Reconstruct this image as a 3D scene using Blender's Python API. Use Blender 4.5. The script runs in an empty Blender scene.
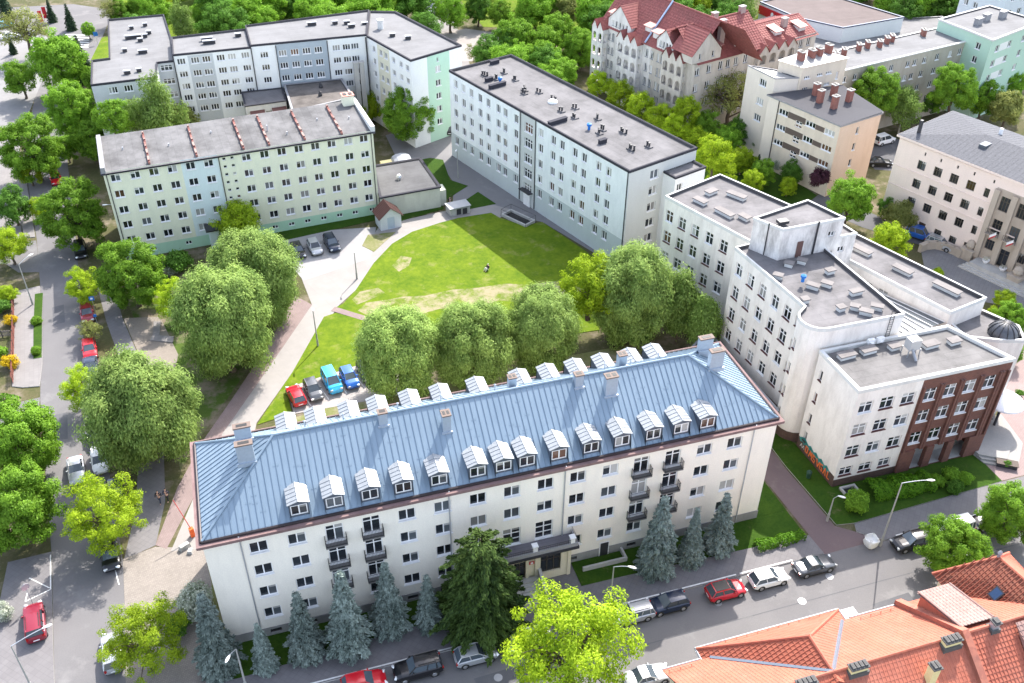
import bpy, math, random
import numpy as np
from mathutils import Vector, Matrix
random.seed(7); RNG = np.random.default_rng(7)
sc = bpy.context.scene
COL = sc.collection
R = math.radians

# ------------------------------------------------------------------ world frame
# x runs along the front street, y away from it, z up; metres.
CAM_F, CAM_P, CAM_R = 957.5, R(36.71), R(0.488)
CAM_LOC = np.array([8.37, -55.72, 71.59]); YAW = R(72.46)
fw = np.array([math.cos(YAW), math.sin(YAW)]); rt = np.array([fw[1], -fw[0]])
def plan(px, py, z=0.0):
    """survey: where the sight line of a photo measurement meets height z"""
    X, Y = px - 512, py - 341.5
    c, s = math.cos(CAM_R), math.sin(CAM_R)
    X, Y = c * X + s * Y, -s * X + c * Y
    cp, sp = math.cos(CAM_P), math.sin(CAM_P)
    r, f, u = X / CAM_F, cp - Y / CAM_F * sp, -sp - Y / CAM_F * cp
    t = (z - CAM_LOC[2]) / u
    p = CAM_LOC[:2] + rt * r * t + fw * f * t
    return float(p[0]), float(p[1])
def depth(x, y, z):
    d = np.array([x, y, z]) - CAM_LOC
    return float((d[:2] @ fw) * math.cos(CAM_P) - d[2] * math.sin(CAM_P))
def dirv(a): return math.cos(R(a)), math.sin(R(a))

# ------------------------------------------------------------------ mesh helper
class MB:
    def __init__(s): s.v = []; s.f = []; s.m = []
    def add(s, pts, faces, m=0):
        b = len(s.v); s.v += [tuple(map(float, p)) for p in pts]
        for f in faces: s.f.append(tuple(b + i for i in f)); s.m.append(m)
    def poly(s, pts, m=0): s.add(pts, [tuple(range(len(pts)))], m)
    def box(s, x0, x1, y0, y1, z0, z1, m=0):
        s.add([(x0,y0,z0),(x1,y0,z0),(x1,y1,z0),(x0,y1,z0),(x0,y0,z1),(x1,y0,z1),(x1,y1,z1),(x0,y1,z1)],
              [(3,2,1,0),(4,5,6,7),(0,1,5,4),(1,2,6,5),(2,3,7,6),(3,0,4,7)], m)
    def obox(s, cx, cy, z0, z1, lx, ly, ang=0, m=0, top=1.0):
        c, n = dirv(ang); P = []
        for z, k in ((z0, 1.0), (z1, top)):
            for a, b in ((-1,-1),(1,-1),(1,1),(-1,1)):
                dx, dy = a*lx/2*k, b*ly/2*k
                P.append((cx + dx*c - dy*n, cy + dx*n + dy*c, z))
        s.add(P, [(3,2,1,0),(4,5,6,7),(0,1,5,4),(1,2,6,5),(2,3,7,6),(3,0,4,7)], m)
    def prism(s, poly, z0, z1, m=0, mtop=None, bottom=False):
        n = len(poly); P = [(x,y,z0) for x,y in poly] + [(x,y,z1) for x,y in poly]
        s.add(P, [(i,(i+1)%n,n+(i+1)%n,n+i) for i in range(n)], m)
        s.add([(x,y,z1) for x,y in poly], [tuple(range(n))], m if mtop is None else mtop)
        if bottom: s.add([(x,y,z0) for x,y in poly], [tuple(range(n))[::-1]], m)
    def tube(s, p0, p1, r0, r1=None, n=8, m=0, cap=True):
        r1 = r0 if r1 is None else r1
        a, b = Vector(p0), Vector(p1); d = (b-a)
        if d.length < 1e-6: return
        d.normalize(); u = d.orthogonal().normalized(); w = d.cross(u)
        P = []
        for c, r in ((a,r0),(b,r1)):
            for i in range(n):
                t = 2*math.pi*i/n; P.append(c + u*math.cos(t)*r + w*math.sin(t)*r)
        F = [(i,(i+1)%n,n+(i+1)%n,n+i) for i in range(n)]
        if cap: F += [tuple(range(n))[::-1], tuple(range(n,2*n))]
        s.add(P, F, m)
    def path(s, pts, r, n=6, m=0):
        for a, b in zip(pts[:-1], pts[1:]): s.tube(a, b, r, r, n, m)
    def lathe(s, c, prof, n=16, m=0):
        P = []
        for r, z in prof:
            for i in range(n):
                t = 2*math.pi*i/n; P.append((c[0]+r*math.cos(t), c[1]+r*math.sin(t), c[2]+z))
        F = []
        for k in range(len(prof)-1):
            for i in range(n): F.append((k*n+i,k*n+(i+1)%n,(k+1)*n+(i+1)%n,(k+1)*n+i))
        s.add(P, F, m)
    def build(s, name, mats, parent=None, smooth=False, loc=None):
        me = bpy.data.meshes.new(name)
        o0 = Vector(loc) if loc else (parent_loc(parent) if parent else Vector((0,0,0)))
        me.from_pydata([Vector(p)-o0 for p in s.v], [], s.f)
        mats = mats if isinstance(mats,(list,tuple)) else [mats]
        for k in mats: me.materials.append(k)
        me.polygons.foreach_set('material_index', s.m)
        if smooth: me.polygons.foreach_set('use_smooth', [True]*len(s.f))
        me.update()
        o = bpy.data.objects.new(name, me); COL.objects.link(o)
        if parent: o.parent = parent
        elif loc: o.location = loc
        return o
def parent_loc(p):
    v = Vector((0,0,0))
    while p is not None: v += Vector(p.location); p = p.parent
    return v
def tag(o, label=None, cat=None, group=None, kind=None):
    if label: o['label'] = label
    if cat: o['category'] = cat
    if group: o['group'] = group
    if kind: o['kind'] = kind
    return o
def thing(name, label, cat, loc=(0,0,0), group=None, rz=0):
    o = bpy.data.objects.new(name, None); COL.objects.link(o); o.empty_display_size = .3
    o.location = loc; o.rotation_euler = (0,0,rz)
    return tag(o, label, cat, group)
def struct(o): o['kind'] = 'structure'; return o
def dup(o, loc, rz=None, label=None, group=None, scale=None, parent=None):
    r = o.copy(); COL.objects.link(r); r.parent = parent; r.location = loc
    if rz is not None: r.rotation_euler = (0,0,rz)
    if scale: r.scale = scale
    if label: r['label'] = label
    if group: r['group'] = group
    for ch in list(o.children):
        c = ch.copy(); COL.objects.link(c); c.parent = r
        for g in list(ch.children):
            d = g.copy(); COL.objects.link(d); d.parent = c
    return r

# ------------------------------------------------------------------ materials
def nt(name):
    m = bpy.data.materials.new(name); m.use_nodes = True; t = m.node_tree
    b = t.nodes['Principled BSDF']; return m, t, b
def N(t, typ, **k):
    n = t.nodes.new(typ)
    for a, v in k.items():
        if a in n.inputs: n.inputs[a].default_value = v
        else: setattr(n, a, v)
    return n
def ramp(t, fac, c0, c1, p0=.3, p1=.7):
    r = t.nodes.new('ShaderNodeValToRGB'); e = r.color_ramp.elements
    e[0].position = p0; e[1].position = p1; e[0].color = (*c0,1); e[1].color = (*c1,1)
    t.links.new(fac, r.inputs[0]); return r.outputs[0]
def mixc(t, fac, a, b, mode='MIX'):
    n = t.nodes.new('ShaderNodeMix'); n.data_type = 'RGBA'; n.blend_type = mode
    for i, v in ((0,fac),(6,a),(7,b)):
        if isinstance(v,(int,float)): n.inputs[i].default_value = v
        elif isinstance(v,tuple): n.inputs[i].default_value = (*v,1) if len(v)==3 else v
        else: t.links.new(v, n.inputs[i])
    return n.outputs[2]
def coords(t, scale=(1,1,1), rot=0):
    g = t.nodes.new('ShaderNodeNewGeometry'); mp = t.nodes.new('ShaderNodeMapping')
    mp.inputs['Scale'].default_value = scale; mp.inputs['Rotation'].default_value = (0,0,-R(rot))
    if rot:
        m2 = t.nodes.new('ShaderNodeMapping'); m2.inputs['Rotation'].default_value = (0,0,-R(rot))
        t.links.new(g.outputs['Position'], m2.inputs[0]); mp.inputs['Rotation'].default_value = (0,0,0)
        t.links.new(m2.outputs[0], mp.inputs[0])
    else: t.links.new(g.outputs['Position'], mp.inputs[0])
    return mp.outputs[0]
def noise(t, co, scale, detail=5, rough=.6):
    n = N(t, 'ShaderNodeTexNoise'); n.inputs['Scale'].default_value = scale
    n.inputs['Detail'].default_value = detail; n.inputs['Roughness'].default_value = rough
    t.links.new(co, n.inputs['Vector']); return n.outputs['Fac']
def sc3(c, k): return tuple(min(1, x*k) for x in c)
def bump(t, b, h, dist=.02, strength=.6):
    n = t.nodes.new('ShaderNodeBump'); n.inputs['Distance'].default_value = dist; n.inputs['Strength'].default_value = strength
    t.links.new(h, n.inputs['Height']); t.links.new(n.outputs[0], b.inputs['Normal'])
def plaster(name, col, stain=.18, stcol=None, streak=True, rough=.85, fine=.06):
    m, t, b = nt(name); b.inputs['Roughness'].default_value = rough
    b.inputs['Specular IOR Level'].default_value = .2
    co = coords(t, (1,1,.3)) if streak else coords(t)
    n1 = noise(t, co, .9, 6, .65); n2 = noise(t, coords(t), 9, 4)
    c = ramp(t, n2, sc3(col,1-fine), sc3(col,1+fine))
    st = stcol or sc3(col, .6)
    f = t.nodes.new('ShaderNodeMapRange'); f.inputs[1].default_value=.42; f.inputs[2].default_value=.68; f.inputs[4].default_value=stain
    t.links.new(n1, f.inputs[0])
    t.links.new(mixc(t, f.outputs[0], c, st), b.inputs['Base Color'])
    bump(t, b, n2, .01, .25); return m
def plain(name, col, rough=.5, metal=0, spec=.4, var=.05):
    m, t, b = nt(name); b.inputs['Roughness'].default_value = rough; b.inputs['Metallic'].default_value = metal
    b.inputs['Specular IOR Level'].default_value = spec
    n = noise(t, coords(t), 4, 4)
    t.links.new(ramp(t, n, sc3(col,1-var), sc3(col,1+var)), b.inputs['Base Color']); return m
def bitumen(name, col, rot=0, strip=1.0, patch=.3, rough=.9):
    """roofing felt in strips, with patches and wash marks"""
    col = sc3(col, .84)
    m, t, b = nt(name); b.inputs['Roughness'].default_value = rough; b.inputs['Specular IOR Level'].default_value = .2
    co = coords(t, (1,1,1), rot)
    bt = N(t, 'ShaderNodeTexBrick'); bt.inputs['Scale'].default_value = 1; bt.inputs['Mortar Size'].default_value = .03
    bt.inputs['Brick Width'].default_value = 7.0; bt.inputs['Row Height'].default_value = strip
    bt.inputs['Color1'].default_value = (*sc3(col,1.14),1); bt.inputs['Color2'].default_value = (*sc3(col,.84),1); bt.inputs['Mortar'].default_value = (*sc3(col,.5),1)
    t.links.new(co, bt.inputs['Vector'])
    n1 = noise(t, co, .22, 7, .7); n2 = noise(t, co, 14, 3)
    a = mixc(t, .6, bt.outputs[0], ramp(t, n1, sc3(col,1-patch*1.4), sc3(col,1+patch*1.1), .38, .62))
    a = mixc(t, .25, a, ramp(t, n2, sc3(col,.7), sc3(col,1.25)))
    t.links.new(a, b.inputs['Base Color']); bump(t, b, n2, .01, .3); return m
def ground(name, c0, c1, s1=.25, s2=6, c2=None, thr=(.5,.62), bumpd=.03, rough=.95):
    c0, c1, c2 = sc3(c0,.78), sc3(c1,.78), c2 and sc3(c2,.78)
    m, t, b = nt(name); b.inputs['Roughness'].default_value = rough; b.inputs['Specular IOR Level'].default_value = .15
    co = coords(t); n1 = noise(t, co, s1, 8, .65); n2 = noise(t, co, s2, 6, .7)
    a = mixc(t, .55, ramp(t, n1, c0, c1, .35, .65), ramp(t, n2, c0, c1, .3, .7))
    if c2:
        n3 = noise(t, co, s1*.9+.07, 9, .7)
        f = t.nodes.new('ShaderNodeMapRange'); f.inputs[1].default_value=thr[0]; f.inputs[2].default_value=thr[1]
        t.links.new(n3, f.inputs[0]); a = mixc(t, f.outputs[0], a, c2)
    t.links.new(a, b.inputs['Base Color']); bump(t, b, n2, bumpd, .7); return m
def paving(name, col, w=.4, h=.4, rot=0, mort=.6, var=.1, off=.5, patch=.15):
    col = sc3(col, .78)
    m, t, b = nt(name); b.inputs['Roughness'].default_value = .85; b.inputs['Specular IOR Level'].default_value = .25
    co = coords(t, (1,1,1), rot); bt = N(t, 'ShaderNodeTexBrick'); bt.offset = off
    bt.inputs['Scale'].default_value = 1; bt.inputs['Brick Width'].default_value = w; bt.inputs['Row Height'].default_value = h
    bt.inputs['Mortar Size'].default_value = .02; bt.inputs['Color1'].default_value = (*sc3(col,1+var),1)
    bt.inputs['Color2'].default_value = (*sc3(col,1-var),1); bt.inputs['Mortar'].default_value = (*sc3(col,mort),1)
    t.links.new(co, bt.inputs['Vector']); n1 = noise(t, co, .5, 8, .7)
    t.links.new(mixc(t, .5, bt.outputs[0], ramp(t, n1, sc3(col,1-patch*1.5), sc3(col,1+patch))), b.inputs['Base Color'])
    return m
def brick(name, c1, c2, mort, w=.28, h=.09):
    m, t, b = nt(name); b.inputs['Roughness'].default_value = .85
    g = t.nodes.new('ShaderNodeNewGeometry'); sx = t.nodes.new('ShaderNodeSeparateXYZ'); t.links.new(g.outputs['Position'], sx.inputs[0])
    ad = t.nodes.new('ShaderNodeMath'); t.links.new(sx.outputs[0], ad.inputs[0]); t.links.new(sx.outputs[1], ad.inputs[1])
    cb = t.nodes.new('ShaderNodeCombineXYZ'); t.links.new(ad.outputs[0], cb.inputs[0]); t.links.new(sx.outputs[2], cb.inputs[1])
    bt = N(t, 'ShaderNodeTexBrick'); bt.inputs['Scale'].default_value = 1; bt.inputs['Brick Width'].default_value = w; bt.inputs['Row Height'].default_value = h
    bt.inputs['Mortar Size'].default_value = .012; bt.inputs['Color1'].default_value = (*c1,1); bt.inputs['Color2'].default_value = (*c2,1); bt.inputs['Mortar'].default_value = (*mort,1)
    t.links.new(cb.outputs[0], bt.inputs['Vector']); n = noise(t, coords(t), 1.2, 6, .7)
    t.links.new(mixc(t, .35, bt.outputs[0], ramp(t, n, sc3(c2,.6), sc3(c1,1.2))), b.inputs['Base Color'])
    bump(t, b, bt.outputs['Fac'], -.01, .5); return m
def leaf(name, c0, c1, trans=.35, hue=.0):
    """each leaf its own tint, each plant a little different"""
    c0, c1 = sc3(c0,.74), sc3(c1,1.12)
    m, t, b = nt(name); out = t.nodes['Material Output']
    g = t.nodes.new('ShaderNodeNewGeometry'); oi = t.nodes.new('ShaderNodeObjectInfo')
    c = ramp(t, g.outputs['Random Per Island'], c0, c1, .0, 1.0)
    tc = t.nodes.new('ShaderNodeTexCoord'); n1 = noise(t, tc.outputs['Object'], 3.5, 4)
    c = mixc(t, .5, c, ramp(t, n1, c0, c1, .35, .65))
    hs = t.nodes.new('ShaderNodeHueSaturation'); t.links.new(c, hs.inputs['Color'])
    mr = t.nodes.new('ShaderNodeMapRange'); mr.inputs[3].default_value = .82; mr.inputs[4].default_value = 1.22
    t.links.new(oi.outputs['Random'], mr.inputs[0]); t.links.new(mr.outputs[0], hs.inputs['Value'])
    d = t.nodes.new('ShaderNodeBsdfDiffuse'); tr = t.nodes.new('ShaderNodeBsdfTranslucent'); gl = t.nodes.new('ShaderNodeBsdfGlossy')
    gl.inputs['Roughness'].default_value = .5
    t.links.new(hs.outputs[0], d.inputs[0]); t.links.new(hs.outputs[0], tr.inputs[0])
    mx = t.nodes.new('ShaderNodeMixShader'); mx.inputs[0].default_value = trans
    t.links.new(d.outputs[0], mx.inputs[1]); t.links.new(tr.outputs[0], mx.inputs[2])
    m2 = t.nodes.new('ShaderNodeMixShader'); m2.inputs[0].default_value = .008
    t.links.new(mx.outputs[0], m2.inputs[1]); t.links.new(gl.outputs[0], m2.inputs[2])
    t.links.new(m2.outputs[0], out.inputs['Surface']); return m
def glass(name, col, rough=.06, spec=.6):
    m, t, b = nt(name); b.inputs['Roughness'].default_value = rough; b.inputs['Specular IOR Level'].default_value = spec
    oi = t.nodes.new('ShaderNodeObjectInfo')
    t.links.new(ramp(t, oi.outputs['Random'], sc3(col,.5), sc3(col,1.6), 0, 1), b.inputs['Base Color']); return m

M = dict(
 white=plain('white_paint',(.78,.78,.78),.45), frame=plain('window_white',(.8,.8,.8),.4), brown_sill=plain('brown_sill',(.09,.03,.03),.5),
 dark_frame=plain('dark_frame',(.06,.05,.04),.5),
 glass=glass('glass_dark',(.018,.022,.028)), glass2=glass('glass_grey',(.07,.08,.09)), curtain=glass('glass_curtain',(.33,.33,.32),.2), warm=glass('glass_warm',(.09,.045,.03)),
 dark=plain('dark_metal',(.035,.035,.04),.5), grey=plain('grey_metal',(.3,.31,.33),.45,.3), galv=plain('zinc',(.5,.52,.55),.4,.6), black=plain('black',(.012,.012,.013),.6),
 iron=plain('iron_rail',(.03,.03,.032),.5), red=plain('red_paint',(.5,.02,.03),.5), blue=plain('blue_paint',(.02,.16,.5),.5), orange=plain('orange_paint',(.75,.12,.02),.5),
 concrete=plaster('concrete',(.42,.41,.39),.4), trunk=plaster('bark',(.11,.085,.065),.4,streak=True), palebark=plaster('pale_bark',(.34,.32,.28),.4),
 yellow=plain('yellow_render',(.72,.62,.32),.8,0,.2,.08), rubber=plain('rubber',(.018,.018,.018),.8), chrome=plain('alloy',(.55,.55,.57),.3,.8),
)
# ------------------------------------------------------------------ building kit
WCACHE = {}
def win_meshes(style, w, h, fm):
    k = (style, round(w,2), round(h,2), fm)
    if k in WCACHE: return WCACHE[k]
    b = MB(); W, H, t = w/2, h/2, .085 if w > .8 else .06
    y0, y1 = .12, .20
    b.box(-W,-W+t,y0,y1,-H,H); b.box(W-t,W,y0,y1,-H,H); b.box(-W+t,W-t,y0,y1,H-t,H); b.box(-W+t,W-t,y0,y1,-H,-H+t)
    vs = {'one':[], 'two':[0], 'three':[-1/6,1/6], 'cross':[0], 'grid':[-1/6,1/6], 'door':[0], 'six':[0]}[style]
    hs = {'cross':[.3], 'grid':[.33], 'door':[.45], 'six':[-.33,.33]}.get(style, [])
    for a in vs: b.box(a*2*W-t*.6, a*2*W+t*.6, y0+.005, y1-.005, -H+t, H-t)
    for a in hs: b.box(-W+t, W-t, y0+.009, y1-.009, a*2*H*.5-t*.5, a*2*H*.5+t*.5)
    tmp = b.build('window', [M[fm]]); me = tmp.data; bpy.data.objects.remove(tmp)
    panes = []; mats_ = [M['glass'],M['glass2'],M['curtain'],M['warm']]
    for va in ((0,0,1),(1,1,1),(0,0,.62),(2,0,1),(2,2,1),(0,1,.7),(3,3,1),(0,2,.45)):   # sash by sash: dark, grey, curtained or half drawn blind
        p = MB(); L_, B_, T_ = -W+t*.5, -H+t*.5, H-t*.5
        for i_,(x0_,x1_) in enumerate(((-W+t*.5,0),(0,W-t*.5))):
            zc_ = B_+(T_-B_)*(va[2] if i_ == (len(panes)%2) else min(1,va[2]+.2))
            p.poly([(x0_,.165,B_),(x1_,.165,B_),(x1_,.165,zc_),(x0_,.165,zc_)],va[i_])
            if zc_ < T_-.01: p.poly([(x0_,.165,zc_),(x1_,.165,zc_),(x1_,.165,T_),(x0_,.165,T_)],2)
        tmp = p.build('pane', mats_); panes.append(tmp.data); bpy.data.objects.remove(tmp)
    s = MB(); s.box(-W-.06, W+.06, -.09, .13, -H-.06, -H+.03)
    sills = {}
    for g in ('white','brown_sill','grey'):
        tmp = s.build('sill', [M[g]]); sills[g] = tmp.data; bpy.data.objects.remove(tmp)
    WCACHE[k] = (me, panes, sills); return WCACHE[k]
def pick(panes, pr):
    k = random.choices(range(4), pr)[0]
    return panes[random.choice(((0,0,0,2,5),(1,5),(3,4,4,7),(6,))[k])]
def link(name, data, parent, loc=(0,0,0), rz=0):
    o = bpy.data.objects.new(name, data); COL.objects.link(o); o.parent = parent; o.location = loc; o.rotation_euler = (0,0,rz); return o
WPROB = (.56,.22,.19,.03)
def add_window(root, p0, ang, s, zc, w, h, style='two', fm='frame', sill='white', prob=WPROB, name='window'):
    me, panes, sills = win_meshes(style, w, h, fm); e = dirv(ang); L = Vector((p0[0]+e[0]*s, p0[1]+e[1]*s, zc)) - parent_loc(root)
    o = link(name, me, root, L, R(ang)); link('pane', pick(panes, prob), o)
    if sill: link('sill', sills[sill], o)
    return o
def facade(mb, p0, p1, z0, z1, holes=(), zones=(), depth=.26, base=0):
    """wall from p0 to p1 (left to right seen from outside) with real openings; zones = (s0,s1,z0,z1,material)"""
    L = math.hypot(p1[0]-p0[0], p1[1]-p0[1]); e = ((p1[0]-p0[0])/L, (p1[1]-p0[1])/L); n = (e[1], -e[0])
    holes = [(s-w/2, s+w/2, zc-h/2, zc+h/2) for s, zc, w, h in holes]
    S = {0., L}; Z = {z0, z1}
    for a,b,c,d in holes: S |= {a,b}; Z |= {c,d}
    for a,b,c,d,_ in zones: S |= {max(0,min(L,a)),max(0,min(L,b))}; Z |= {max(z0,min(z1,c)),max(z0,min(z1,d))}
    S = sorted(x for x in S if -1e-6 <= x <= L+1e-6); Z = sorted(x for x in Z if z0-1e-6 <= x <= z1+1e-6)
    P = lambda s,z,d=0: (p0[0]+e[0]*s-n[0]*d, p0[1]+e[1]*s-n[1]*d, z)
    for i in range(len(S)-1):
        if S[i+1]-S[i] < 1e-4: continue
        for j in range(len(Z)-1):
            if Z[j+1]-Z[j] < 1e-4: continue
            cs, cz = (S[i]+S[i+1])/2, (Z[j]+Z[j+1])/2
            if any(a<cs<b and c<cz<d for a,b,c,d in holes): continue
            m = base
            for a,b,c,d,k in zones:
                if a<=cs<=b and c<=cz<=d: m = k
            mb.poly([P(S[i],Z[j]),P(S[i+1],Z[j]),P(S[i+1],Z[j+1]),P(S[i],Z[j+1])], m)
    for a,b,c,d in holes:
        m = base
        for a2,b2,c2,d2,k in zones:
            if a2<=(a+b)/2<=b2 and c2<=(c+d)/2<=d2: m = k
        for q in ((P(a,c),P(a,c,depth),P(a,d,depth),P(a,d)), (P(b,c),P(b,d),P(b,d,depth),P(b,c,depth)),
                  (P(a,d),P(a,d,depth),P(b,d,depth),P(b,d)), (P(a,c),P(b,c),P(b,c,depth),P(a,c,depth))): mb.poly(q, m)
def rectpoly(x0, y0, ang, L, W):
    e = dirv(ang); n = (-e[1], e[0])
    return [(x0,y0),(x0+e[0]*L,y0+e[1]*L),(x0+e[0]*L+n[0]*W,y0+e[1]*L+n[1]*W),(x0+n[0]*W,y0+n[1]*W)]
def offset(poly, d):
    """mitred offset of a CCW polygon, d>0 grows it"""
    out = []; n = len(poly)
    for i in range(n):
        a, b, c = Vector(poly[i-1]), Vector(poly[i]), Vector(poly[(i+1)%n])
        e1, e2 = (b-a).normalized(), (c-b).normalized(); n1, n2 = Vector((e1.y,-e1.x)), Vector((e2.y,-e2.x))
        k = 1 + n1.dot(n2); k = max(k, .3); q = b + (n1+n2)*(d/k); out.append((q.x,q.y))
    return out
def ringp(mb, outer, inner, z0, z1, m=0, mi=None):
    mi = m if mi is None else mi
    n = len(outer)
    for i in range(n):
        j = (i+1)%n; a,b,c,d = outer[i],outer[j],inner[j],inner[i]
        mb.poly([(*a,z0),(*b,z0),(*b,z1),(*a,z1)],m); mb.poly([(*c,z0),(*d,z0),(*d,z1),(*c,z1)],mi)
        mb.poly([(*a,z1),(*b,z1),(*c,z1),(*d,z1)],m); mb.poly([(*d,z0),(*c,z0),(*b,z0),(*a,z0)],m)
M['felt_edge'] = plain('felt_upstand',(.085,.083,.086),.9,0,.1,.2)  # dark felt, with the shadow band inside the parapet put into its colour
def body(root, poly, z0, H, mats, faces=None, roofm=None, cop=None, deck=.35, pw=.32, over=.06, fm='frame', sill='white', wname='wall', skip=()):
    """a flat-roofed volume: one wall mesh with openings, roof deck, coping ring; windows as parts.
       faces[i] = dict(wins=[(s,zc,w,h,style)...], zones=[...]) for polygon edge i"""
    faces = faces or {}; mb = MB(); n = len(poly)
    for i in range(n):
        if i in skip: continue
        f = faces.get(i, {}); a, b = poly[i], poly[(i+1)%n]
        facade(mb, a, b, z0, H, [w[:4] for w in f.get('wins', [])], f.get('zones', []), base=f.get('base',0))
        ang = math.degrees(math.atan2(b[1]-a[1], b[0]-a[0]))
        for w in f.get('wins', []):
            add_window(root, a, ang, w[0], w[1], w[2], w[3], w[4] if len(w)>4 else 'two', f.get('fm',fm), (w[5] if len(w)>5 else f.get('sill', sill)), f.get('prob', WPROB))
    mb.build(wname, mats, root)
    inner = offset(poly, -pw)
    if roofm:
        d = MB(); d.poly([(x,y,H-deck) for x,y in inner]); d.build('roof', roofm, root)
    if cop:
        r = MB(); mid = offset(poly, -pw*.72); ringp(r, offset(poly, over), mid, H-deck-.02, H+.07); ringp(r, offset(poly,-pw*.70), inner, H-deck-.02, H+.02, 1); r.build('parapet', [cop, M['felt_edge']], root)
def grid(cols, rows, w, h, style='two', sill=None):
    return [(s, z, w, h, style) + ((sill,) if sill else ()) for z in rows for s in cols]
def roof_clutter(root, name, fn, mats, smooth=False):
    b = MB(); fn(b); return b.build(name, mats, root, smooth)
def clip(poly, n, d, keep_ge=True):
    """convex 3-D polygon cut by the plane n.x = d"""
    out = []; sgn = 1 if keep_ge else -1
    for i in range(len(poly)):
        a, b = poly[i], poly[(i+1)%len(poly)]; da, db = sgn*(a.dot(n)-d), sgn*(b.dot(n)-d)
        if da >= -1e-7: out.append(a)
        if (da > 1e-7 and db < -1e-7) or (da < -1e-7 and db > 1e-7): out.append(a.lerp(b, da/(da-db)))
    return out
def slope_axes(P):
    n = (P[1]-P[0]).cross(P[2]-P[0]).normalized()
    if n.z < 0: n = -n
    up = (Vector((0,0,1)) - n*n.z).normalized(); return n, up, up.cross(n)
def seams(mb, pts, step=.6, w=.05, h=.06, m=0):
    """standing seams running up a metal roof plane"""
    P = [Vector(p) for p in pts]; n, up, sd = slope_axes(P)
    lo, hi = min(p.dot(sd) for p in P), max(p.dot(sd) for p in P); k = lo + step*.5
    while k < hi:
        a = clip(P, sd, k-w/2); a = clip(a, sd, k+w/2, False) if a else a
        if len(a) >= 3:
            u0, u1 = min(p.dot(up) for p in a), max(p.dot(up) for p in a); c = sd*k + n*(P[0].dot(n))
            q = [c+up*u0-sd*w/2, c+up*u0+sd*w/2, c+up*u1+sd*w/2, c+up*u1-sd*w/2]
            mb.add(q+[x+n*h for x in q], [(4,5,6,7),(0,1,5,4),(1,2,6,5),(2,3,7,6),(3,0,4,7)], m)
        k += step
def tiles(mb, pts, m=0, course=.36, lip=.05, gap=.3, roll=.045):
    """clay tiles laid in courses: every course tilts over the one below and rolls sideways"""
    P = [Vector(p) for p in pts]; n, up, sd = slope_axes(P)
    lo, hi = min(p.dot(up) for p in P), max(p.dot(up) for p in P); k = lo
    while k < hi-1e-4:
        a = clip(P, up, k); a = clip(a, up, k+course, False) if len(a)>2 else a
        if len(a) >= 3:
            q = [p + n*(lip*(k+course-p.dot(up))/course) for p in a]; mb.poly(q, m)
            lows = [i for i in range(len(a)) if abs(a[i].dot(up)-k) < 1e-3]
            if len(lows) == 2:
                i, j = lows; mb.poly([a[i],a[j],q[j],q[i]] , m)
        k += course
    if roll:
        lo, hi = min(p.dot(sd) for p in P), max(p.dot(sd) for p in P); k = lo + gap/2
        while k < hi:
            a = clip(P, sd, k-.05); a = clip(a, sd, k+.05, False) if len(a)>2 else a
            if len(a) >= 3:
                u0, u1 = min(p.dot(up) for p in a), max(p.dot(up) for p in a); c = sd*k + n*(P[0].dot(n)+lip*.6)
                if u1-u0 > .1:
                    mb.add([c+up*u0-sd*.06, c+up*u0+n*roll, c+up*u0+sd*.06, c+up*u1-sd*.06, c+up*u1+n*roll, c+up*u1+sd*.06],
                           [(0,1,4,3),(1,2,5,4),(0,2,1),(3,4,5)], m)
            k += gap
def brick_stack(root, x, y, z0, z1, lx, ly, ang, m, name='chimney', cap=None, flues=2):
    b = MB(); b.obox(x, y, z0, z1, lx, ly, ang, 0); b.obox(x, y, z1, z1+.12, lx+.16, ly+.16, ang, 1)
    e = dirv(ang)
    for i in range(flues):
        t = (i+.5)/flues-.5; b.obox(x+e[0]*t*lx, y+e[1]*t*lx, z1+.12, z1+.2, lx/flues*.6, ly*.55, ang, 2)
    return b.build(name, [m, cap or M['concrete'], M['black']], root)
# ------------------------------------------------------------------ MAIN BUILDING (blue roof)
mt_blue, _t, _b = nt('blue_roof_metal'); _b.inputs['Metallic'].default_value = .15; _b.inputs['Roughness'].default_value = .45
_co = coords(_t); _n = noise(_t, _co, .35, 6, .6); _n2 = noise(_t, coords(_t,(1.7,.25,.25)), 1.0, 2)
_t.links.new(mixc(_t, .4, ramp(_t, _n, (.17,.235,.30), (.21,.28,.345)), ramp(_t, _n2, (.155,.22,.285), (.225,.295,.36))), _b.inputs['Base Color'])
mt_dorm = plain('dormer_sheet',(.245,.265,.285),.4,.2,.4,.12)
mt_cheek = plain('dormer_cheek',(.10,.12,.155),.5,.2,.4,.08)
mt_wallM = plaster('cream_render',(.82,.775,.685),.26,(.60,.57,.52)); mt_plinthM = plaster('grey_plinth',(.28,.28,.27),.4)
mt_corn = plaster('cornice_paint',(.21,.14,.135),.5,(.11,.065,.065)); mt_gut = plain('gutter',(.025,.018,.02),.45,.3)

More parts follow.
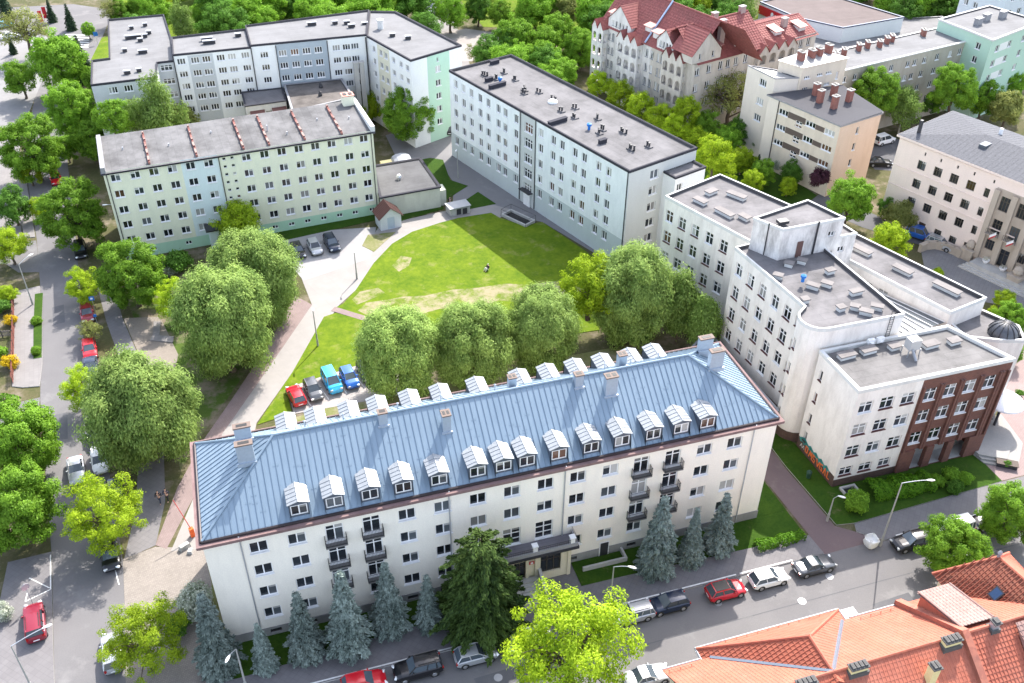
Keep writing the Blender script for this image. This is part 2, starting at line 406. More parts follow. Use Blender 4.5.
main = thing('apartment_building','long white four storey block under a hipped blue metal roof with two rows of dormers','building',(26,6.4,0))
X0, X1, Y0, Y1, HE = .45, 51.95, .45, 12.45, 12.95
cols = [4.62,7.72,10.8,13.9,16.94,20.04,23.17,26.24,29.33,32.36,35.46,38.45,41.55,44.72,47.8]
balc = (10.8,13.9,38.45,41.55); rows = [11.35,8.6,5.85,3.05]
wins = []
for c in cols:
    for r_ in rows:
        if c in balc and r_ > 4: wins.append((c-X0, r_-.25, 1.5, 1.95, 'door'))
        elif c in (26.24,29.33) and r_ == 5.85: wins.append((c-X0, 5.55, 1.7, 2.2, 'six'))
        elif c in (26.24,29.33) and r_ < 4: pass
        else: wins.append((c-X0, r_, 1.5, 1.3, 'two'))
cell = [(c-X0, .62, 1.0, .5, 'one') for c in cols if c not in (26.24,29.33,35.46)]
poly = [(X0,Y0),(X1,Y0),(X1,Y1),(X0,Y1)]
side = grid([2.5,6,9.5],rows,1.5,1.3)
back = grid([3.5+3.1*i for i in range(15)],rows,1.5,1.3)
body(main, poly, 1.1, HE, [mt_wallM, mt_plinthM], {0:dict(wins=wins), 1:dict(wins=side), 2:dict(wins=back), 3:dict(wins=side)})
pl = offset(poly, .07); b = MB()
for i in range(4):
    L_ = math.dist(pl[i],pl[(i+1)%4])
    facade(b, pl[i], pl[(i+1)%4], -.2, 1.12, [w[:4] for w in cell] if i==0 else [])
ringp(b, pl, offset(poly,-.02), 1.10, 1.125)
b.build('plinth', mt_plinthM, main)
for w in cell: add_window(main, pl[0], 0, *w, fm='dark_frame', sill=None, prob=(1,0,0,0), name='cellar_window')
# cornice, gutter
b = MB(); EV = [(0,0),(52.4,0),(52.4,12.87),(0,12.87)]
ringp(b, EV, offset(poly,-.05), 12.93, 13.2); ringp(b, offset(EV,-.18), offset(poly,-.04), 12.72, 12.94)
b.build('cornice', mt_corn, main)
b = MB()
g2 = offset(EV,-.42)
for i in range(4):
    a, c = g2[i], g2[(i+1)%4]; b.tube((*a,13.3),(*c,13.3),.13,.13,8)
b.build('gutter', mt_gut, main)
for x in (3.3, 20.6, 31.1, 49.6): b = MB(); b.path([(x,.25,13.25),(x,.36,12.6),(x,.36,.3)], .06); b.build('downpipe', M['galv'], main)
# hipped roof
RZ0, RZ = 13.32, 17.73; r4 = offset(EV,-.5); xa, xb, ym = 7.3, 45.1, 6.435
A,B_,C_,D_ = [(*p,RZ0) for p in r4]; RA, RB = (xa,ym,RZ), (xb,ym,RZ)
b = MB(); planes = [(A,B_,RB,RA),(C_,D_,RA,RB),(B_,C_,RB),(D_,A,RA)]
for p in planes: b.poly(p); seams(b, p, .53, .04, .06)
b.poly([D_,C_,B_,A])
for i in range(110):                                    # short cross joints between the seams
    y_ = random.uniform(1.2,5.6); lo_ = .5+(y_-.5)*6.8/5.9+.4; x_ = .5+.53*round(random.uniform(lo_,51.9-lo_)/.53)
    for s_ in (1,):
        z_ = RZ0+(RZ-RZ0)/(ym-.5)*(y_-.5); b.add([(x_,y_-.03,z_-.02+.025),(x_+.5,y_-.03,z_-.02+.025),(x_+.5,y_+.03,z_+.02+.03),(x_,y_+.03,z_+.02+.03)],[(0,1,2,3)])
for p,q in ((RA,RB),(A,RA),(D_,RA),(B_,RB),(C_,RB)): b.tube((p[0],p[1],p[2]+.04),(q[0],q[1],q[2]+.04),.11,.11,6)
b.build('roof', mt_blue, main)
k_ = (RZ-RZ0)/(ym-.5)                                   # pitch
rz_at = lambda y: RZ0 + k_*((y if y < ym else 2*ym-y)-.5)
def dormer(x, front=True):
    s = 1 if front else -1; fy = .8 if front else 2*ym-.8
    Y = lambda d: fy + s*d
    zb, zt, zr, w = 13.35, 15.0, 15.22, .80
    dl = lambda z: (z-RZ0)/k_ + .5 - .8               # how far back the roof meets height z
    c = MB()
    fr = [(x-w,Y(0),zb),(x+w,Y(0),zb),(x+w,Y(0),zt),(x,Y(0),zr),(x-w,Y(0),zt)]
    if not front: fr = fr[::-1]
    hz0, hz1, hx = 13.74, 14.82, .68                     # window opening
    c.poly([(x-w,Y(0),zb),(x+w,Y(0),zb),(x+w,Y(0),hz0),(x-w,Y(0),hz0)]); c.poly([(x-w,Y(0),hz1),(x+w,Y(0),hz1),(x+w,Y(0),zt),(x,Y(0),zr),(x-w,Y(0),zt)])
    c.poly([(x-w,Y(0),hz0),(x-hx,Y(0),hz0),(x-hx,Y(0),hz1),(x-w,Y(0),hz1)]); c.poly([(x+hx,Y(0),hz0),(x+w,Y(0),hz0),(x+w,Y(0),hz1),(x+hx,Y(0),hz1)])
    for sx in (-1,1):
        c.poly([(x+sx*w,Y(0),zb),(x+sx*w,Y(0),zt),(x+sx*w,Y(dl(zt)+.1),zt),(x+sx*w,Y(dl(zb)),zb)])
        c.poly([(x+sx*hx,Y(0),hz0),(x+sx*hx,Y(.25),hz0),(x+sx*hx,Y(.25),hz1),(x+sx*hx,Y(0),hz1)])
    o = c.build('dormer', mt_cheek, main, loc=None)
    rf = MB(); ov = .11
    for sx in (-1,1):
        e0 = (x+sx*(w+ov),Y(-.07),zt-.07); e1 = (x+sx*(w+ov),Y(dl(zt)+.15),zt-.07); r0 = (x,Y(-.07),zr+.0); r1 = (x,Y(dl(zt)+.25),zr+.0)
        up = lambda p: (p[0],p[1],p[2]+.05)
        rf.add([e0,r0,r1,e1,up(e0),up(r0),up(r1),up(e1)],[(4,5,6,7),(3,2,1,0),(0,1,5,4),(0,4,7,3),(2,3,7,6),(1,2,6,5)])
        for i in range(1,5):                              # standing seams down the little slopes
            t = i/5; L_ = dl(zt)+.32
            p0 = (x, Y(-.2+L_*t), zr+.06); p1 = (x+sx*(w+ov), Y(-.2+(dl(zt)+.35)*t), zt-.01)
            rf.tube(p0, p1, .045, .045, 4)
    rf.tube((x,Y(-.08),zr+.06),(x,Y(dl(zt)+.25),zr+.06),.045,.045,6)
    q = Y(dl(zt)+.25); rf.poly([(x-w-ov,q,zt-.07),(x+w+ov,q,zt-.07),(x,q,zr+.02)])
    r_ = rf.build('dormer_roof', mt_dorm, main); r_.parent = o; 
    me, panes, sills = win_meshes('two', 1.36, 1.08, 'frame')
    L = Vector((x, Y(-.1), 14.28)) - parent_loc(main)
    w_ = link('dormer_window', me, main, L, 0 if front else math.pi); link('pane', pick(panes, WPROB), w_)
DX = [8.3,11.15,14.1,16.9,19.95,23.3,25.6,27.7,30.6,33.6,36.5,39.5,42.2,44.8]
for x in DX: dormer(x)
for x in [8.5,11.1,14.1,16.7,19.7,22.6,26.1,30.3,33.1,35.9,38.7,41.6,44.1]: dormer(x, False)
# chimneys of sheet metal with dark slots
def sheet_chimney(x, y, lx, ly, h, slots=1):
    c = MB(); zb = rz_at(max(.6,min(12.2,y)))-.6
    zt = rz_at(y)+h; c.box(x-lx/2,x+lx/2,y-ly/2,y+ly/2,zb,zt,0)
    c.box(x-lx/2-.06,x+lx/2+.06,y-ly/2-.06,y+ly/2+.06,zt,zt+.12,1)
    for i in range(slots):
        t = (i+.5)/slots-.5; c.box(x+t*lx-lx/slots*.33,x+t*lx+lx/slots*.33,y-ly*.3,y+ly*.3,zt+.121,zt+.135,2)
    c.box(x-lx/2-.12,x+lx/2+.12,y-ly/2-.12,y-ly/2+.02,rz_at(y-ly/2)-.3,rz_at(y-ly/2)+.1,0)
    c.build('chimney', [mt_sheet, M['brown_cap'], M['black']], main)
mt_sheet = plain('chimney_sheet',(.36,.42,.49),.45,.25,.4,.06); M['brown_cap'] = plain('chimney_cap',(.16,.12,.10),.8)
for x,y,lx,ly,h,n in ((4.9,5.2,1.35,.55,1.7,1),(4.9,7.8,1.35,.55,1.45,1),(16.4,5.9,.75,.6,1.1,1),(21.6,4.7,.7,.8,1.5,2),(34.1,5.9,.75,.6,1.1,1),(36.8,4.9,1.1,.7,1.8,2),
                      (47.7,8.0,1.35,.55,1.5,1),(47.4,5.3,1.35,.55,1.7,1),(28.6,8.2,.7,.6,1.2,2),(39.4,8.5,.75,.7,1.4,2)): sheet_chimney(x,y,lx,ly,h,n)
for x in (10,13.3,18.1,22,27,34.5,37.6,40.2,43): 
    b = MB(); y = 8.2; b.tube((x,y,rz_at(y)-.1),(x,y,rz_at(y)+.7),.06,.06,6); b.lathe((x,y,rz_at(y)+.7),[(.0,.1),(.12,0),(.1,-.02)],8); b.build('vent_pipe', M['galv'], main)
# balconies
M['balc_slab'] = plaster('balcony_slab',(.2,.195,.19),.4,streak=False)
for x in balc:
    for r_ in rows[:3]:
        zf = r_-1.3; c = MB(); c.box(x-.92,x+.92,-.17,.43,zf-.12,zf,0)
        o = c.build('balcony', M['balc_slab'], main); g = MB()
        for q in ((x-.89,.4),(x-.89,-.14),(x+.89,-.14),(x+.89,.4)): g.tube((*q,zf),(*q,zf+.95),.025,n=5)
        for zz in (zf+.08, zf+.92):
            g.path([(x-.89,.42,zz),(x-.89,-.14,zz),(x+.89,-.14,zz),(x+.89,.42,zz)], .025, 5)
        for i in range(1,15): g.box(x-.89+i*.119-.012,x-.89+i*.119+.012,-.152,-.128,zf,zf+.92)
        for i in range(1,5):
            for sx in (-.89,.89): g.box(x+sx-.012,x+sx+.012,-.14+i*.128-.012,-.14+i*.128+.012,zf,zf+.92)
        g.path([(x-.9,-.22,zf+.25),(x+.9,-.22,zf+.25)], .02, 4)
        g.build('railing', M['iron'], o)
# entrance portico with terrace
mt_port = plaster('portico_render',(.66,.60,.46),.15); c = MB()
facade(c,(25.6,-.7),(31.6,-.7),0,4.0,[(1.1,2.0,1.1,2.3),(4.1,2.2,2.0,2.4)],base=0); facade(c,(25.6,.44),(25.6,-.7),0,4.0); facade(c,(31.6,-.7),(31.6,.44),0,4.0)
for x in (25.7,27.4,28.3,31.5): c.box(x-.16,x+.16,-.82,-.69,.0,3.98)
po = c.build('portico', mt_port, main)
c = MB(); c.box(25.0,32.2,-1.35,.43,4.0,4.28,0); c.box(25.1,32.1,-1.25,.42,4.28,4.3,1); o = c.build('terrace', [M['dark'], bitumen('terrace_felt',(.2,.19,.21))], main)
c = MB(); c.box(25.1,32.1,-1.25,-1.13,4.3,4.75,0); c.box(25.1,25.22,-1.13,.42,4.3,4.75,0); c.box(31.98,32.1,-1.13,.42,4.3,4.75,0); c.build('terrace_wall', plaster('terrace_grey',(.3,.3,.31),.2), main)
for x in (28.0,31.6):
    c = MB(); c.obox(x,-1.0,4.3,5.35,.42,.42,0,0); c.obox(x,-1.0,5.35,5.45,.55,.55,0,0); c.build('terrace_post', M['white'], main)
c = MB()
for z in (4.95,5.2): c.path([(25.15,.4,z),(25.15,-1.19,z),(32.05,-1.19,z),(32.05,.4,z)],.02,4)
for i in range(40): c.tube((25.2+i*.175,-1.19,4.75),(25.2+i*.175,-1.19,5.2),.012,n=4)
c.build('railing', M['iron'], main)
me, panes, s_ = win_meshes('door',1.1,2.3,'dark_frame')
for cx,cz,w,h,st in ((26.7,2.0,1.1,2.3,'door'),(29.7,2.2,2.0,2.4,'grid')): add_window(main,(0,-.7),0,cx,cz,w,h,st,'dark_frame',None,(1,0,0,0),name='door')
c = MB(); c.box(27.55,28.05,-.86,-.83,2.75,3.1,0); c.box(27.68,27.92,-.885,-.862,2.82,3.03,1); c.build('plaque',[M['red'],M['white']],main)
# steps down to the pavement, with a solid side wall
c = MB()
for i in range(7): c.box(26.2,28.4,-1.0-.38*(i+1),-.85-.38*i if i else -.82,0,.98-.14*i)
c.build('steps', M['concrete'], main)
c = MB()
for x0_,x1_ in ((28.42,28.72),(25.9,26.18)): c.add([(x0_,-.82,0),(x1_,-.82,0),(x1_,-.82,1.9),(x0_,-.82,1.9),(x0_,-3.9,0),(x1_,-3.9,0),(x1_,-3.9,.75),(x0_,-3.9,.75)],[(0,1,2,3),(5,4,7,6),(3,2,6,7),(0,3,7,4),(1,5,6,2)])
c.build('stair_wall', M['concrete'], main)
# cellar door with sunken ramp wall
c = MB(); c.box(35.0,36.0,.34,.4,.1,1.9,0); c.box(35.1,35.9,.3,.34,.15,1.85,1); c.build('cellar_door',[M['white'],M['dark']],main)
c = MB(); c.box(32.9,37.4,-1.0,-.8,0,.6); c.box(37.2,37.4,-.8,.37,0,.6); c.build('area_wall', M['concrete'], main)
# ------------------------------------------------------------------ the other buildings
felt_dark = bitumen('felt_dark',(.17,.165,.17),-71.4); felt_warm = bitumen('felt_warm',(.165,.16,.164),-71.4,1.0,.35); felt_pale = bitumen('felt_pale',(.20,.20,.205),2,1.0,.18)
felt_D = bitumen('felt_mottled',(.155,.153,.155),94.6,1.05,.5); felt_M = bitumen('felt_F',(.175,.168,.172),0,1.0,.4)
cop_dark = plain('coping_dark',(.04,.04,.05),.85,0,.15); cop_grey = plain('coping_grey',(.26,.26,.27),.7,.1); cop_white = plaster('coping_white',(.62,.62,.60),.35,streak=False)
# ---- student block B
wB = plaster('pale_blue_render',(.74,.77,.77),.28,(.42,.47,.48)); wB2 = plaster('panel_grey',(.50,.52,.51),.1); wBg = plaster('ground_floor_grey',(.48,.53,.53),.12); wBw = plaster('white_render',(.76,.76,.75),.08)
bB = rectpoly(43.21,88.98,-71.38,43.3,12.2)
stud = thing('student_block','pale blue grey five storey slab block with a felt roof full of dark vent pipes','building',(55,73,0))
rB = [13.05,10.65,8.15,5.7,3.25]; cB1 = [1.7,4.0,6.2,8.7,10.9,13.6,15.4,18.2]; cB2 = [24.3,27.2,29.2,32.1,34.1,37.2,39.3]
body(stud, bB, 0, 14.85, [wB,wBg,wB2], {0:dict(wins=grid(cB1+cB2,rB,1.05,1.35,'two')+grid([21.3],[z-.35 for z in rB],1.9,1.5,'grid'), zones=[(0,44,0,1.2,1),(0,44,1.2,4.3,1),(19.4,23.0,0,15,2)], prob=(.35,.3,.3,.05)),
     1:dict(base=2, wins=grid([4.6],rB,1.5,1.3,'two'), prob=(.1,.2,.65,.05)), 2:dict(wins=grid(cB1+cB2,rB,1.05,1.35)), 3:dict(wins=[])}, felt_warm, cop_dark, .3, .24, .06)
e = dirv(-71.38); nB = (-e[1],e[0])
ex = [(bB[1][0]+nB[0]*6.3-e[0]*.3, bB[1][1]+nB[1]*6.3-e[1]*.3)]; exr = rectpoly(ex[0][0],ex[0][1],-71.38,2.6,5.6)
body(stud, exr, 0, 13.0, [wBw], {0:dict(wins=[]),1:dict(wins=grid([.95],[11.2,8.75,6.3,3.9],.95,1.25,'two'))}, felt_dark, cop_dark, .2, .3, .08, wname='end_bay')
def on(o, ang, s, n): c = dirv(ang); return (o[0]+c[0]*s-c[1]*n, o[1]+c[1]*s+c[0]*n)
for s,n in ((4.1,3.8),(5.2,6.8),(6.6,4.3),(8.6,6.6),(12.9,5.2),(14.8,6.6),(13.8,4.5),(18.2,6.6),(22.3,5.0),(22.6,7.4),(25.2,5.2),(27.5,7.6),(30.8,5.7),(31.4,4.6),(33,7.6),(37.8,4.8),(38.6,7.4)):
    c = MB()
    for i in range(random.choice((2,2,3))):
        x,y = on(bB[0],-71.38,s+i*.42+random.uniform(-.05,.05),n+random.uniform(-.2,.2)); h = random.uniform(.55,.8)
        c.tube((x,y,14.5),(x,y,14.55+h),.14,.14,8,0); c.tube((x,y,14.55+h),(x,y,14.68+h),.19,.19,8,0)
    x,y = on(bB[0],-71.38,s+.3,n); c.obox(x,y,14.5,14.72,1.1,.7,-71.38,1)
    c.build('vent_stack',[M['dark'],felt_warm],stud)
for s,n,l in ((9.5,2.7,3.0),(25.5,2.0,3.2),(6.8,3.0,1.3),(34.3,3.0,1.2),(1.2,8.0,1.6)):
    x,y = on(bB[0],-71.38,s,n); c = MB(); c.obox(x,y,14.5,15.1,.5,l,-71.38 ,0); c.obox(x,y,15.1,15.17,.62,l+.12,-71.38,0); c.build('vent_duct',cop_dark,stud)
x,y = on(bB[0],-71.38,19.2,6.0); c = MB(); c.lathe((x,y,14.5),[(.75,0),(.75,.2),(.6,.42),(.3,.55),(0,.6)],16); c.build('rooflight',M['white'],stud,True)
x,y = on(bB[0],-71.38,29.8,4.3)
c = MB(); c.lathe((x,y,14.5),[(.2,0),(.2,.6),(.35,.65),(.35,.95),(0,1.1)],12); c.build('roof_ventilator',M['blue'],stud)
x,y = on(bB[0],-71.38,8.4,4.0); c = MB(); c.lathe((x,y,14.5),[(.2,0),(.2,.6),(.35,.65),(.35,.95),(0,1.1)],12); c.build('roof_ventilator',M['blue'],stud)
for s in (19.3,23.1,43.15): c = MB(); x,y = on(bB[0],-71.38,s,-.1); c.tube((x,y,14.6),(x,y,.2),.07,.07,6); c.build('downpipe',M['dark'],stud)
c = MB(); x,y = on(bB[0],-71.38,21.3,-.12); c.obox(x,y,0,2.5,1.6,.16,-71.38,0); c.obox(x,y,2.5,2.62,2.6,1.4,-71.38,1); c.build('entrance',[M['white'],M['dark']],stud)
# ---- green block D
wD = plaster('pale_green_render',(.72,.72,.56),.22,(.45,.5,.4)); wDb = plaster('pale_blue_panel',(.60,.68,.68),.08); wDm = plaster('mint_plinth',(.40,.60,.44),.12); 
bD = rectpoly(-8.88,69.68,4.63,36.7,10.77)
green = thing('green_block','pale green five storey block with brick vent ridges across its mottled roof','building',(9,76,0))
rD = [12.5,10.1,7.7,5.4,3.05]; cD = [1.4,3.9,6.3,8.7,11.1,13.5]; cD2 = [18.6,21.1,23.5,25.9,28.25,30.6,33,35.3]
wD_ = grid(cD+cD2,rD,1.25,1.1,'two') + [(s,z,.5,.45,'one',None) for s in (15.6,16.7) for z in (12.75,11.6,10.4,9.2,8.0,6.8,5.6,4.4)] + [(s,.95,.9,.6,'two',None) for s in (21,23.4,25.8,28.2,30.6,33,35.6,3.9,8.7)]
body(green, bD, 0, 13.56, [wD,wDb,wDm], {0:dict(wins=wD_, zones=[(9.9,14.8,1.7,14,1),(0,37,0,1.7,2)]), 1:dict(wins=[],zones=[(0,11,0,1.7,2)]),2:dict(wins=grid(cD+cD2,rD,1.25,1.1))}, None, None)
c = MB(); od = offset(bD,.28); z0,z1 = 13.45,13.9
c.add([(*od[0],z0),(*od[1],z0),(*od[2],z1),(*od[3],z1)],[(0,1,2,3)]); c.add([(*od[0],z0-.16),(*od[1],z0-.16),(*od[1],z0),(*od[0],z0)],[(0,1,2,3)],1)
c.add([(*od[3],13.2),(*od[2],13.2),(*od[2],z1),(*od[3],z1),(*od[0],13.2),(*od[1],13.2)],[(1,0,3,2),(4,5,1,0)],1); c.build('roof',[felt_D,cop_dark],green)
for s,w in ((-.15,.55),(36.4,.6)):
    p = [on(bD[0],4.63,s,-.15),on(bD[0],4.63,s+w,-.15),on(bD[0],4.63,s+w,10.9),on(bD[0],4.63,s,10.9)]; c = MB(); c.prism(p,13.2,14.25); c.build('gable_parapet',cop_grey if s<0 else cop_white,green)
bk = brick('vent_brick',(.22,.07,.055),(.15,.05,.04),(.3,.25,.22))
for s in (6.0,12.2,18.5,22.0,27.0,32.3):
    p0 = on(bD[0],4.63,s,1.0); c = MB()
    for i in range(9):
        x,y = on(bD[0],4.63,s+random.uniform(-.02,.02),.9+i*1.06); zz = 13.45+.45*(.9+i*1.06)/10.8
        c.obox(x,y,zz-.1,zz+.32,.27,1.02,4.63,0)
        if i%2==0: c.obox(x,y,zz+.32,zz+.55,.2,.35,4.63,0)
    c.build('vent_ridge',bk,green)
for s,n,h in ((22.6,5,.8),(3,6,.3),(9,5,.3),(15,7,.3),(30,6,.3),(34.5,5,.3),(25,3,.3)):
    x,y = on(bD[0],4.63,s,n); c = MB(); c.tube((x,y,13.5),(x,y,13.75+h),.1,.1,7); c.build('vent_pipe',M['galv'],green)
x,y = on(bD[0],4.63,35.6,9.9); brick_stack(green,x,y,12,15.3,1.7,1.4,4.63,wD,cap=plain('pink_cap',(.5,.25,.2),.8),flues=2)
for s in (.35,14.9,36.35): c = MB(); x,y = on(bD[0],4.63,s,-.08); c.tube((x,y,13.3),(x,y,.2),.06,.06,6); c.build('downpipe',M['dark'],green)
c = MB(); p = [on(bD[0],4.63,11.2,-.0),on(bD[0],4.63,11.2,-2.2),on(bD[0],4.63,16.8,-2.2),on(bD[0],4.63,16.8,0)]; c.prism(p[::1],3.2,3.42,0,bottom=True); c.prism([on(bD[0],4.63,11.6,-.01),on(bD[0],4.63,11.6,-1.7),on(bD[0],4.63,16.4,-1.7),on(bD[0],4.63,16.4,-.01)],0,3.2,1); c.build('entrance_porch',[M['dark'],wDb],green)
# ---- low annex beside D
gar = thing('low_annex','low flat roofed annex attached to the end of the green block','building',(32.5,76,0))
wG = plaster('annex_render',(.52,.53,.45),.35,(.33,.33,.28))
body(gar, [(27.75,71.2),(37.1,72.0),(36.4,82.4),(28.6,81.8)],0,3.5,[wG],{0:dict(wins=[],)},bitumen('felt_garage',(.125,.125,.13),5,1.0,.25),cop_dark,.15,.3,.15)
c = MB(); c.lathe((31.7,76.5,3.3),[(.3,0),(.3,.5),(.45,.5),(.3,.8),(0,.9)],10); c.build('roof_ventilator',M['galv'],gar)
c = MB(); c.prism([(37.2,72.4),(38.1,72.5),(38.0,74.5),(37.15,74.4)],0,2.6); c.build('side_lean_to',wG,gar)
# ---- glazed porch and fence behind the annex
por = thing('glazed_porch','small glazed porch with rounded grey roof behind the low annex','porch',(33.2,84.5,0))
c = MB(); c.prism([(30.6,83.2),(35.4,83.6),(35.2,86.3),(30.4,85.9)],0,2.2,0)
c.build('wall',M['yellow'],por); c = MB()
for i in range(6):
    t0,t1 = math.pi*i/6, math.pi*(i+1)/6
    f = lambda t,y: (33.9-1.6*math.cos(t), y, 2.2+.8*math.sin(t))
    c.add([f(t0,83.0),f(t1,83.0),f(t1,86.2),f(t0,86.2)],[(0,1,2,3)])
c.build('roof',M['grey'],por)
for i in range(4): c = MB(); c.box(32.4+i*.75,33.0+i*.75,83.2,83.34,.3,2.0); c.build('pane',M['glass'],por)
# ---- transformer house
tr = thing('transformer_house','tiny gabled hut with dark brown roof and pale blue door beside the annex','hut',(28.4,69.2,0))
wT = plaster('hut_render',(.55,.58,.6),.2); hp = rectpoly(26.9,67.4,8,3.2,2.6); c = MB(); z=2.2
facade(c,hp[0],hp[1],0,z,[(1.6,1.0,1.1,1.9)]); 
for i in (1,2,3): facade(c,hp[i],hp[(i+1)%4],0,z)
mx = lambda a,b: ((a[0]+b[0])/2,(a[1]+b[1])/2)
ra, rb = mx(hp[0],hp[1]), mx(hp[2],hp[3]); c.poly([(*hp[0],z),(*hp[1],z),(*ra,3.5)]); c.poly([(*hp[2],z),(*hp[3],z),(*rb,3.5)]); c.build('wall',wT,tr)
mt_brt = plain('brown_sheet',(.10,.05,.045),.5,.2); c = MB(); o4 = offset(hp,.3); qa,qb = mx(o4[0],o4[1]),mx(o4[2],o4[3])
for pts in (((*o4[0],2.0),(*qa,3.6),(*qb,3.6),(*o4[3],2.0)),((*o4[1],2.0),(*o4[2],2.0),(*qb,3.6),(*qa,3.6))): c.poly(pts); c.poly([(x,y,zz-.1) for x,y,zz in pts][::-1]); seams(c,pts,.45,.05,.05)
c.build('roof',mt_brt,tr); c = MB(); q = on(hp[0],8,1.6,.1); c.obox(q[0],q[1],0.05,1.95,1.1,.08,8); c.build('door',plain('pale_door',(.38,.45,.52),.5),tr)
# ---- grey L-shaped block E
wE = plaster('e_white',(.74,.75,.74),.1); wEg = plaster('e_grey',(.50,.52,.53),.1); wEy = plaster('e_cream',(.62,.60,.48),.1); wEm = plaster('e_mint',(.42,.60,.48),.08); wEs = plaster('e_steel',(.36,.41,.45),.1)
lblock = thing('l_shaped_block','grey and white L-shaped block of several wings with mint green end wall','building',(15,112,0))
def three(c,r,w=1.35,h=1.05): return grid(c,r,w,h,'three')
rE = [14.0,11.85,9.75,7.8,5.7]
body(lblock, [(1.3,107.0),(13.75,107.1),(13.75,116.5),(1.3,115.7)],0,15.3,[wE,wEg],{0:dict(wins=three([1.1,3.3,5.1,7.4,9.2,11.4],rE),zones=[(2.2,6.2,0,14.9,1)])},felt_pale,cop_dark,.25,.18,.05)
body(lblock, [(13.77,107.1),(33.2,107.0),(36.0,119.8),(13.77,117.4)],0,15.6,[wE,wEs],{0:dict(wins=three([2.0,5.05,7.05,9.05,11.05,14.1,15.85,17.3],[13.75,11.6,9.4,7.3,5.2]),zones=[(4.0,12.6,0,16,1)])},felt_pale,cop_dark,.25,.18,.05)
pE3 = [(33.2,107.0),(37.95,93.5),(47.6,98.0),(40.6,118.2),(36.0,119.8)]
body(lblock, pE3,0,15.4,[wE,wEy,wEm,wEs],{0:dict(wins=three([2.2,4.6,6.3,8.7,11.1,13.1],[13.7,11.5,9.3,7.0,4.8],1.1),zones=[(3.4,7.4,0,15,1)]),
     1:dict(wins=[(5.5,14.2,.35,.7,'one')]+grid([5.5],[12.6,10.2,7.9,5.6,3.3],1.1,1.1,'two'),zones=[(3.3,8.0,0,15.3,2)])},felt_pale,cop_dark,.25,.28,.06, skip=(4,))
body(lblock, [(-11.3,100.2),(-1.5,100.75),(-1.4,107.3),(1.25,107.4),(1.1,118.4),(.1,132),(-9.6,131.9),(-8.9,111.5),(-11.6,111.2)],0,14.2,[wEg,wEs],
     {0:dict(wins=three([3.0,5.3],[12.9,10.7,8.5,6.3])), 2:dict(wins=grid([1.3],[13.1,10.8,8.5],1.9,1.0,'grid'))},felt_pale,cop_dark,.25,.18,.05)
for x,y,r_ in ((1.25,106.9,.09),(13.76,106.9,.09),(33,106.8,.12),(17.8,106.95,.07),(26.4,106.95,.07)): c = MB(); c.tube((x,y,15.2),(x,y,.2),r_,r_,6); c.build('downpipe',M['dark'],lblock)
for x,y in ((30.6,104.9),(31.6,104.9)): c = MB(); c.obox(x,y,0,11.6,.8,.8,0); c.obox(x,y,11.6,11.8,.9,.9,0); c.build('flue',M['concrete'],lblock)
for x,y,z,l in ((7,113,15.1,1.8),(7.3,111.4,15.1,2.0),(12.2,113.6,15.1,.9),(25,115,15.4,1.5),(29,114.5,15.4,.8),(31.5,112,15.4,1.1),(31,114,15.4,.9),(34,113,15.2,.9),(37.5,106,15.2,.8),(39.8,104,15.2,.9),(-6,104,14,.9),(-4.2,104.5,14,.7),(-6.5,114.5,14,.6),(-3.6,113,14,1.4),(-5.2,121,14,2.6),(-3.2,121,14,.7),(-4,119,14,.8),(-2.6,122.6,14,.7),(-5.5,126,14,.6),(-3.2,127,14,.6)):
    c = MB(); c.obox(x,y,z-.1,z+.5,l,.55,random.choice((0,20)),0); c.obox(x,y,z+.5,z+.58,l+.2,.7,0,1); c.build('roof_vent',[M['dark'],M['grey']],lblock)
c = MB(); c.lathe((36.3,110.5,15.1),[(.5,0),(.5,1.5),(.65,1.5),(.65,1.7),(0,1.75)],10); c.build('chimney',cop_white,lblock)
# annexes in the yard of E
ya = thing('yard_annex','low annex with dark felt roof in the yard behind the green block','building',(24,102,0))
body(ya,[(18.3,95.0),(28.8,98.0),(28.2,106.7),(18.3,106.7)],0,8.4,[plaster('annex_pale',(.5,.48,.44),.3)],{},bitumen('felt_brown',(.15,.135,.125),10,1.0,.5),cop_grey,.12,.35,.1)
for x,y in ((23.6,100.5),(24.2,104)): c = MB(); c.lathe((x,y,8.2),[(.35,0),(.35,.3),(.2,.7),(.28,.8),(0,1.0)],8); c.build('roof_ventilator',M['dark'],ya)
yb = thing('yard_shed','small rendered outbuilding with dark roof and rusty awnings in the yard','shed',(15,103,0))
body(yb,[(11.2,100.5),(17.9,101.0),(17.9,106.7),(11.1,106.7)],0,7.9,[plaster('shed_render',(.55,.53,.5),.35)],{0:dict(wins=[(1.8,6.0,2.2,.9,'three',None),(5.4,6.0,1.6,.9,'three',None),(3.7,5.6,.9,1.9,'one',None)],fm='dark_frame')},felt_dark,cop_dark,.1,.2,.12)
for x in (13.0,16.6): c = MB(); A_ = [(x-1.2,100.72,7.0),(x+1.2,100.9,7.0),(x+1.2,100.1,6.6),(x-1.2,99.95,6.6)]; c.add(A_+[(q[0],q[1],q[2]-.05) for q in A_],[(0,1,2,3),(7,6,5,4),(2,3,7,6)]); c.build('awning',plain('rust_awning',(.14,.06,.05),.7),yb)
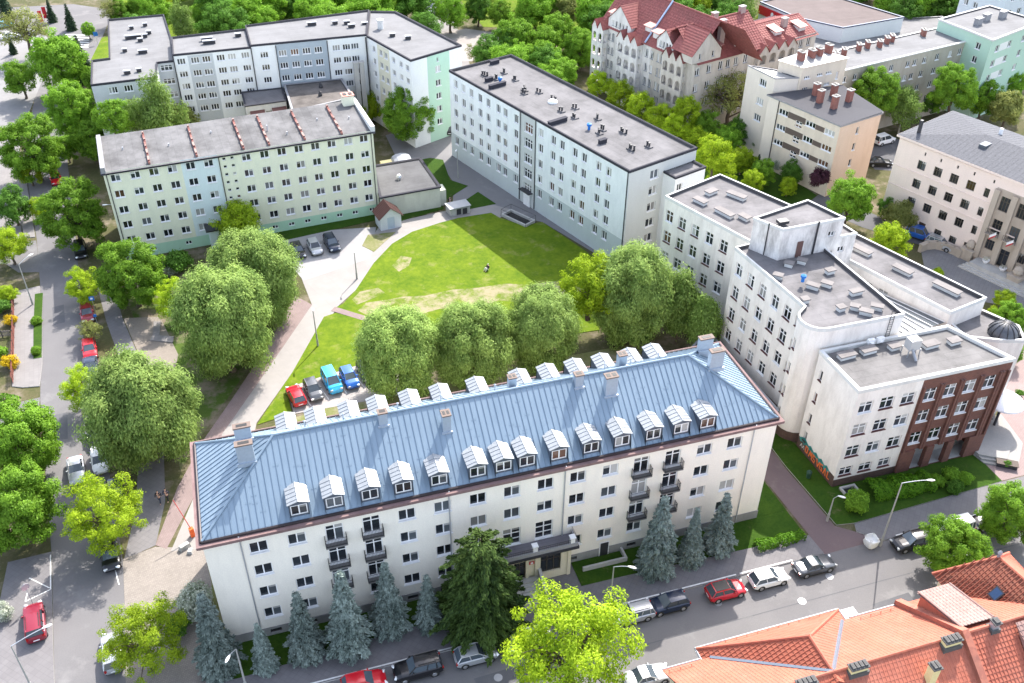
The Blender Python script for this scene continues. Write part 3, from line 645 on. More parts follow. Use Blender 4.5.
# ------------------------------------------------------------------ white modernist school F with brick front
wF = plaster('weathered_white',(.78,.74,.69),.38,(.40,.36,.32)); wF2 = plaster('weathered_white_heavy',(.74,.71,.68),.75,(.25,.23,.22))
bF = brick('dark_red_brick',(.17,.062,.042),(.095,.036,.028),(.19,.12,.1)); bPl = brick('plinth_brick',(.11,.06,.045),(.07,.04,.035),(.12,.1,.09),.35,.14)
school = thing('school_building','weathered white modernist school of stepped flat roofed wings with brick faced front','building',(67,18,0))
rF = [12.5,9.55,6.6,3.7]
def alt(cols, rows, w, h, st='cross'):
    return [(s,z,w,h,st, 'brown_sill' if (i+j)%3 else 'white') for j,z in enumerate(rows) for i,s in enumerate(cols)]
dP = .3
body(school,[(58.54,40.08),(63.6,26.6),(73.5,30.9),(67.79,43.49)],0,15,[wF,bPl],{0:dict(wins=alt([1.0,3.2,5.4,7.7,10.0],rF,1.2,1.6),zones=[(0,15,0,1.0,1)]),2:dict(wins=alt([3,6,9],rF,1.2,1.6))},felt_M,cop_white,.35,.22,.04)
ac = [(62.2+1.95*math.cos(R(a)), 11.1+1.95*math.sin(R(a))) for a in (140,160,180,200,220,240,260)]
p2 = [(60.7,26.0),(62.0,13.3)]+ac+[(62.4,9.1),(71.1,9.1),(70.2,27.2)]
nf = {0:dict(wins=alt([1.3,3.6,5.9,8.2,10.4],[13.0,9.95,6.9,3.9],1.2,1.65)+[(s_,z,.45,1.3,'one','brown_sill') for z in (13.0,9.95,6.9,3.9) for s_ in (12.1,)],zones=[(0,15,0,1.3,1)])}
for i in range(1,10): nf[i] = dict(zones=[(0,30,0,1.3,1)])
nf[3] = dict(wins=[(.33,z,.5,1.35,'one','brown_sill') for z in (12.2,9.1,6.0,3.1)],zones=[(0,15,0,1.3,1)])
body(school,p2,0,15.35,[wF,bPl],nf,felt_M,cop_white,.35,.22,.04)
p3 = [(62.3,25.76),(64.15,22.58),(72.07,22.86),(70.31,27.75)]
body(school,p3,14.9,19.0,[wF2],{1:dict(wins=[(6.6,17.2,.9,.7,'two',None)])},felt_M,cop_white,.25,.25,.05,wname='tower')
c = MB(); x,y = 67.2,22.6; c.box(66.4,67.1,22.55,22.72,15.05,17.0); c.build('door',plain('brown_door',(.13,.07,.06),.7),school)
c = MB(); c.path([(68.6,22.6,15.1),(68.6,22.6,19.3)],.12,6); c.path([(63.2,24.0,15.1),(63.2,24.0,19.2)],.07,6); c.box(64.2,65.4,23.5,24.3,19.0,19.35); c.build('downpipe',M['dark'],school)
body(school,[(71.4,22.9),(74.3,23.0),(73.4,28.5),(70.6,28.0)],0,16.6,[wF2],{0:dict(wins=[(1.2,14.8,.9,.7,'two',None)])},felt_M,cop_white,.2,.25,.05)
body(school,[(78.76,10.7),(84.3,11.9),(77.8,29.8),(72.4,28.2)],0,13.0,[wF],{3:dict(wins=[(s,10.9,1.3,1.2,'six') for s in (18.5-16.9,18.5-14.9,18.5-12.5,18.5-10.1,18.5-8.0)]+[]),0:dict(wins=[])},felt_M,cop_white,.35,.22,.04)
c = MB(); c.add([(71.2,9.6,11.6),(78.5,10.8,11.6),(73.5,22.6,11.2),(71.0,22.6,11.2)],[(0,1,2,3)]); c.build('glass_roof',M['glass2'],school)
c = MB()
for i in range(9): t=i/8; c.tube((71.2+7.3*t,9.6+1.2*t,11.66),(71.0+2.5*t,22.6,11.26),.05,.05,4)
c.build('glazing_bars',M['white'],school)
# F5 with dome
p5 = [(79.6,8.6),(82.8,7.0),(85.4,6.2),(86.6,8.6),(84.3,13.4),(79.8,12.4)]
body(school,p5,0,11.0,[wF],{},felt_M,cop_white,.3,.3,.05)
c = MB(); c.lathe((84.3,8.2,10.6),[(1.58,0),(1.62,.27),(1.53,.58),(1.27,1.04),(.89,1.39),(.39,1.58),(0,1.62)],24); dm = c.build('dome',plain('dome_sheet',(.10,.105,.115),.4,.4),school,True)
c = MB()
for i in range(12):
    a = math.pi*2*i/12; pr = [(1.64,.28),(1.55,.6),(1.29,1.06),(.9,1.41),(.4,1.6),(0,1.64)]
    c.path([(84.3+r_*math.cos(a),8.2+r_*math.sin(a),10.6+z) for r_,z in pr],.05,4)
c.build('dome_rib',M['dark'],school)
# F6 front block: white part and brick part
p6 = [(61.65,2.0),(79.6,1.9),(76.8,8.7),(61.5,8.7)]
w6 = alt([1.35,3.75,6.2],[10.6,7.7,4.75],1.55,1.5)+[(1.2,2.0,1.5,1.2,'cross','brown_sill'),(3.5,2.0,1.5,1.2,'cross','brown_sill'),(5.8,2.0,1.4,1.2,'cross','brown_sill')]
w6 += [(s,z,1.45,1.6,'cross','white') for s in (8.75,11.1,13.45,15.8) for z in (10.5,7.65,4.65)]
mb_holes = [(9.9,1.5,1.5,2.9),(12.4,1.5,1.7,2.9),(15.0,1.5,1.9,2.9)]
c = MB(); facade(c,p6[0],p6[1],0,13,[w[:4] for w in w6]+mb_holes,[(7.45,20,0,13,1),(0,7.45,0,1.0,2)],depth=.3)
facade(c,p6[1],p6[2],0,13,[],[(0,20,0,13,1)]); facade(c,p6[2],p6[3],0,13); facade(c,p6[3],p6[0],0,13,[(1.0,z,.5,1.3) for z in (10.5,7.6,4.7,2.2)],[(0,20,0,1.5,2)])
c.build('wall',[wF,bF,bPl],school)
for w in w6: add_window(school,p6[0],-.3,w[0],w[1],w[2],w[3],w[4],'frame',w[5])
for z in (10.5,7.6,4.7,2.2): add_window(school,p6[3],-88.7,1.0,z,.5,1.3,'one','frame','brown_sill')
c = MB()
for s in (7.75,9.75,10.05,12.1,12.4,14.45,14.75,16.8,17.1,17.75):
    x,y = 61.65+s, 2.0-.005*s; c.box(x-.12,x+.12,y-.24,y+.02,3.0 if s>7.8 else 0,11.7)
for s0,s1 in ((7.5,9.15),(10.65,11.55),(13.25,14.05),(15.95,17.9)): c.box(61.65+s0,61.65+s1,1.72,1.98,0,3.02)
c.build('pilaster',bF,school)
c = MB(); c.box(69.3,78.6,3.6,3.75,.1,3.2); c.box(69.0,78.8,2.0,3.6,.0,.1); c.build('portico_back',M['concrete'],school)
d = MB(); inr = offset(p6,-.3); d.poly([(x,y,12.7) for x,y in inr]); d.build('roof',bitumen('felt_F6',(.185,.178,.175),0,1.0,.35),school)
c = MB(); ringp(c,offset(p6,.06),inr,12.66,13.08); c.build('parapet',cop_white,school)
vcap = plaster('vent_cap_slab',(.20,.185,.18),.5,streak=False)
def vent_box(x,y,z,l,ang,w=.75,root=school):
    c = MB(); c.obox(x,y,z,z+.45,l,w,ang,0); c.obox(x,y,z+.45,z+.57,l+.22,w+.22,ang,1); c.build('roof_vent',[cop_white,vcap],root)
for px,py,l,a_ in ((789,264,.85,-45),(802,261,.9,-45),(830,271,.9,5),(813,286,1.25,-50),(827,284,1.05,-50),(856,292,1.3,5),(841,308,.75,5),(855,307,.85,-40),(866,312,1.25,-42),(877,307,1.1,-40),(805,300,.7,0),(778,276,.9,-45)): x,y = plan(px,py,15.3); vent_box(x,y,15.0,l,a_,.6)
for x,y,l,a in ((62.2,37.8,1.7,-68),(64.6,39.6,1.5,20),(63.7,34.3,2.5,-70),(67.2,37.8,2.4,-60),(65.5,32.6,1.3,-70)): vent_box(x,y,14.6,l,a)
for x,y,l in ((77.0,24.6,2.3),(79.0,19.5,2.2),(81.4,14.8,3.0)): vent_box(x,y,12.6,l,-69)
for x,y,l in ((63.7,7.3,1.8),(66.3,7.4,1.6),(69.2,7.2,1.1),(73.0,6.4,1.6),(75.7,6.2,1.2)): vent_box(x,y,12.65,l,4)
c = MB(); c.lathe((64.1,17.3,15.5),[(.18,0),(.18,.5),(.3,.55),(.3,.8),(0,.95)],10); c.build('roof_ventilator',M['blue'],school)
c = MB()
for sx in (-.7,.7):
    for sy in (-.5,.5): c.tube((70.3+sx,6.0+sy,12.65),(70.3+sx,6.0+sy,13.5),.06,.06,5)
c.box(69.7,70.9,5.5,6.5,13.45,14.6,1); c.lathe((70.3,6.0,14.6),[(.42,0),(.42,.08),(0,.1)],14,0); c.tube((70.9,6.2,13.7),(71.0,6.2,12.7),.15,.15,8); c.tube((70.0,5.5,13.6),(70.0,4.6,12.8),.14,.14,8)
c.build('cooling_unit',[M['grey'],plain('cooler_case',(.42,.42,.41),.6)],school)
for x,y in ((67.2,8.4),(68.3,8.4)): c = MB(); c.box(x-.4,x+.4,8.2,8.55,12.9,13.5); c.lathe((x,8.18,13.2),[(.2,0),(0,.01)],10); c.build('air_conditioner',M['white'],school)
c = MB()
for sx in (0,.45): c.tube((69.4+sx,9.0,12.7),(69.4+sx,9.0,16.2),.03,.03,5)
for i in range(11): c.tube((69.4,9.0,12.9+i*.3),(69.85,9.0,12.9+i*.3),.02,.02,4)
c.build('ladder',M['dark'],school)
# spray paint on the plinth: tangled orange letters, teal cloud
ga, gt, gw = plain('spray_orange',(.75,.17,.05),.6), plain('spray_teal',(.05,.28,.26),.6), plain('spray_pale',(.62,.6,.55),.6)
def G(s,z,d): x = 61.5-.0+.0242*s; return (x-.02-d, 8.6-s, z)
def stroke(mb,pts,w,d,m):
    for a,b_ in zip(pts[:-1],pts[1:]):
        dx,dz = b_[0]-a[0], b_[1]-a[1]; L=math.hypot(dx,dz) or 1; nx,nz = -dz/L*w/2, dx/L*w/2
        ex,ez = dx/L*w*.3, dz/L*w*.3
        mb.poly([G(a[0]-ex+nx,a[1]-ez+nz,d),G(b_[0]+ex+nx,b_[1]+ez+nz,d),G(b_[0]+ex-nx,b_[1]+ez-nz,d),G(a[0]-ex-nx,a[1]-ez-nz,d)],m)
c = MB(); random.seed(5)
for s,z in ((.7,1.5),(1.0,1.65),(1.3,1.5),(2.2,1.5),(3.2,1.45),(4.2,1.45),(5.2,1.4)): stroke(c,[(s-.35,z-.15),(s,z+.1),(s+.35,z-.1)],.5,.012,1)
x = 1.5
for gl in ([(0,.3),(0,1),(.35,1),(.35,.3),(0,.3)],[(0,.2),(.15,1),(.3,.5),(.45,1),(.55,.2)],[(.35,.9),(0,.95),(.05,.55),(.4,.5),(.35,.15),(0,.2)],[(0,1),(.3,.2),(.55,.95)],[(.4,1),(0,.9),(0,.3),(.4,.2),(.4,.55),(.2,.55)],[(0,.2),(.2,1),(.4,.2)],[(0,1),(0,.2),(.35,.25)]):
    stroke(c,[(x+a,.25+b_*1.05) for a,b_ in gl],.16,.024,0); x += .68
for s in (.5,.9): stroke(c,[(s,.5),(s+.2,1.0),(s+.35,.6)],.09,.018,2)
gr_ = c.build('graffiti',[ga,gt,gw],school); random.seed(11)
# round canopy and entrance steps at the side of the brick front
c = MB(); c.lathe((84.6,5.2,3.4),[(0,0),(2.1,.0),(2.2,.12),(2.1,.28),(0,.3)],32); c.build('canopy',M['white'],school,True)
c = MB(); c.lathe((84.0,4.7,0),[(.14,0),(.14,3.4)],10); c.lathe((85.2,5.7,0),[(.14,0),(.14,3.4)],10); c.build('canopy_post',M['dark'],school)
c = MB()
for i,z in enumerate((.6,.4,.2)): c.prism([(79.2,1.2-.45*i),(81.6+.3*i,-.3-.55*i),(84.6+.4*i,2.2-.3*i),(86.0+.2*i,6.0),(78.4,6.0)],0,z,0)
c.build('entrance_steps',plaster('pale_stone',(.29,.28,.265),.2,streak=False),school)
c = MB()
for i in range(4): c.box(79.9+i*.5,79.94+i*.5,3.6+i*.6,3.64+i*.6,0.75,2.9)
c.box(79.8,82,3.5,5.8,2.9,3.0); c.build('glass_porch',M['dark'],school)
# low rendered annex between school and main block
lean = thing('lean_to_annex','single storey annex with dark felt roof squeezed against the white school','annex',(57.5,16,0))
body(lean,[(56.2,10.8),(60.1,11.2),(59.4,27.0),(55.6,24.0)],0,3.3,[wF],{},felt_dark,cop_grey,.1,.25,.1)
c = MB(); c.lathe((57.4,19,3.2),[(.2,0),(.2,.4),(.3,.45),(0,.7)],8); c.build('roof_ventilator',M['galv'],lean)
# ------------------------------------------------------------------ courthouse K
wK = plaster('pale_stucco',(.72,.60,.53),.1); stK = plaster('sandstone',(.40,.34,.28),.3); mK = plain('grey_sheet_roof',(.085,.088,.10),.75,.05,.15,.25)
court = thing('courthouse','pale pinkish official building with stone portico bays, flags and a low grey metal roof','building',(112,42,0))
aK = -69.6; oK = (100.22,50.04); pK = rectpoly(*oK,aK,36,13.5)
cK = [4.3,6.9,9.45,12.0]; wK_ = [(s,z,1.25,1.35,'grid',None) for s in cK for z in (10.3,7.4,4.5)]+[(14.4,z,.75,1.3,'grid',None) for z in (10.2,7.3,4.4)]+[(s,12.1,.25,.5,'one',None) for s in (4.4,6.9,9.5,12.0,14.9)]+[(s,1.6,1.1,1.1,'grid',None) for s in (6.9,9.5,11.9,14.2)]
wK_ += [(s,z,1.3,h,'grid',None) for s in (17.2,19.7,22.2,24.7) for z,h in ((9.6,2.1),(6.2,2.0))]+[(17.1,3.3,1.2,1.5,'grid',None),(21.7,3.3,1.2,1.5,'grid',None),(19.4,2.2,1.4,2.6,'door',None)]
body(court,pK,0,13.4,[wK,stK],{0:dict(wins=wK_,fm='dark_frame',zones=[(15.6,27,1.0,11.6,1)],prob=(.8,.15,0,.05)),},None,None)
c = MB()
for s in (15.9,18.45,20.95,23.45,25.95): x,y = on(oK,aK,s,-.2); c.obox(x,y,.9,11.4,.75,.5,aK)
c.build('pilaster',stK,court); c = MB(); 
x,y = on(oK,aK,18,-.04); c.obox(x,y,5.7,5.85,4,.12,aK)
for z in (8.9,5.9,12.9): x,y = on(oK,aK,7.8,-.05); c.obox(x,y,z,z+.12,15.5,.14,aK)
c.build('string_course',wK,court)
c = MB(); oo = offset(pK,.35); rdg = [on(oK,aK,9,6.5),on(oK,aK,30,6.5)]; zr = 15.0
Q = [(*p,13.5) for p in oo]; Ra,Rb = (*rdg[0],zr),(*rdg[1],zr)
for pts in ((Q[0],Q[1],Rb,Ra),(Q[2],Q[3],Ra,Rb),(Q[3],Q[0],Ra),(Q[1],Q[2],Rb)): c.poly(pts); seams(c,pts,.7,.04,.015)
c.poly(Q[::-1]); ringp(c,offset(pK,.38),offset(pK,-.1),13.2,13.48,1); c.build('roof',[mK,wK],court)
for s,n,h in ((1.5,2.0,1.3),(9.5,9.5,.9)): x,y = on(oK,aK,s,n); c = MB(); c.obox(x,y,13.4,14.4+h,.4,.4,aK); c.build('chimney',M['dark'] if s<5 else M['white'],court)
x,y = on(oK,aK,10.3,4.2); c = MB(); c.obox(x,y,14.2,14.75,1.0,1.6,aK); c.build('rooflight',M['glass2'],court)
for s in (17.2,19.7): 
    x,y = on(oK,aK,s,-.5); c = MB(); c.obox(x,y,5.0,5.1,1.9,.7,aK); o_ = c.build('balcony',stK,court); c = MB()
    for t in np.linspace(-.9,.9,9): q = on(oK,aK,s+t,-.82); c.tube((*q,5.1),(*q,5.9),.02,.02,4)
    a_,b_ = on(oK,aK,s-.9,-.82),on(oK,aK,s+.9,-.82); c.tube((*a_,5.9),(*b_,5.9),.025,.025,4); r_=c.build('railing',M['iron'],o_)
    fl = thing('national_flag','white over red flag hanging from the %s courthouse balcony' % ('left hand' if s<18 else 'right hand'),'flag',(*on(oK,aK,s+.2,-.95),4.9)); c = MB()
    A_ = on(oK,aK,s-.1,-.95); B2 = on(oK,aK,s+.9,-1.55); c.tube((*A_,5.2),(*B2,6.3),.025,.025,5,2)
    for k in range(2):
        for j in range(6):
            t0,t1 = j/6,(j+1)/6; P_ = lambda t,u: (A_[0]+(B2[0]-A_[0])*t+.06*math.sin(u*7+t*3), A_[1]+(B2[1]-A_[1])*t+.06*math.cos(u*6), 5.2+1.1*t-.05-u*.75)
            c.poly([P_(t0,k*.5+.5),P_(t1,k*.5+.5),P_(t1,k*.5),P_(t0,k*.5)],k)
    c.build('flag_cloth',[M['white'],M['red'],M['galv']],fl)
c = MB()
for i in range(5): x,y = on(oK,aK,20.5,-1.2-.45*i); c.obox(x,y,0,.95-.19*i,8.5+.5*i,.48 if i else 2.2,aK)
c.build('steps',M['concrete'],court)
c = MB(); x,y = on(oK,aK,19.4,-.32); c.obox(x,y,.9,1.0,1.6,.3,aK); c.build('door_step',stK,court)
# ------------------------------------------------------------------ beige stair block P1/P2
wP = plaster('beige_render',(.64,.56,.46),.25,(.36,.31,.25)); wPo = plaster('ochre_gable',(.62,.48,.37),.22,(.4,.27,.17)); wPp = plaster('pale_panel',(.68,.61,.53),.15); pnl = plain('brown_panel',(.10,.075,.065),.6)
bP = brick('stack_brick',(.28,.085,.055),(.2,.06,.045),(.25,.2,.18))
beige = thing('beige_block','beige four storey block with ochre gable and five brick chimneys on dark roof','building',(98,68,0))
p1 = [(91.35,71.65),(95.81,58.08),(104.6,60.45),(103.9,70.6)]
def strip(z): return [(3.4,z,1.9,.95,'three'),(8.9,z,1.9,.95,'three'),(12.6,z,1.9,.95,'three')]
w1 = sum([strip(z) for z in (10.2,7.65,5.1)],[])+[(6.7,z-.55,1.3,.5,'two',None) for z in (10.2,7.65,5.1)]+[(6.7,z-1.15,1.3,.45,'two',None) for z in (10.2,7.65,5.1)]
body(beige,p1,0,12.0,[wP,wPp,wPo,pnl],{0:dict(wins=w1,zones=[(0,2.3,0,12,1),(4.4,7.9,9.75,10.75,3),(4.4,7.9,7.2,8.2,3),(4.4,7.9,4.65,5.65,3),(9.9,11.6,9.8,10.6,3),(9.9,11.6,7.25,8.05,3),(9.9,11.6,4.7,5.5,3)]),
   1:dict(base=2,wins=grid([4.2],[10.2,7.5,4.8],.6,1.2,'one'))},None,None)
c = MB(); o1 = offset(p1,.2); c.poly([(*o1[0],12.05),(*o1[1],12.05),(*o1[2],12.2),(*o1[3],12.6)]); ringp(c,o1,offset(p1,-.3),11.8,12.04,1); c.build('roof',[plain('slate_felt',(.05,.05,.058),.9),cop_grey],beige)
for s,n in ((4.6,5.6),(6.8,4.0),(6.5,7.6),(9.6,4.0),(9.3,7.9)): x,y = on(p1[0],-71.8,s,n); brick_stack(beige,x,y,11.8,14.1,.75,.9,-71.8,bP)
body(beige,[(94.58,75.38),(96.6,71.5),(105.9,73.3),(103.0,78.6)],0,16.0,[wP],{1:dict(wins=[(s,z,1.2,.5,'three') for s in (1.3,4.0,5.9) for z in (14.1,12.2)]+[(7.9,13.3,.6,1.3,'two')])},None,None,wname='stair_tower')
c = MB(); pt = [(94.58,75.38),(96.6,71.5),(105.9,73.3),(103.0,78.6)]; ot = offset(pt,.2); ap = (100.2,75.2,16.7)
for i in range(4): c.poly([(*ot[i],16.0),(*ot[(i+1)%4],16.0),ap])
c.build('roof',plain('tower_sheet',(.28,.28,.28),.5,.3),beige)
for x,y in ((97.5,73.9),(99.6,74.2),(101.2,74.6),(103.6,75.6)): brick_stack(beige,x,y,15.9,17.6,.7,1.2,10,bP)
body(beige,[(91.2,79.0),(92.6,72.6),(96.4,71.8),(94.6,76.0)],0,14.2,[wPp],{0:dict(wins=grid([4.0],[12.6,9.4,6.6],1.6,1.2,'three')),1:dict()},plain('pale_sheet',(.33,.33,.33),.5,.2),cop_grey,.1,.2,.05)
c = MB(); x,y = on(p1[0],-71.8,2.3,-.08); c.path([(x,y,11.8),(x,y,.2)],.08,6); x,y = on(p1[0],-71.8,.1,-.05); c.build('downpipe',M['dark'],beige)
# ------------------------------------------------------------------ long drab block P3
longb = thing('drab_block','long drab grey beige block with a pale roof and a row of brick chimneys','building',(122,80,0))
wL = plaster('drab_render',(.42,.385,.33),.35,(.25,.22,.18)); p3 = rectpoly(107.1,75.3,11.9,31.4,7.4)
cL = [11.7,15.7,17.4,19.8,23.0,26.3,28.8,30.3]
body(longb,p3,0,13,[wL],{0:dict(wins=[(s,z,1.0,1.15,'two') for s in cL+[.7,3.2,6.0,8.8] for z in (11.3,8.8,6.3,3.8)])},felt_pale,cop_white,.1,.3,.2)
for s,n in ((5.5,5.5),(9.5,6),(11.8,6.2),(16.5,6.2),(18.2,6.6),(25.5,6),(3.0,5),(14,5.5)): x,y = on(p3[0],11.9,s,n); brick_stack(longb,x,y,12.8,14.0,1.4,.6,70,bP)
# ------------------------------------------------------------------ mint block
mint = thing('mint_block','mint green apartment block with white window panels at the upper right edge','building',(142,82,0))
wm = plaster('mint_render',(.43,.60,.49),.08); wmw = plaster('white_panel',(.7,.72,.7),.05)
pm = [(135.95,81.54),(136.7,76.0),(152,81.8),(149,92),(134.8,88)]
body(mint,pm,0,15,[wm,wmw],{0:dict(wins=grid([3.0],[13.1,10.7,8.3],1.1,1.2)),1:dict(wins=grid([2.6,6.8,11.5],[12.9,10.2,7.6,5],1.2,1.2),zones=[(3.3,6.1,z-.7,z+.7,1) for z in (12.9,10.2,7.6,5)])},felt_pale,cop_white,.2,.3,.15)
for x,y in ((140,84),(143,85.5),(147,86)): c = MB(); c.obox(x,y,14.7,15.9,1.6,.8,20); c.obox(x,y,15.9,16.05,1.8,1.0,20); c.build('chimney',cop_grey,mint)
# ------------------------------------------------------------------ supermarket
sup = thing('supermarket','low supermarket with brown felt roof, dark blue edge and red sign band','building',(135,112,0))
wS = plaster('white_metal_panel',(.62,.64,.67),.1); ps = [(121.6,127.5),(123.8,116.2),(129.4,108.0),(145.3,110.2),(139.5,126),(133,131)]
navy = plain('navy_edge',(.03,.05,.11),.5,.1)
body(sup,ps,0,7.5,[wS,navy],{},bitumen('felt_brown2',(.15,.12,.115),0,1.0,.15),navy,.15,.35,.1)
sg = thing('shop_sign','red sign band with white emblem and lettering on the white supermarket','sign',(121,115,5)); c = MB()
p0,p1_ = Vector((121.65,127.3)),Vector((123.75,116.4)); d_ = (p1_-p0).normalized(); nn_ = Vector((d_.y,-d_.x))
pt = lambda s,z,o: (p0.x+d_.x*s+nn_.x*o, p0.y+d_.y*s+nn_.y*o, z)
L_ = (p1_-p0).length
c.add([pt(0,5.2,.1),pt(L_,5.2,.1),pt(L_,6.9,.1),pt(0,6.9,.1),pt(0,5.2,.4),pt(L_,5.2,.4),pt(L_,6.9,.4),pt(0,6.9,.4)],[(4,5,6,7),(0,4,7,3),(5,1,2,6),(3,7,6,2),(0,1,5,4)]); c.build('sign_board',M['red'],sg); c = MB()
cs = 4.4
c.poly([pt(cs+.45*math.cos(a),6.05+.5*math.sin(a),.43) for a in np.linspace(0,6.28,14)[:-1]])
for i in range(7): c.poly([pt(5.2+i*.62,5.75,.43),pt(5.62+i*.62,5.75,.43),pt(5.62+i*.62,6.25+.1*(i%2),.43),pt(5.2+i*.62,6.25+.1*(i%2),.43)])
c.build('lettering',M['white'],sg)
# flat annex roof between supermarket and P3
lowr = thing('market_hall','broad low hall with grey felt roof between supermarket and drab block','building',(128,96,0))
body(lowr,[(106,84),(133,90),(158,104),(160,116),(146,118),(120,118.5),(113,104)],0,4.5,[wS],{},bitumen('felt_grey3',(.21,.207,.21),12,1.2,.2),cop_grey,.15,.3,.1)
for x,y in ((115,96),(120,102),(126,98),(133,104),(118,106),(140,104),(150,108),(146,113)): c = MB(); c.obox(x,y,4.2,5.0,.9,.6,12); c.build('roof_vent',M['dark'],lowr)
# white tower block, far right corner
far = thing('white_tower','tall pale blue white block cut off at the upper right corner','building',(165,107,0))
body(far,[(158,110),(160,99.5),(182,104),(180,116)],0,24,[plaster('far_white',(.6,.63,.66),.1)],{0:dict(wins=grid([1.6,4,6.5,9],[22,19,16,13,10,7],1.1,1.2)),1:dict(wins=grid([2,5,8,11,14,17],[22,19,16,13,10,7,4],1.2,1.3))},felt_pale,cop_white)
# ------------------------------------------------------------------ red roofed tenement T
wTt = plaster('tenement_grey_white',(.64,.62,.60),.6,(.34,.32,.3)); wTg = plaster('tenement_beige',(.50,.46,.41),.6,(.28,.25,.22)); rT = None
def tile_mat(name, c0, c1, dirt=.3, dc=(.12,.08,.06)):
    m,t,b = nt(name); b.inputs['Roughness'].default_value=.75; b.inputs['Specular IOR Level'].default_value=.25
    v = N(t,'ShaderNodeTexVoronoi'); v.inputs['Scale'].default_value=3.2; t.links.new(coords(t),v.inputs['Vector'])
    sp = t.nodes.new('ShaderNodeSeparateColor'); t.links.new(v.outputs['Color'],sp.inputs[0])
    a = ramp(t,sp.outputs[0],c0,c1,0,1); n1 = noise(t,coords(t),.35,8,.7)
    f = t.nodes.new('ShaderNodeMapRange'); f.inputs[1].default_value=.48; f.inputs[2].default_value=.75; f.inputs[4].default_value=dirt; t.links.new(n1,f.inputs[0])
    t.links.new(mixc(t,f.outputs[0],a,dc),b.inputs['Base Color']); return m
rT = tile_mat('old_red_tile',(.27,.09,.082),(.21,.07,.065),.3)
ten = thing('tenement','ornate art nouveau tenement with steep red tiled roofs, gables and arched loggias','building',(90,97,0))
aW,aF = -72.92,16.72; oW = (77.5,109.17); eW = 25.0; cor = on(oW,aW,25,0); LF = 30.0
W_ = lambda s,n,z: (*on(oW,aW,s,n),z); F_ = lambda s,n,z: (*on(cor,aF,s,n),z)
rw = [11.1,8.5,5.9,3.3]
winW = [(s,z,.75,1.5,'two') for s in (2.3,3.4,5.0,12.9,14.3) for z in rw]+[(s,z,.6,1.5,'two') for s in (15.9,16.8) for z in rw]
winF = [(s,z,1.0,1.5,'two') for s in (.8,3.5,6.2,8.0,9.9,12.2,26.2,28.2) for z in (11.3,8.4,5.5,2.8)]
pT = [oW,cor,F_(LF,0,0)[:2],F_(LF,11,0)[:2],F_(10.5,11,0)[:2],W_(0,10.5,0)[:2]]
body(ten,pT,0,12.7,[wTt,wTg],{0:dict(wins=winW,zones=[(14,26,0,13,1)],sill='grey'),1:dict(base=1,wins=winF,sill='grey')},None,None)
# main roofs
c = MB(); rz = 19.0
tiles_ = lambda pts: tiles(c,pts,0,.5,.05,.6,.04)
tiles_([W_(-.4,-.4,12.6),W_(24.6,-.4,12.6),W_(24.6,5.4,rz),W_(-.4,5.4,rz)]); tiles_([W_(30,11,12.6),W_(-.4,11,12.6),W_(-.4,5.4,rz),W_(30,5.4,rz)])
tiles_([F_(.3,-.4,12.6),F_(17,-.4,12.6),F_(17,5.5,17.4),F_(.3,5.5,17.4)]); tiles_([F_(17,11.4,12.6),F_(.3,11.4,12.6),F_(.3,5.5,17.4),F_(17,5.5,17.4)])
tiles_([F_(17,-.4,12.3),F_(LF+.3,-.4,12.3),F_(LF+.3,5.0,14.7),F_(17,5.0,14.7)]); tiles_([F_(LF+.3,11.4,12.3),F_(17,11.4,12.3),F_(17,5.0,14.7),F_(LF+.3,5.0,14.7)])
c.poly([F_(17,-.4,12.6),F_(17,11.4,12.6),F_(17,5.5,17.4)],1); c.poly([F_(LF+.2,-.3,12.3),F_(LF+.2,11.3,12.3),F_(LF+.2,5.0,14.7)],1); c.poly([W_(-.3,-.3,12.6),W_(-.3,5.4,rz),W_(-.3,10.9,12.6)],1)
c.build('roof',[rT,wTg],ten)
c = MB()
for a,b_ in ((W_(-.4,5.4,rz),W_(26,5.4,rz)),(F_(0,5.5,17.4),F_(17,5.5,17.4)),(F_(17,5.0,14.7),F_(LF,5.0,14.7))): c.tube(a,b_,.16,.16,6)
c.build('ridge',rT,ten)
def gable(Pf, s, w, z0, za, back, wm, windows, name='gable', proud=.12):
    g = MB(); p0,p1_ = Pf(s-w,-proud,0)[:2],Pf(s+w,-proud,0)[:2]; top = z0+windows[1]+.5
    facade(g,p0,p1_,z0,top,[(w+o,z0+windows[1]-.1,.5,1.0) for o in windows[0]])
    k = (za-z0)/w; ins = 0
    g.poly([Pf(s-w,-proud,top),Pf(s+w,-proud,top),Pf(s,-proud,max(za+.2,top+w*.9))])
    for sx in (-1,1): g.poly([Pf(s+sx*w,-proud,z0),Pf(s+sx*w,-proud,top),Pf(s+sx*w,back*.5,top),Pf(s+sx*w,back*.5,z0)])
    o = g.build(name,wm,ten); zt = max(za+.2,top+w*.9)
    ang = aW if Pf is W_ else aF
    r = MB()
    for sx in (-1,1):
        pts = [Pf(s+sx*(w+.25),-proud-.2,top-.2),Pf(s,-proud-.2,zt+.1),Pf(s,back,zt+.1),Pf(s+sx*(w+.25),back,top-.2)]
        if sx>0: pts = pts[::-1]
        tiles(r,pts,0,.5,.05,0,0) ; r.poly([(x,y,z-.06) for x,y,z in pts][::-1])
    r.build('gable_roof',rT,o)
    for w_ in windows[0]: add_window(ten,p0,ang,w+w_,z0+windows[1]-.1,.5,1.0,'one','frame','grey')
gable(W_,5.2,3.2,12.9,17.0,5.2,wTt,((-1.9,-1.0,0,1.0,1.9),1.0)); gable(W_,17.5,2.1,12.9,16.3,4.6,wTt,((-1.2,-.4,.4,1.2),1.0)); gable(F_,2.4,3.3,12.9,17.6,5.0,wTg,((-1.5,1.5),1.1))
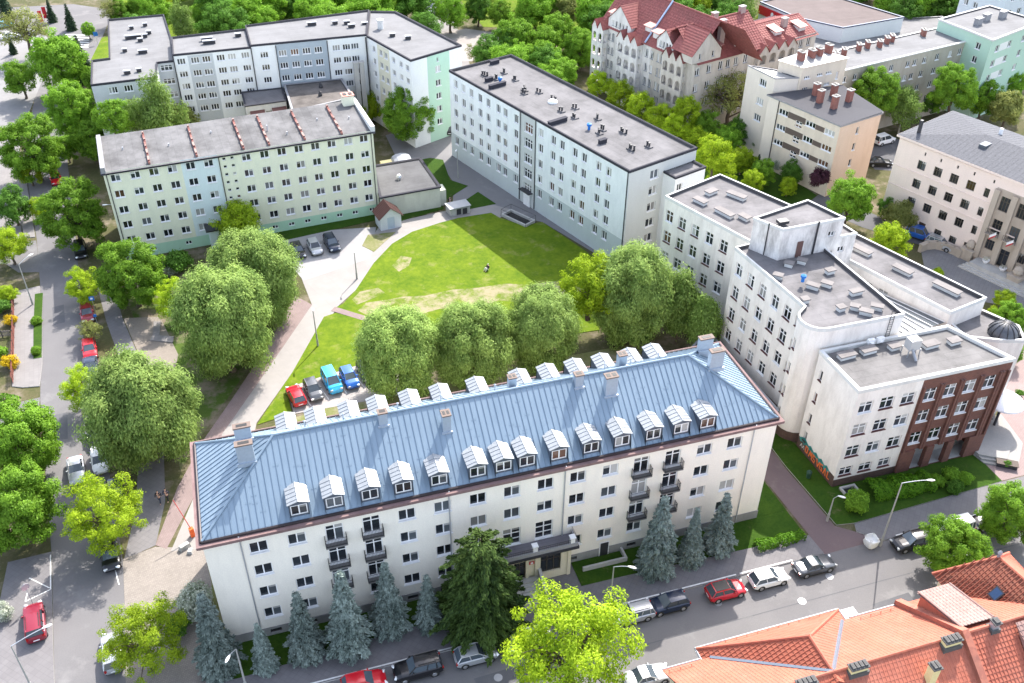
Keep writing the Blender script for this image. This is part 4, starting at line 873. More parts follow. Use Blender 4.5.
def loggia(Pf, s0, n, step, rows, proj, wm, gz, ang):
    """projecting bay of arched balconies, one little gable roof per arch"""
    g = MB(); s1 = s0+n*step; hol = []
    p0,p1_ = Pf(s0,-proj,0)[:2],Pf(s1,-proj,0)[:2]
    facade(g,p0,p1_,0,gz,[(step*(i+.5),z,step*.66,1.7) for i in range(n) for z in rows],depth=.3)
    facade(g,Pf(s0,0,0)[:2],p0,0,gz,[(proj/2,z,proj*.5,1.6) for z in rows],depth=.2); facade(g,p1_,Pf(s1,0,0)[:2],0,gz,[(proj/2,z,proj*.5,1.6) for z in rows],depth=.2)
    for z in rows:                                        # arch heads and floors
        for i in range(n):
            cx = s0+step*(i+.5); r_ = step*.33
            for sx in (-1,1):
                pts = [Pf(cx+sx*r_,-proj-.004,z+.85)]+[Pf(cx+sx*r_*math.cos(t),-proj-.004,z+.25+.6*math.sin(t)) for t in np.linspace(0,math.pi/2,6)]
                g.poly(pts)
        q = [Pf(s0+.02,-proj+.3,0)[:2],Pf(s1-.02,-proj+.3,0)[:2],Pf(s1-.02,-.02,0)[:2],Pf(s0+.02,-.02,0)[:2]]; g.prism(q,z-1.15,z-.95,0,bottom=True)
    g.poly([Pf(s0,-proj,gz),Pf(s1,-proj,gz),Pf(s1,0,gz),Pf(s0,0,gz)])
    o = g.build('loggia',wm,ten); r = MB(); f = MB()
    for i in range(n):
        a,b_,m = s0+step*i, s0+step*(i+1), s0+step*(i+.5)
        f.poly([Pf(a,-proj,gz),Pf(b_,-proj,gz),Pf(m,-proj,gz+1.25)])
        for e_,fl in ((a-.1,0),(b_+.1,1)):
            pts = [Pf(e_,-proj-.2,gz-.1),Pf(m,-proj-.2,gz+1.35),Pf(m,2.2,gz+1.35),Pf(e_,2.2,gz-.1)]
            r.poly(pts if not fl else pts[::-1]); r.poly([(x,y,z-.08) for x,y,z in (pts[::-1] if not fl else pts)])
    f.build('loggia_gable',wm,o); r.build('loggia_roof',rT,o)
loggia(W_,6.1,3,1.9,[10.6,8.0,5.4,2.8],1.3,wTt,12.4,aW); loggia(W_,-1.2,2,1.6,[10.6,8.0,5.4,2.8],1.3,wTt,12.4,aW); loggia(W_,18.0,3,1.75,[10.9,8.3,5.7,3.1],1.0,wTg,12.7,aW)
loggia(F_,14.6,4,2.35,[10.6,7.9,5.3],.9,wTg,12.0,aF)
for Pf,s,n,z in ((W_,11.6,1.2,14.2),(W_,14.2,.8,13.9),(W_,21.0,1.0,14.4),(F_,5.9,1.0,13.6),(F_,10.8,.9,13.6),(F_,21.6,1.8,12.9),(F_,27.4,1.4,12.8),(W_,2.0,1.0,14.0)):
    g = MB(); ang = aW if Pf is W_ else aF; x,y,_ = Pf(s,n+.7,0); g.obox(x,y,z-1.2,z+1.0,1.7,1.6,ang,0); o = g.build('dormer',wTt,ten)
    g = MB(); A_ = [Pf(s-1.05,n-.5,z+1.0),Pf(s+1.05,n-.5,z+1.0),Pf(s+1.05,n+2.2,z+1.5),Pf(s-1.05,n+2.2,z+1.5)]; g.add(A_+[(a,b_,c_+.12) for a,b_,c_ in A_],[(4,5,6,7),(3,2,1,0),(0,1,5,4),(1,2,6,5),(3,0,4,7)]); g.build('dormer_roof',plain('pale_red_sheet',(.42,.20,.18),.6),o)
    p_ = Pf(s,n-.12,0)[:2]; add_window(ten,p_,ang,0,z+.25,1.2,.85,'two','frame',None)
c = MB(); 
for a,b_ in ((W_(12.6,-.4,12.9),W_(12.6,5.4,19.25)),): c.tube(a,b_,.17,.17,6)
c.build('valley_gutter',plain('gully_zinc',(.36,.45,.58),.4,.4),ten)
for P_ in (W_(13.4,5.6,0),W_(15.0,6.2,0),W_(23,7.5,0),F_(9,5.6,0),F_(15.6,5.6,0),F_(24.5,3.2,0),W_(5.2,9.0,0)):
    g = MB(); g.obox(P_[0],P_[1],13.0,20.2 if P_[0]<84 else 18.3 if P_[0]<101 else 15.3,1.1,.75,aF); g.obox(P_[0],P_[1],20.2 if P_[0]<84 else 18.3 if P_[0]<101 else 15.3,20.35 if P_[0]<84 else 18.45 if P_[0]<101 else 15.45,1.25,.9,aF,1); g.build('chimney',[plaster('pinkish_stack',(.36,.28,.26),.3),M['concrete']],ten)
# ------------------------------------------------------------------ orange roofed houses R (front right)
tl = tile_mat('orange_tile',(.40,.125,.078),(.34,.105,.068),.25,(.40,.24,.19)); tlo = tile_mat('shaded_slope_tile',(.25,.085,.052),(.19,.07,.048),.55,(.10,.085,.06)); tld = tile_mat('weathered_tile',(.30,.19,.165),(.25,.155,.135),.6,(.26,.23,.215))  # tlo: darker tile for a west slope, its shade put into the colour
wR = plaster('pale_yellow_render',(.6,.53,.38),.2); zinc = plain('valley_zinc',(.15,.18,.22),.5,.3)
ra_ = thing('orange_roofed_house','house with fresh orange tiled roof, hipped bay and yellow chimneys at the bottom','building',(40,-25,0))
zE,zR,vE,vR,uE = 9.8,14.0,-18.8,-24.85,52.0
c = MB()
facade(c,(60,-31),(60,-19.2),0,9.6); facade(c,(uE,-19.3),(32.4,-19.3),0,9.7,[(s,z,1.1,1.6) for s in (1.5,18) for z in (8,5,2)]); facade(c,(32.4,-19.3),(32.4,-30.4),0,9.6); facade(c,(32.4,-30.4),(uE,-30.4),0,9.7,[(2+3*i,z,1.1,1.6) for i in range(6) for z in (8,5,2)])
facade(c,(47.2,-18.1),(35.7,-18.1),0,9.4,[(1.8+2.7*i,z,1.1,1.6) for i in range(4) for z in (7.8,5,2)]); facade(c,(47.2,-21),(47.2,-18.1),0,9.4); facade(c,(35.7,-18.1),(35.7,-21),0,9.4)
c.poly([(32.4,-19.3,9.7),(32.4,-24.85,13.9),(32.4,-30.4,9.7)]); c.build('wall',wR,ra_)
for i in range(4):
    for z in (7.8,5,2): add_window(ra_,(47.2,-18.1),180,1.8+2.7*i,z,1.1,1.6,'two')
for s in (1.5,18):
    for z in (8,5,2): add_window(ra_,(uE,-19.3),180,s,z,1.1,1.6,'two')
for i in range(6):
    for z in (8,5,2): add_window(ra_,(32.4,-30.4),0,2+3*i,z,1.1,1.6,'two')
c = MB(); th = lambda p: tiles(c,p,0,.36,.022,.3,.025)
th([(uE,vE,zE),(31.9,vE,zE),(31.9,vR,zR),(uE,vR,zR)]); th([(31.9,-30.9,zE),(uE,-30.9,zE),(uE,vR,zR),(31.9,vR,zR)])
for p in ([(uE,vE,zE-.1),(31.9,vE,zE-.1),(31.9,vR,zR-.1),(uE,vR,zR-.1)],[(31.9,-30.9,zE-.1),(uE,-30.9,zE-.1),(uE,vR,zR-.1),(31.9,vR,zR-.1)]): c.poly(p[::-1])
c.build('roof',tl,ra_)
c = MB(); bx0,bx1,bm,by,bz,bt = 35.3,47.6,41.55,-17.65,9.5,14.0; ap = (bm,-21.8,bt); ri = (bm,-25.6,bt)
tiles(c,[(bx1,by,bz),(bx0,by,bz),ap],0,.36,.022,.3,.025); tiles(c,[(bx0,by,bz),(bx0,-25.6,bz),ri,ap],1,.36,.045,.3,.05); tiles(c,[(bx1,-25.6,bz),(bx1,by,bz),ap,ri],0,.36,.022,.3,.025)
c.build('bay_roof',[tl,tile_mat('shaded_bay_tile',(.33,.10,.06),(.27,.08,.05),.2)],ra_)  # west slope takes a darker copy of the tile: shade as colour
c = MB()
for a,b_ in (((bx0,by,bz),ap),((bx1,by,bz),ap),(ap,(bm,-24.8,bt)),((31.9,vR,zR),(uE,vR,zR))): c.tube((a[0],a[1],a[2]+.03),(b_[0],b_[1],b_[2]+.03),.12,.12,6)
c.build('ridge',tl,ra_)
c = MB()
def valley(a,b_): c.tube((a[0],a[1],a[2]+.02),(b_[0],b_[1],b_[2]+.02),.17,.17,5)
zs = lambda v: zE+(zR-zE)*(vE-v)/(vE-vR)
vb = lambda u: vE-(bz+(bt-bz)*(u-bx0)/(bm-bx0)-zE)/(zR-zE)*(vE-vR)
valley((bx0+.5,vb(bx0+.5),zs(vb(bx0+.5))),(bm,vR,zR)); valley((bx1-.5,vb(bx0+.5),zs(vb(bx0+.5))),(bm,vR,zR)); c.build('valley_gutter',zinc,ra_)
c = MB()
for a,b_ in (((bx0-.1,by+.08,bz),(bx1+.1,by+.08,bz)),((31.9,vE+.08,zE),(bx0-.3,vE+.08,zE)),((bx1+.3,vE+.08,zE),(uE,vE+.08,zE)),((bx0-.08,by,bz),(bx0-.08,vE-.3,bz)),((bx1+.08,by,bz),(bx1+.08,vE-.3,bz))): c.tube((a[0],a[1],a[2]-.03),(b_[0],b_[1],b_[2]-.03),.1,.1,6)
c.build('gutter',M['cap_dark'] if 0 else plain('eave_gutter',(.22,.23,.25),.5,.3),ra_)
c = MB()
for u0,u1,v_,z_ in ((32.2,34.3,vE-.5,zs(vE-.5)),(48.4,51.4,vE-.5,zs(vE-.5)),(37.5,46,by-.35,bz+.35)):
    c.tube((u0,v_,z_+.3),(u1,v_,z_+.3),.025,.025,5)
    for k in np.arange(u0,u1+.1,.9): c.tube((k,v_,z_),(k,v_,z_+.32),.02,.02,4)
c.build('snow_guard',plain('red_steel',(.35,.12,.08),.5),ra_)
M['cap_dark'] = plain('flue_cap',(.09,.088,.085),.85)
def flue(root,x,y,z0,z1,lx,ly,n,wall=M['yellow']):
    c = MB(); c.obox(x,y,z0,z1,lx,ly,0,0); c.obox(x,y,z1,z1+.1,lx+.16,ly+.16,0,1)
    for i in range(n): t=(i+.5)/n-.5; c.obox(x+t*lx,y,z1+.1,z1+.24,lx/n*.75,ly*.9,0,1); c.obox(x+t*lx,y,z1+.24,z1+.245,lx/n*.45,ly*.5,0,2)
    c.obox(x,y,z0-.3,z0+.35,lx+.25,ly+.25,0,1); c.build('chimney',[wall,M['cap_dark'],M['black']],root)
flue(ra_,43.3,-25.15,13.6,14.35,1.3,.5,4); flue(ra_,50.9,-25.2,13.6,14.35,1.3,.55,4); flue(ra_,48.4,-26.7,12.2,14.3,.6,.6,2); flue(ra_,39.2,-25.2,13.6,14.35,1.35,.5,4)
rb_ = thing('orange_roofed_terrace','neighbouring house with orange roof, weathered shed dormer and skylight','building',(60,-25,0))
u2,u3 = 52.6,72.0
c = MB(); facade(c,(u3,-19.3),(u2,-19.3),0,9.7); facade(c,(u3,-30.4),(u3,-19.3),0,9.7); facade(c,(u2,-30.4),(u3,-30.4),0,9.7); facade(c,(63.5,-17.7),(56.9,-17.7),0,10.1,[(2,z,1.1,1.6) for z in (8,5,2)]); facade(c,(63.5,-20.5),(63.5,-17.7),0,10.1); facade(c,(56.9,-17.7),(56.9,-20.5),0,10.1); c.build('wall',wR,rb_)
for z in (8,5,2): add_window(rb_,(63.5,-17.7),180,2,z,1.1,1.6,'two')
c = MB()
tiles(c,[(u3,vE,zE),(u2,vE,zE),(u2,vR,zR),(u3,vR,zR)],0,.36,.022,.3,.025); tiles(c,[(u2,-30.9,zE),(u3,-30.9,zE),(u3,vR,zR),(u2,vR,zR)],0,.36,.045,.3,.05); c.build('roof',tl,rb_)
c = MB(); ap2,ri2 = (60.2,-19.2,13.2),(60.2,-25.4,14.2); y0,z0 = -17.2,10.2
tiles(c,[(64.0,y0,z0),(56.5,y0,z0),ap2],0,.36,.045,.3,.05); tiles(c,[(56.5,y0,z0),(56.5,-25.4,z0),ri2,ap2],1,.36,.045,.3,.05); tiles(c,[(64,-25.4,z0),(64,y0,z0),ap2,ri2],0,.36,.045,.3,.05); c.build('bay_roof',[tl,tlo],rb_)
c = MB()
for a,b_ in (((56.5,y0,z0),ap2),((64,y0,z0),ap2),(ap2,ri2),((u2,vR,zR),(u3,vR,zR))): c.tube((a[0],a[1],a[2]+.04),(b_[0],b_[1],b_[2]+.04),.13,.13,6)
c.build('ridge',tl,rb_)
c = MB(); c.lathe((60.2,-19.2,13.25),[(.16,0),(.1,.25),(.2,.4),(.12,.6),(0,.75)],8); c.build('finial',M['grey'],rb_)
# shed dormer
c = MB(); d0,d1 = 52.55,55.2; c.add([(d0,-20.2,10.6),(d0,-20.2,12.6),(d0,-24.2,13.85),(d0,-24.2,13.3)],[(0,1,2,3)]); c.add([(d1,-20.2,10.6),(d1,-20.2,12.6),(d1,-24.2,13.85),(d1,-24.2,13.3)],[(3,2,1,0)]); c.poly([(d1,-20.2,10.6),(d0,-20.2,10.6),(d0,-20.2,12.6),(d1,-20.2,12.6)]); sd_ = c.build('shed_dormer',tl,rb_)
c = MB(); tiles(c,[(d1+.15,-19.9,12.6),(d0-.15,-19.9,12.6),(d0-.15,-24.3,14.0),(d1+.15,-24.3,14.0)],0,.36,.05,.3,.03); c.poly([(d1+.15,-19.9,12.5),(d0-.15,-19.9,12.5),(d0-.15,-24.3,13.9),(d1+.15,-24.3,13.9)][::-1]); c.tube((d0-.1,-19.9,12.68),(d0-.1,-24.3,14.06),.08,.08,5); c.tube((d1+.1,-19.9,12.68),(d1+.1,-24.3,14.06),.08,.08,5); c.build('shed_dormer_roof',tld,sd_)
c = MB(); tiles(c,[(56.4,-28.6,12.3),(59.4,-28.6,12.3),(59.4,-25.2,14.1),(56.4,-25.2,14.1)],0,.36,.05,.3,.03); c.add([(56.4,-28.6,12.3),(56.4,-25.2,14.1),(56.4,-28.6,11.3)],[(0,1,2)]); c.poly([(56.4,-28.6,11.2),(59.4,-28.6,11.2),(59.4,-28.6,12.3),(56.4,-28.6,12.3)]); c.build('rear_dormer',[tld],rb_)
# fire wall between the two
c = MB(); c.add([(uE,vE+.2,zE-.6),(uE+.55,vE+.2,zE-.6),(uE+.55,vR,zR-.2),(uE,vR,zR-.2),(uE,vE+.2,zE+.45),(uE+.55,vE+.2,zE+.45),(uE+.55,vR,zR+.45),(uE,vR,zR+.45)],[(4,5,6,7),(0,4,7,3),(1,2,6,5),(0,1,5,4)]); c.add([(uE,-30.9,zE-.4),(uE+.55,-30.9,zE-.4),(uE+.55,vR,zR-.2),(uE,vR,zR-.2),(uE,-30.9,zE+.45),(uE+.55,-30.9,zE+.45),(uE+.55,vR,zR+.45),(uE,vR,zR+.45)],[(7,6,5,4),(3,7,4,0),(5,6,2,1),(4,5,1,0)]); c.build('fire_wall',tile_mat('wall_cap_tile',(.40,.15,.1),(.3,.11,.08),.5,(.09,.07,.06)),rb_)
flue(rb_,54.7,-25.0,13.7,14.6,.5,.5,1,M['galv'])
def skylight(root,u,v,gl):
    """roof window lying on the west slope of the bay roof"""
    k=(ri2[2]-z0)/(ri2[0]-56.5); n=Vector((-k,0,1)).normalized(); s_=Vector((1,0,k)).normalized(); p=Vector((u,v,z0+k*(u-56.5)))+n*.12; c=MB()
    q=[p-s_*.5+Vector((0,-.4,0)),p+s_*.5+Vector((0,-.4,0)),p+s_*.5+Vector((0,.4,0)),p-s_*.5+Vector((0,.4,0))]
    c.add([x-n*.15 for x in q]+q,[(4,5,6,7),(0,1,5,4),(1,2,6,5),(2,3,7,6),(3,0,4,7)],0)
    o=c.build('skylight',M['dark'],root); c=MB(); c.poly([p+n*.01+(x-p)*.8 for x in q]); c.build('pane',glass('skylight_glass',(.03,.09,.22)),o)
skylight(rb_,58.4,-21.6,None)
# ------------------------------------------------------------------ ground sheets
gr_dirt = ground('yard_earth',(.05,.07,.018),(.15,.125,.07),.2,3,(.21,.175,.13),(.5,.62))
gr_lawn = ground('lawn_sun_toned',(.055,.125,.004),(.185,.25,.013),.35,1.6,(.25,.25,.08),(.55,.72),.05)  # grass of the sunlit stretches, paired with a shade-toned copy
gr_dark = ground('lawn_shade_toned',(.022,.065,.006),(.055,.11,.01),.5,4,(.14,.13,.06),(.6,.72),.04)  # same grass with the shade put into a darker colour
gr_worn = ground('worn_turf',(.13,.17,.03),(.27,.25,.14),.4,3,(.32,.28,.2),(.5,.65))
asph = ground('asphalt',(.155,.15,.155),(.215,.208,.21),.12,9,(.25,.243,.243),(.55,.7),.006,.9)
asph2 = ground('asphalt_dark',(.11,.11,.12),(.16,.16,.17),.2,12,(.2,.2,.2),(.55,.7),.006,.9)
conc = paving('pale_concrete_drive',(.33,.31,.295),3.0,3.0,20,.85,.04,.0,.12)
pink = paving('red_pavers',(.27,.205,.195),.4,.2,60,.7,.1); slab = paving('grey_slabs',(.205,.195,.20),.5,.5,45,.7,.08,0); pale = paving('pale_slabs',(.255,.24,.235),.5,.5,5,.8,.08,0); cob = paving('cobbles',(.31,.275,.245),.22,.16,20,.55,.2)
redasph = ground('reddish_asphalt',(.16,.12,.125),(.20,.15,.15),.4,10,(.22,.18,.17),(.55,.7),.005)
kerbm = plaster('kerb_stone',(.44,.43,.42),.25,streak=False); linem = plain('road_paint',(.62,.62,.6),.7,0,.2,.15)
def sheet(name, pts, m, z, px=False, h=None, kerb=None):
    P = [plan(*p) for p in pts] if px else pts
    a = sum(P[i][0]*P[(i+1)%len(P)][1]-P[(i+1)%len(P)][0]*P[i][1] for i in range(len(P)))
    if a < 0: P = P[::-1]
    b = MB(); 
    if h: b.prism(P, z, z+h, 1 if kerb else 0, 0); o = b.build(name,[m,kerb] if kerb else m)
    else: b.poly([(x,y,z) for x,y in P]); o = b.build(name,m)
    return struct(o)
c = MB(); c.poly([(-1500,-1500,-.02),(1500,-1500,-.02),(1500,1500,-.02),(-1500,1500,-.02)]); struct(c.build('ground',gr_dirt))
# roads
sheet('front_road',[(-17,-14.6),(160,-14.6),(160,-5.7),(-6,-5.7),(-9,-2.5),(-13.5,-3)],asph,.004)
LK = [(-12.6,-14.6),(-14.3,5.5),(-15.05,15.2),(-18.0,40.7),(-19.5,62.5),(-21.3,79),(-25.8,109),(-26,140),(-23,162),(-27,175),(-40,178),(-60,182),(-60,196),(-22,192)]
RK = [(-13,185),(-15,165),(-18.2,140),(-19.5,118),(-18.5,104),(-16.6,85),(-14.7,63.5),(-13.7,50.4),(-11.6,38),(-10.2,26.5),(-8.6,13.2),(-8.2,3),(-8.2,-14.6)]
sheet('left_road',LK+RK,asph,.008)
sheet('side_road',[(-19.5,62.6),(-21.4,79),(-45,80),(-45,75.5),(-25,73.5),(-23,70.5),(-20.2,69.8)][1:],asph,.012)
sheet('side_road',[(-18.05,41.2),(-18.0,36.6),(-30,32),(-45,31),(-45,37),(-30,40)],asph,.012)
for q in ([(20,-9.0),(26.5,-8.8),(26.3,-10.2),(20.1,-10.4)],[(57,-12.2),(61,-12.0),(61,-13.6),(57.2,-13.8)],[(66,-9.6),(67.6,-9.6),(67.5,-14.4),(66,-14.4)],[(-16.5,33),(-14.6,32.8),(-14.9,37.5),(-16.8,37.4)],[(-12.6,20),(-11.2,20),(-11.6,25.6),(-13,25.4)],[(-17.6,56),(-16.2,56.2),(-16.6,60.5),(-18,60.2)]): sheet('road_patch',q,asph2,.0105)
for q in ([(-8,-10.15),(150,-10.15),(150,-10.07),(-8,-10.07)],): sheet('tar_seam',q,asph2,.0125)
# pavements
sheet('pavement',[(-7,-5.7),(56,-5.7),(55.8,-3.2),(36,-2.6),(17,-2.4),(1,-3.2),(-6,-3)],slab,0,h=.12,kerb=kerbm)
sheet('pavement',[(62.6,-5.9),(160,-5.9),(160,-2.5),(79,-2.6),(61,-3.2),(60.6,-4.2)],slab,0,h=.12,kerb=kerbm)
sheet('pavement',[(-8,-18.8),(160,-18.8),(160,-14.6),(-8,-14.6)],slab,0,h=.12,kerb=kerbm)
sheet('pavement',[(-20.1,43.6),(-18.25,43.3),(-18.3,48),(-19.55,62.5),(-19.9,66),(-23.1,65.5),(-22.4,57),(-21.3,44.2)],pale,0,h=.1,kerb=kerbm)
sheet('pavement',[(-23.1,80.3),(-21.6,80),(-25.8,109),(-28,109)],pale,0,h=.1,kerb=kerbm)
sheet('pavement',[(-13.47,-4),(-20,-4),(-19,16),(-15.15,16.2),(-14.33,5.5)],slab,0,h=.09,kerb=kerbm)
sheet('footpath',[(-12.6,64),(-10.6,64),(-9.2,55),(-7.2,46),(-5.4,38),(-4.6,30),(-4.6,20),(-5.6,14.2),(-8.5,13.2),(-7.4,20),(-7.2,30),(-7.8,38),(-9.4,46),(-11.2,55)],slab,.01)
sheet('sandy_patch',[(-9.1,55),(-4.6,54),(-2.6,45),(-3.4,40),(-5.3,38.2),(-7.1,46)],ground('sandy_soil',(.22,.19,.16),(.32,.28,.24),.3,4,(.12,.14,.05),(.6,.7)),.009)
sheet('stone_slab',[(150,341),(173,343),(174,337),(160,336),(161,322),(154,322),(153,335)],pale,.012,px=True,h=.1)
# park verge strips on the left pavement
for a,b_ in (((-19.35,49),(-19.95,56.8)),((-19.98,57.4),(-20.35,64))): sheet('verge',[(a[0]-.0,a[1]),(a[0]+.95,a[1]),(b_[0]+1.0,b_[1]),(b_[0],b_[1])],gr_dark,.1,h=.05,kerb=kerbm)
# entrance apron of cobbles and the drive
sheet('cobbled_apron',[(-8.15,-2.6),(-8.4,8.5),(-8.6,13.3),(-5.6,14.0),(-4.2,13.5),(-1.2,12.5),(-.6,8),(-1.0,-2.9)],cob,.012)
sheet('sandy_strip',[(-1.2,12.5),(0.35,13.5),(.38,-2.6),(-1.0,-2.9),(-.7,8)],gr_worn,.016)
sheet('drive',[(-4.2,13.0),(-1.0,12.3),(2.0,15.0),(5.4,29.5),(10.4,37.6),(17.9,50),(20.6,52.9),(24.2,59),(26.3,61.2),(25.6,66.4),(12.5,69.3),(12.4,63),(14.0,58),(14.5,51.1),(7.6,39),(1.7,28.9),(-1.7,20)],conc,.016)
sheet('brick_walk',[(-4.6,13.4),(-1.7,20),(1.7,28.9),(7.6,39),(14.5,51.1),(12.7,53.8),(8,43.6),(2.5,33.5),(-.6,28),(-3.4,21.5),(-5.6,14.2)],pink,.02)
sheet('parking_court',[(12.5,69.2),(13,62.5),(14.2,57.2),(24.0,60.4),(26.4,68.8),(12.5,71.0)],paving('court_slabs',(.36,.35,.35),2,2,5,.85,.05,0),.022)
sheet('path',[(25.6,66.6),(26.3,61.2),(31.2,65.9),(38.7,68),(44,68.1),(44.8,66.2),(47.4,68),(43.5,72),(38.5,70.8),(27,69.2)],conc,.02)
sheet('service_lane',[(38.5,70.6),(44,68.2),(50.6,63.2),(55.5,51),(58.3,42),(58.6,44),(43.2,88.9),(48,103),(44,104),(34,100),(34,88),(40.5,88.5),(41.0,79)],ground('lane',(.20,.195,.20),(.26,.255,.26),.2,10,(.29,.28,.28),(.55,.7),.006),.014)
sheet('lawn',[(370,319),(335,308),(343,304),(356,290),(374,263),(392,244),(412,232),(440,223),(459,218),(491,213),(500,218),(524,226),(542,222),(581,248),(606,266),(600,330),(500,345)],gr_lawn,.0,px=True,h=.05)
sheet('lawn',[(336,313),(368,322),(420,330),(430,372),(359,365),(286,388),(292,414),(272,420),(257,425),(292.7,372),(324,317)],gr_lawn,.0,px=True,h=.05)
worn2 = ground('worn_turf_track',(.075,.14,.008),(.19,.24,.03),.35,1.6,(.33,.29,.18),(.40,.56),.05)
sheet('worn_path',[(372,318),(358,311),(366,303),(388,300),(402,297),(425,296),(452,290),(478,288),(505,284),(531,285),(560,281),(585,290),(566,296),(541,295),(520,302),(498,301),(470,311),(440,309),(415,316),(395,312)],worn2,.054,px=True)
sheet('worn_patch',[(392,266),(401,256),(412,258),(409,266),(399,272)],worn2,.054,px=True)
sheet('worn_patch',[(352,300),(360,292),(378,288),(385,293),(370,300),(357,305)],worn2,.055,px=True)
sheet('cross_walk',[(335,307),(371,318),(367,322),(331,311)],pink,.058,px=True)
sheet('parking_bay',[(286,388),(359,365),(420,352),(430,390),(294,414)],paving('bay_pavers',(.40,.37,.36),.4,.4,10,.75,.08),.03,px=True)
sheet('rear_path',[(2.0,15.2),(52,15.2),(52,13.2),(.4,13.2)],paving('rear_slabs',(.42,.39,.37),1,1,0,.8,.05,0),.02)
sheet('rear_lot',[(9.6,29.2),(20,31),(52,31),(52,15.2),(4,15.2),(5.6,28)],gr_worn,.008)
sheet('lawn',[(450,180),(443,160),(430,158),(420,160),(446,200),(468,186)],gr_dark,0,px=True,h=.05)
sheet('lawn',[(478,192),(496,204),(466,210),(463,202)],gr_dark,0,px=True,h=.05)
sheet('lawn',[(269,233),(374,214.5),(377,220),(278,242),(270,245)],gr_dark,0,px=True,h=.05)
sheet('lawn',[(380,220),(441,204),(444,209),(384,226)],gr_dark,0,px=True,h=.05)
sheet('dirt_bed',[(368,235),(396,232),(374,252),(362,246)],gr_worn,0,px=True,h=.05)
sheet('grass_bank',[(-9,60),(-4.5,40),(-3,24),(-1.2,28),(8,44.5),(12.6,54.5),(12.2,64),(-8,66.5)],ground('shade_toned_turf',(.045,.10,.01),(.10,.14,.03),.2,3,(.22,.18,.13),(.46,.6)),.006)  # turf under the trees, their shade put into the darker green
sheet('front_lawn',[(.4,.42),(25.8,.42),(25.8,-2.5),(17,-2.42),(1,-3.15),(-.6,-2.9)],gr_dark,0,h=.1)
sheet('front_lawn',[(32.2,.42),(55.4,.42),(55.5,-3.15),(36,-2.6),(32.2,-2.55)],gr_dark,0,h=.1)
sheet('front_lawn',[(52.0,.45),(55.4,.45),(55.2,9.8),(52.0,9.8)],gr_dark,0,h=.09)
sheet('entrance_path',[(25.8,.42),(32.2,.42),(32.2,-2.55),(25.8,-2.5)],slab,.02)
sheet('red_lane',[(55.3,14),(55.5,5),(55.9,-3),(55.4,-5.72),(62.6,-5.72),(60.7,-4.2),(59.0,-2.8),(58.5,6),(58.6,14)],redasph,.016)
sheet('school_lawn',[(58.7,14),(58.65,6),(59.2,-2.8),(61,-3.1),(79.3,-2.5),(79.3,1.8),(61.6,1.9),(61.4,9),(60,12)],gr_dark,0,h=.1,kerb=kerbm)
sheet('forecourt',[(79.4,-2.4),(110,-2.4),(112,12),(98,24),(87.5,12),(86.5,6),(79.4,2)],paving('pink_forecourt',(.31,.235,.225),.4,.2,30,.8,.08),.012)
sheet('court_plaza',[(100.5,40.2),(98,36),(97.5,31),(99,27),(103,24),(112,18),(119,20),(108.5,36.5),(105,40.5)],paving('plaza_setts',(.24,.235,.24),.5,.5,40,.6,.1,0),.016)
sheet('court_lane',[(97,60),(100.2,50.5),(105,40.3),(101.5,40.6),(96,48),(92,57)],asph2,.01)
sheet('yard',[(109,64),(118,60),(124,72),(112,75)],asph2,.01)
sheet('market_lot',[(-60,142),(-27,120),(-24,162),(-28,176),(-60,180)],paving('lot_concrete',(.26,.255,.255),4,4,10,.9,.04,0),.01)
sheet('park_path',[(-31,117),(-27,117),(-23.5,80.5),(-26.5,80)],pale,.012)
sheet('park_road',[(52,200),(64,200),(62,172),(60,148),(57,128),(53,116),(48,116),(49,128),(54,146),(55.5,165)],pale,.01)
sheet('park_square',[(49,133),(66,128),(72,142),(62,150),(52,148)],ground('gravel',(.3,.27,.25),(.42,.39,.37),.2,6),.014)
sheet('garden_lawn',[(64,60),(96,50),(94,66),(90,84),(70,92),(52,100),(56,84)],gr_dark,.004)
sheet('park_grass',[(-14,160),(50,150),(50,215),(-12,215)],gr_lawn,.004)
sheet('park_grass',[(66,150),(118,128),(125,215),(66,215)],gr_lawn,.004)
sheet('green_verge',[(-24,165),(-18.2,141),(-12.5,145),(-9.8,170),(-15,166)][1:],gr_lawn,.02)
sheet('park_grass',[(-60,60),(-24,80),(-27,117),(-60,140)],gr_lawn,.004)
# road paint and covers
b = MB()
def dash(p,q,w=.12,z=.018):
    dx,dy = q[0]-p[0],q[1]-p[1]; L=math.hypot(dx,dy); nx,ny = -dy/L*w/2,dx/L*w/2
    b.poly([(p[0]-nx,p[1]-ny,z),(q[0]-nx,q[1]-ny,z),(q[0]+nx,q[1]+ny,z),(p[0]+nx,p[1]+ny,z)])
dash((-9.3,12.3),(-8.9,10.2),.1); dash((-10.2,12.1),(-9.3,12.3),.1)
for i in range(6): dash((-22.6,163+i*1.5),(-17.5,160.6+i*1.5),.5,.016)
o = b.build('road_marking',linem); struct(o)
b = MB()
for p,q in (((-17.0,10.6),(-14.9,11.4)),((-14.9,11.4),(-15.2,15.8)),((-17.0,10.6),(-16.9,11.6)),((-16.9,13.4),(-15.0,11.6))): dash(p,q,.1,.098)
struct(b.build('road_marking',linem))
b = MB()
for i in range(4): dash((10.6+2.15*i,34.4+.55*i),(11.6+2.15*i,30.6+.5*i),.09,.036)
struct(b.build('bay_marking',linem))
b = MB()
for u0 in np.arange(5,50,6.0): dash((u0,-5.52),(u0+5.6,-5.52),.14,.128)
for u0 in np.arange(64,110,6.0): dash((u0,-5.75),(u0+5.6,-5.75),.14,.128)
struct(b.build('edge_line',linem))
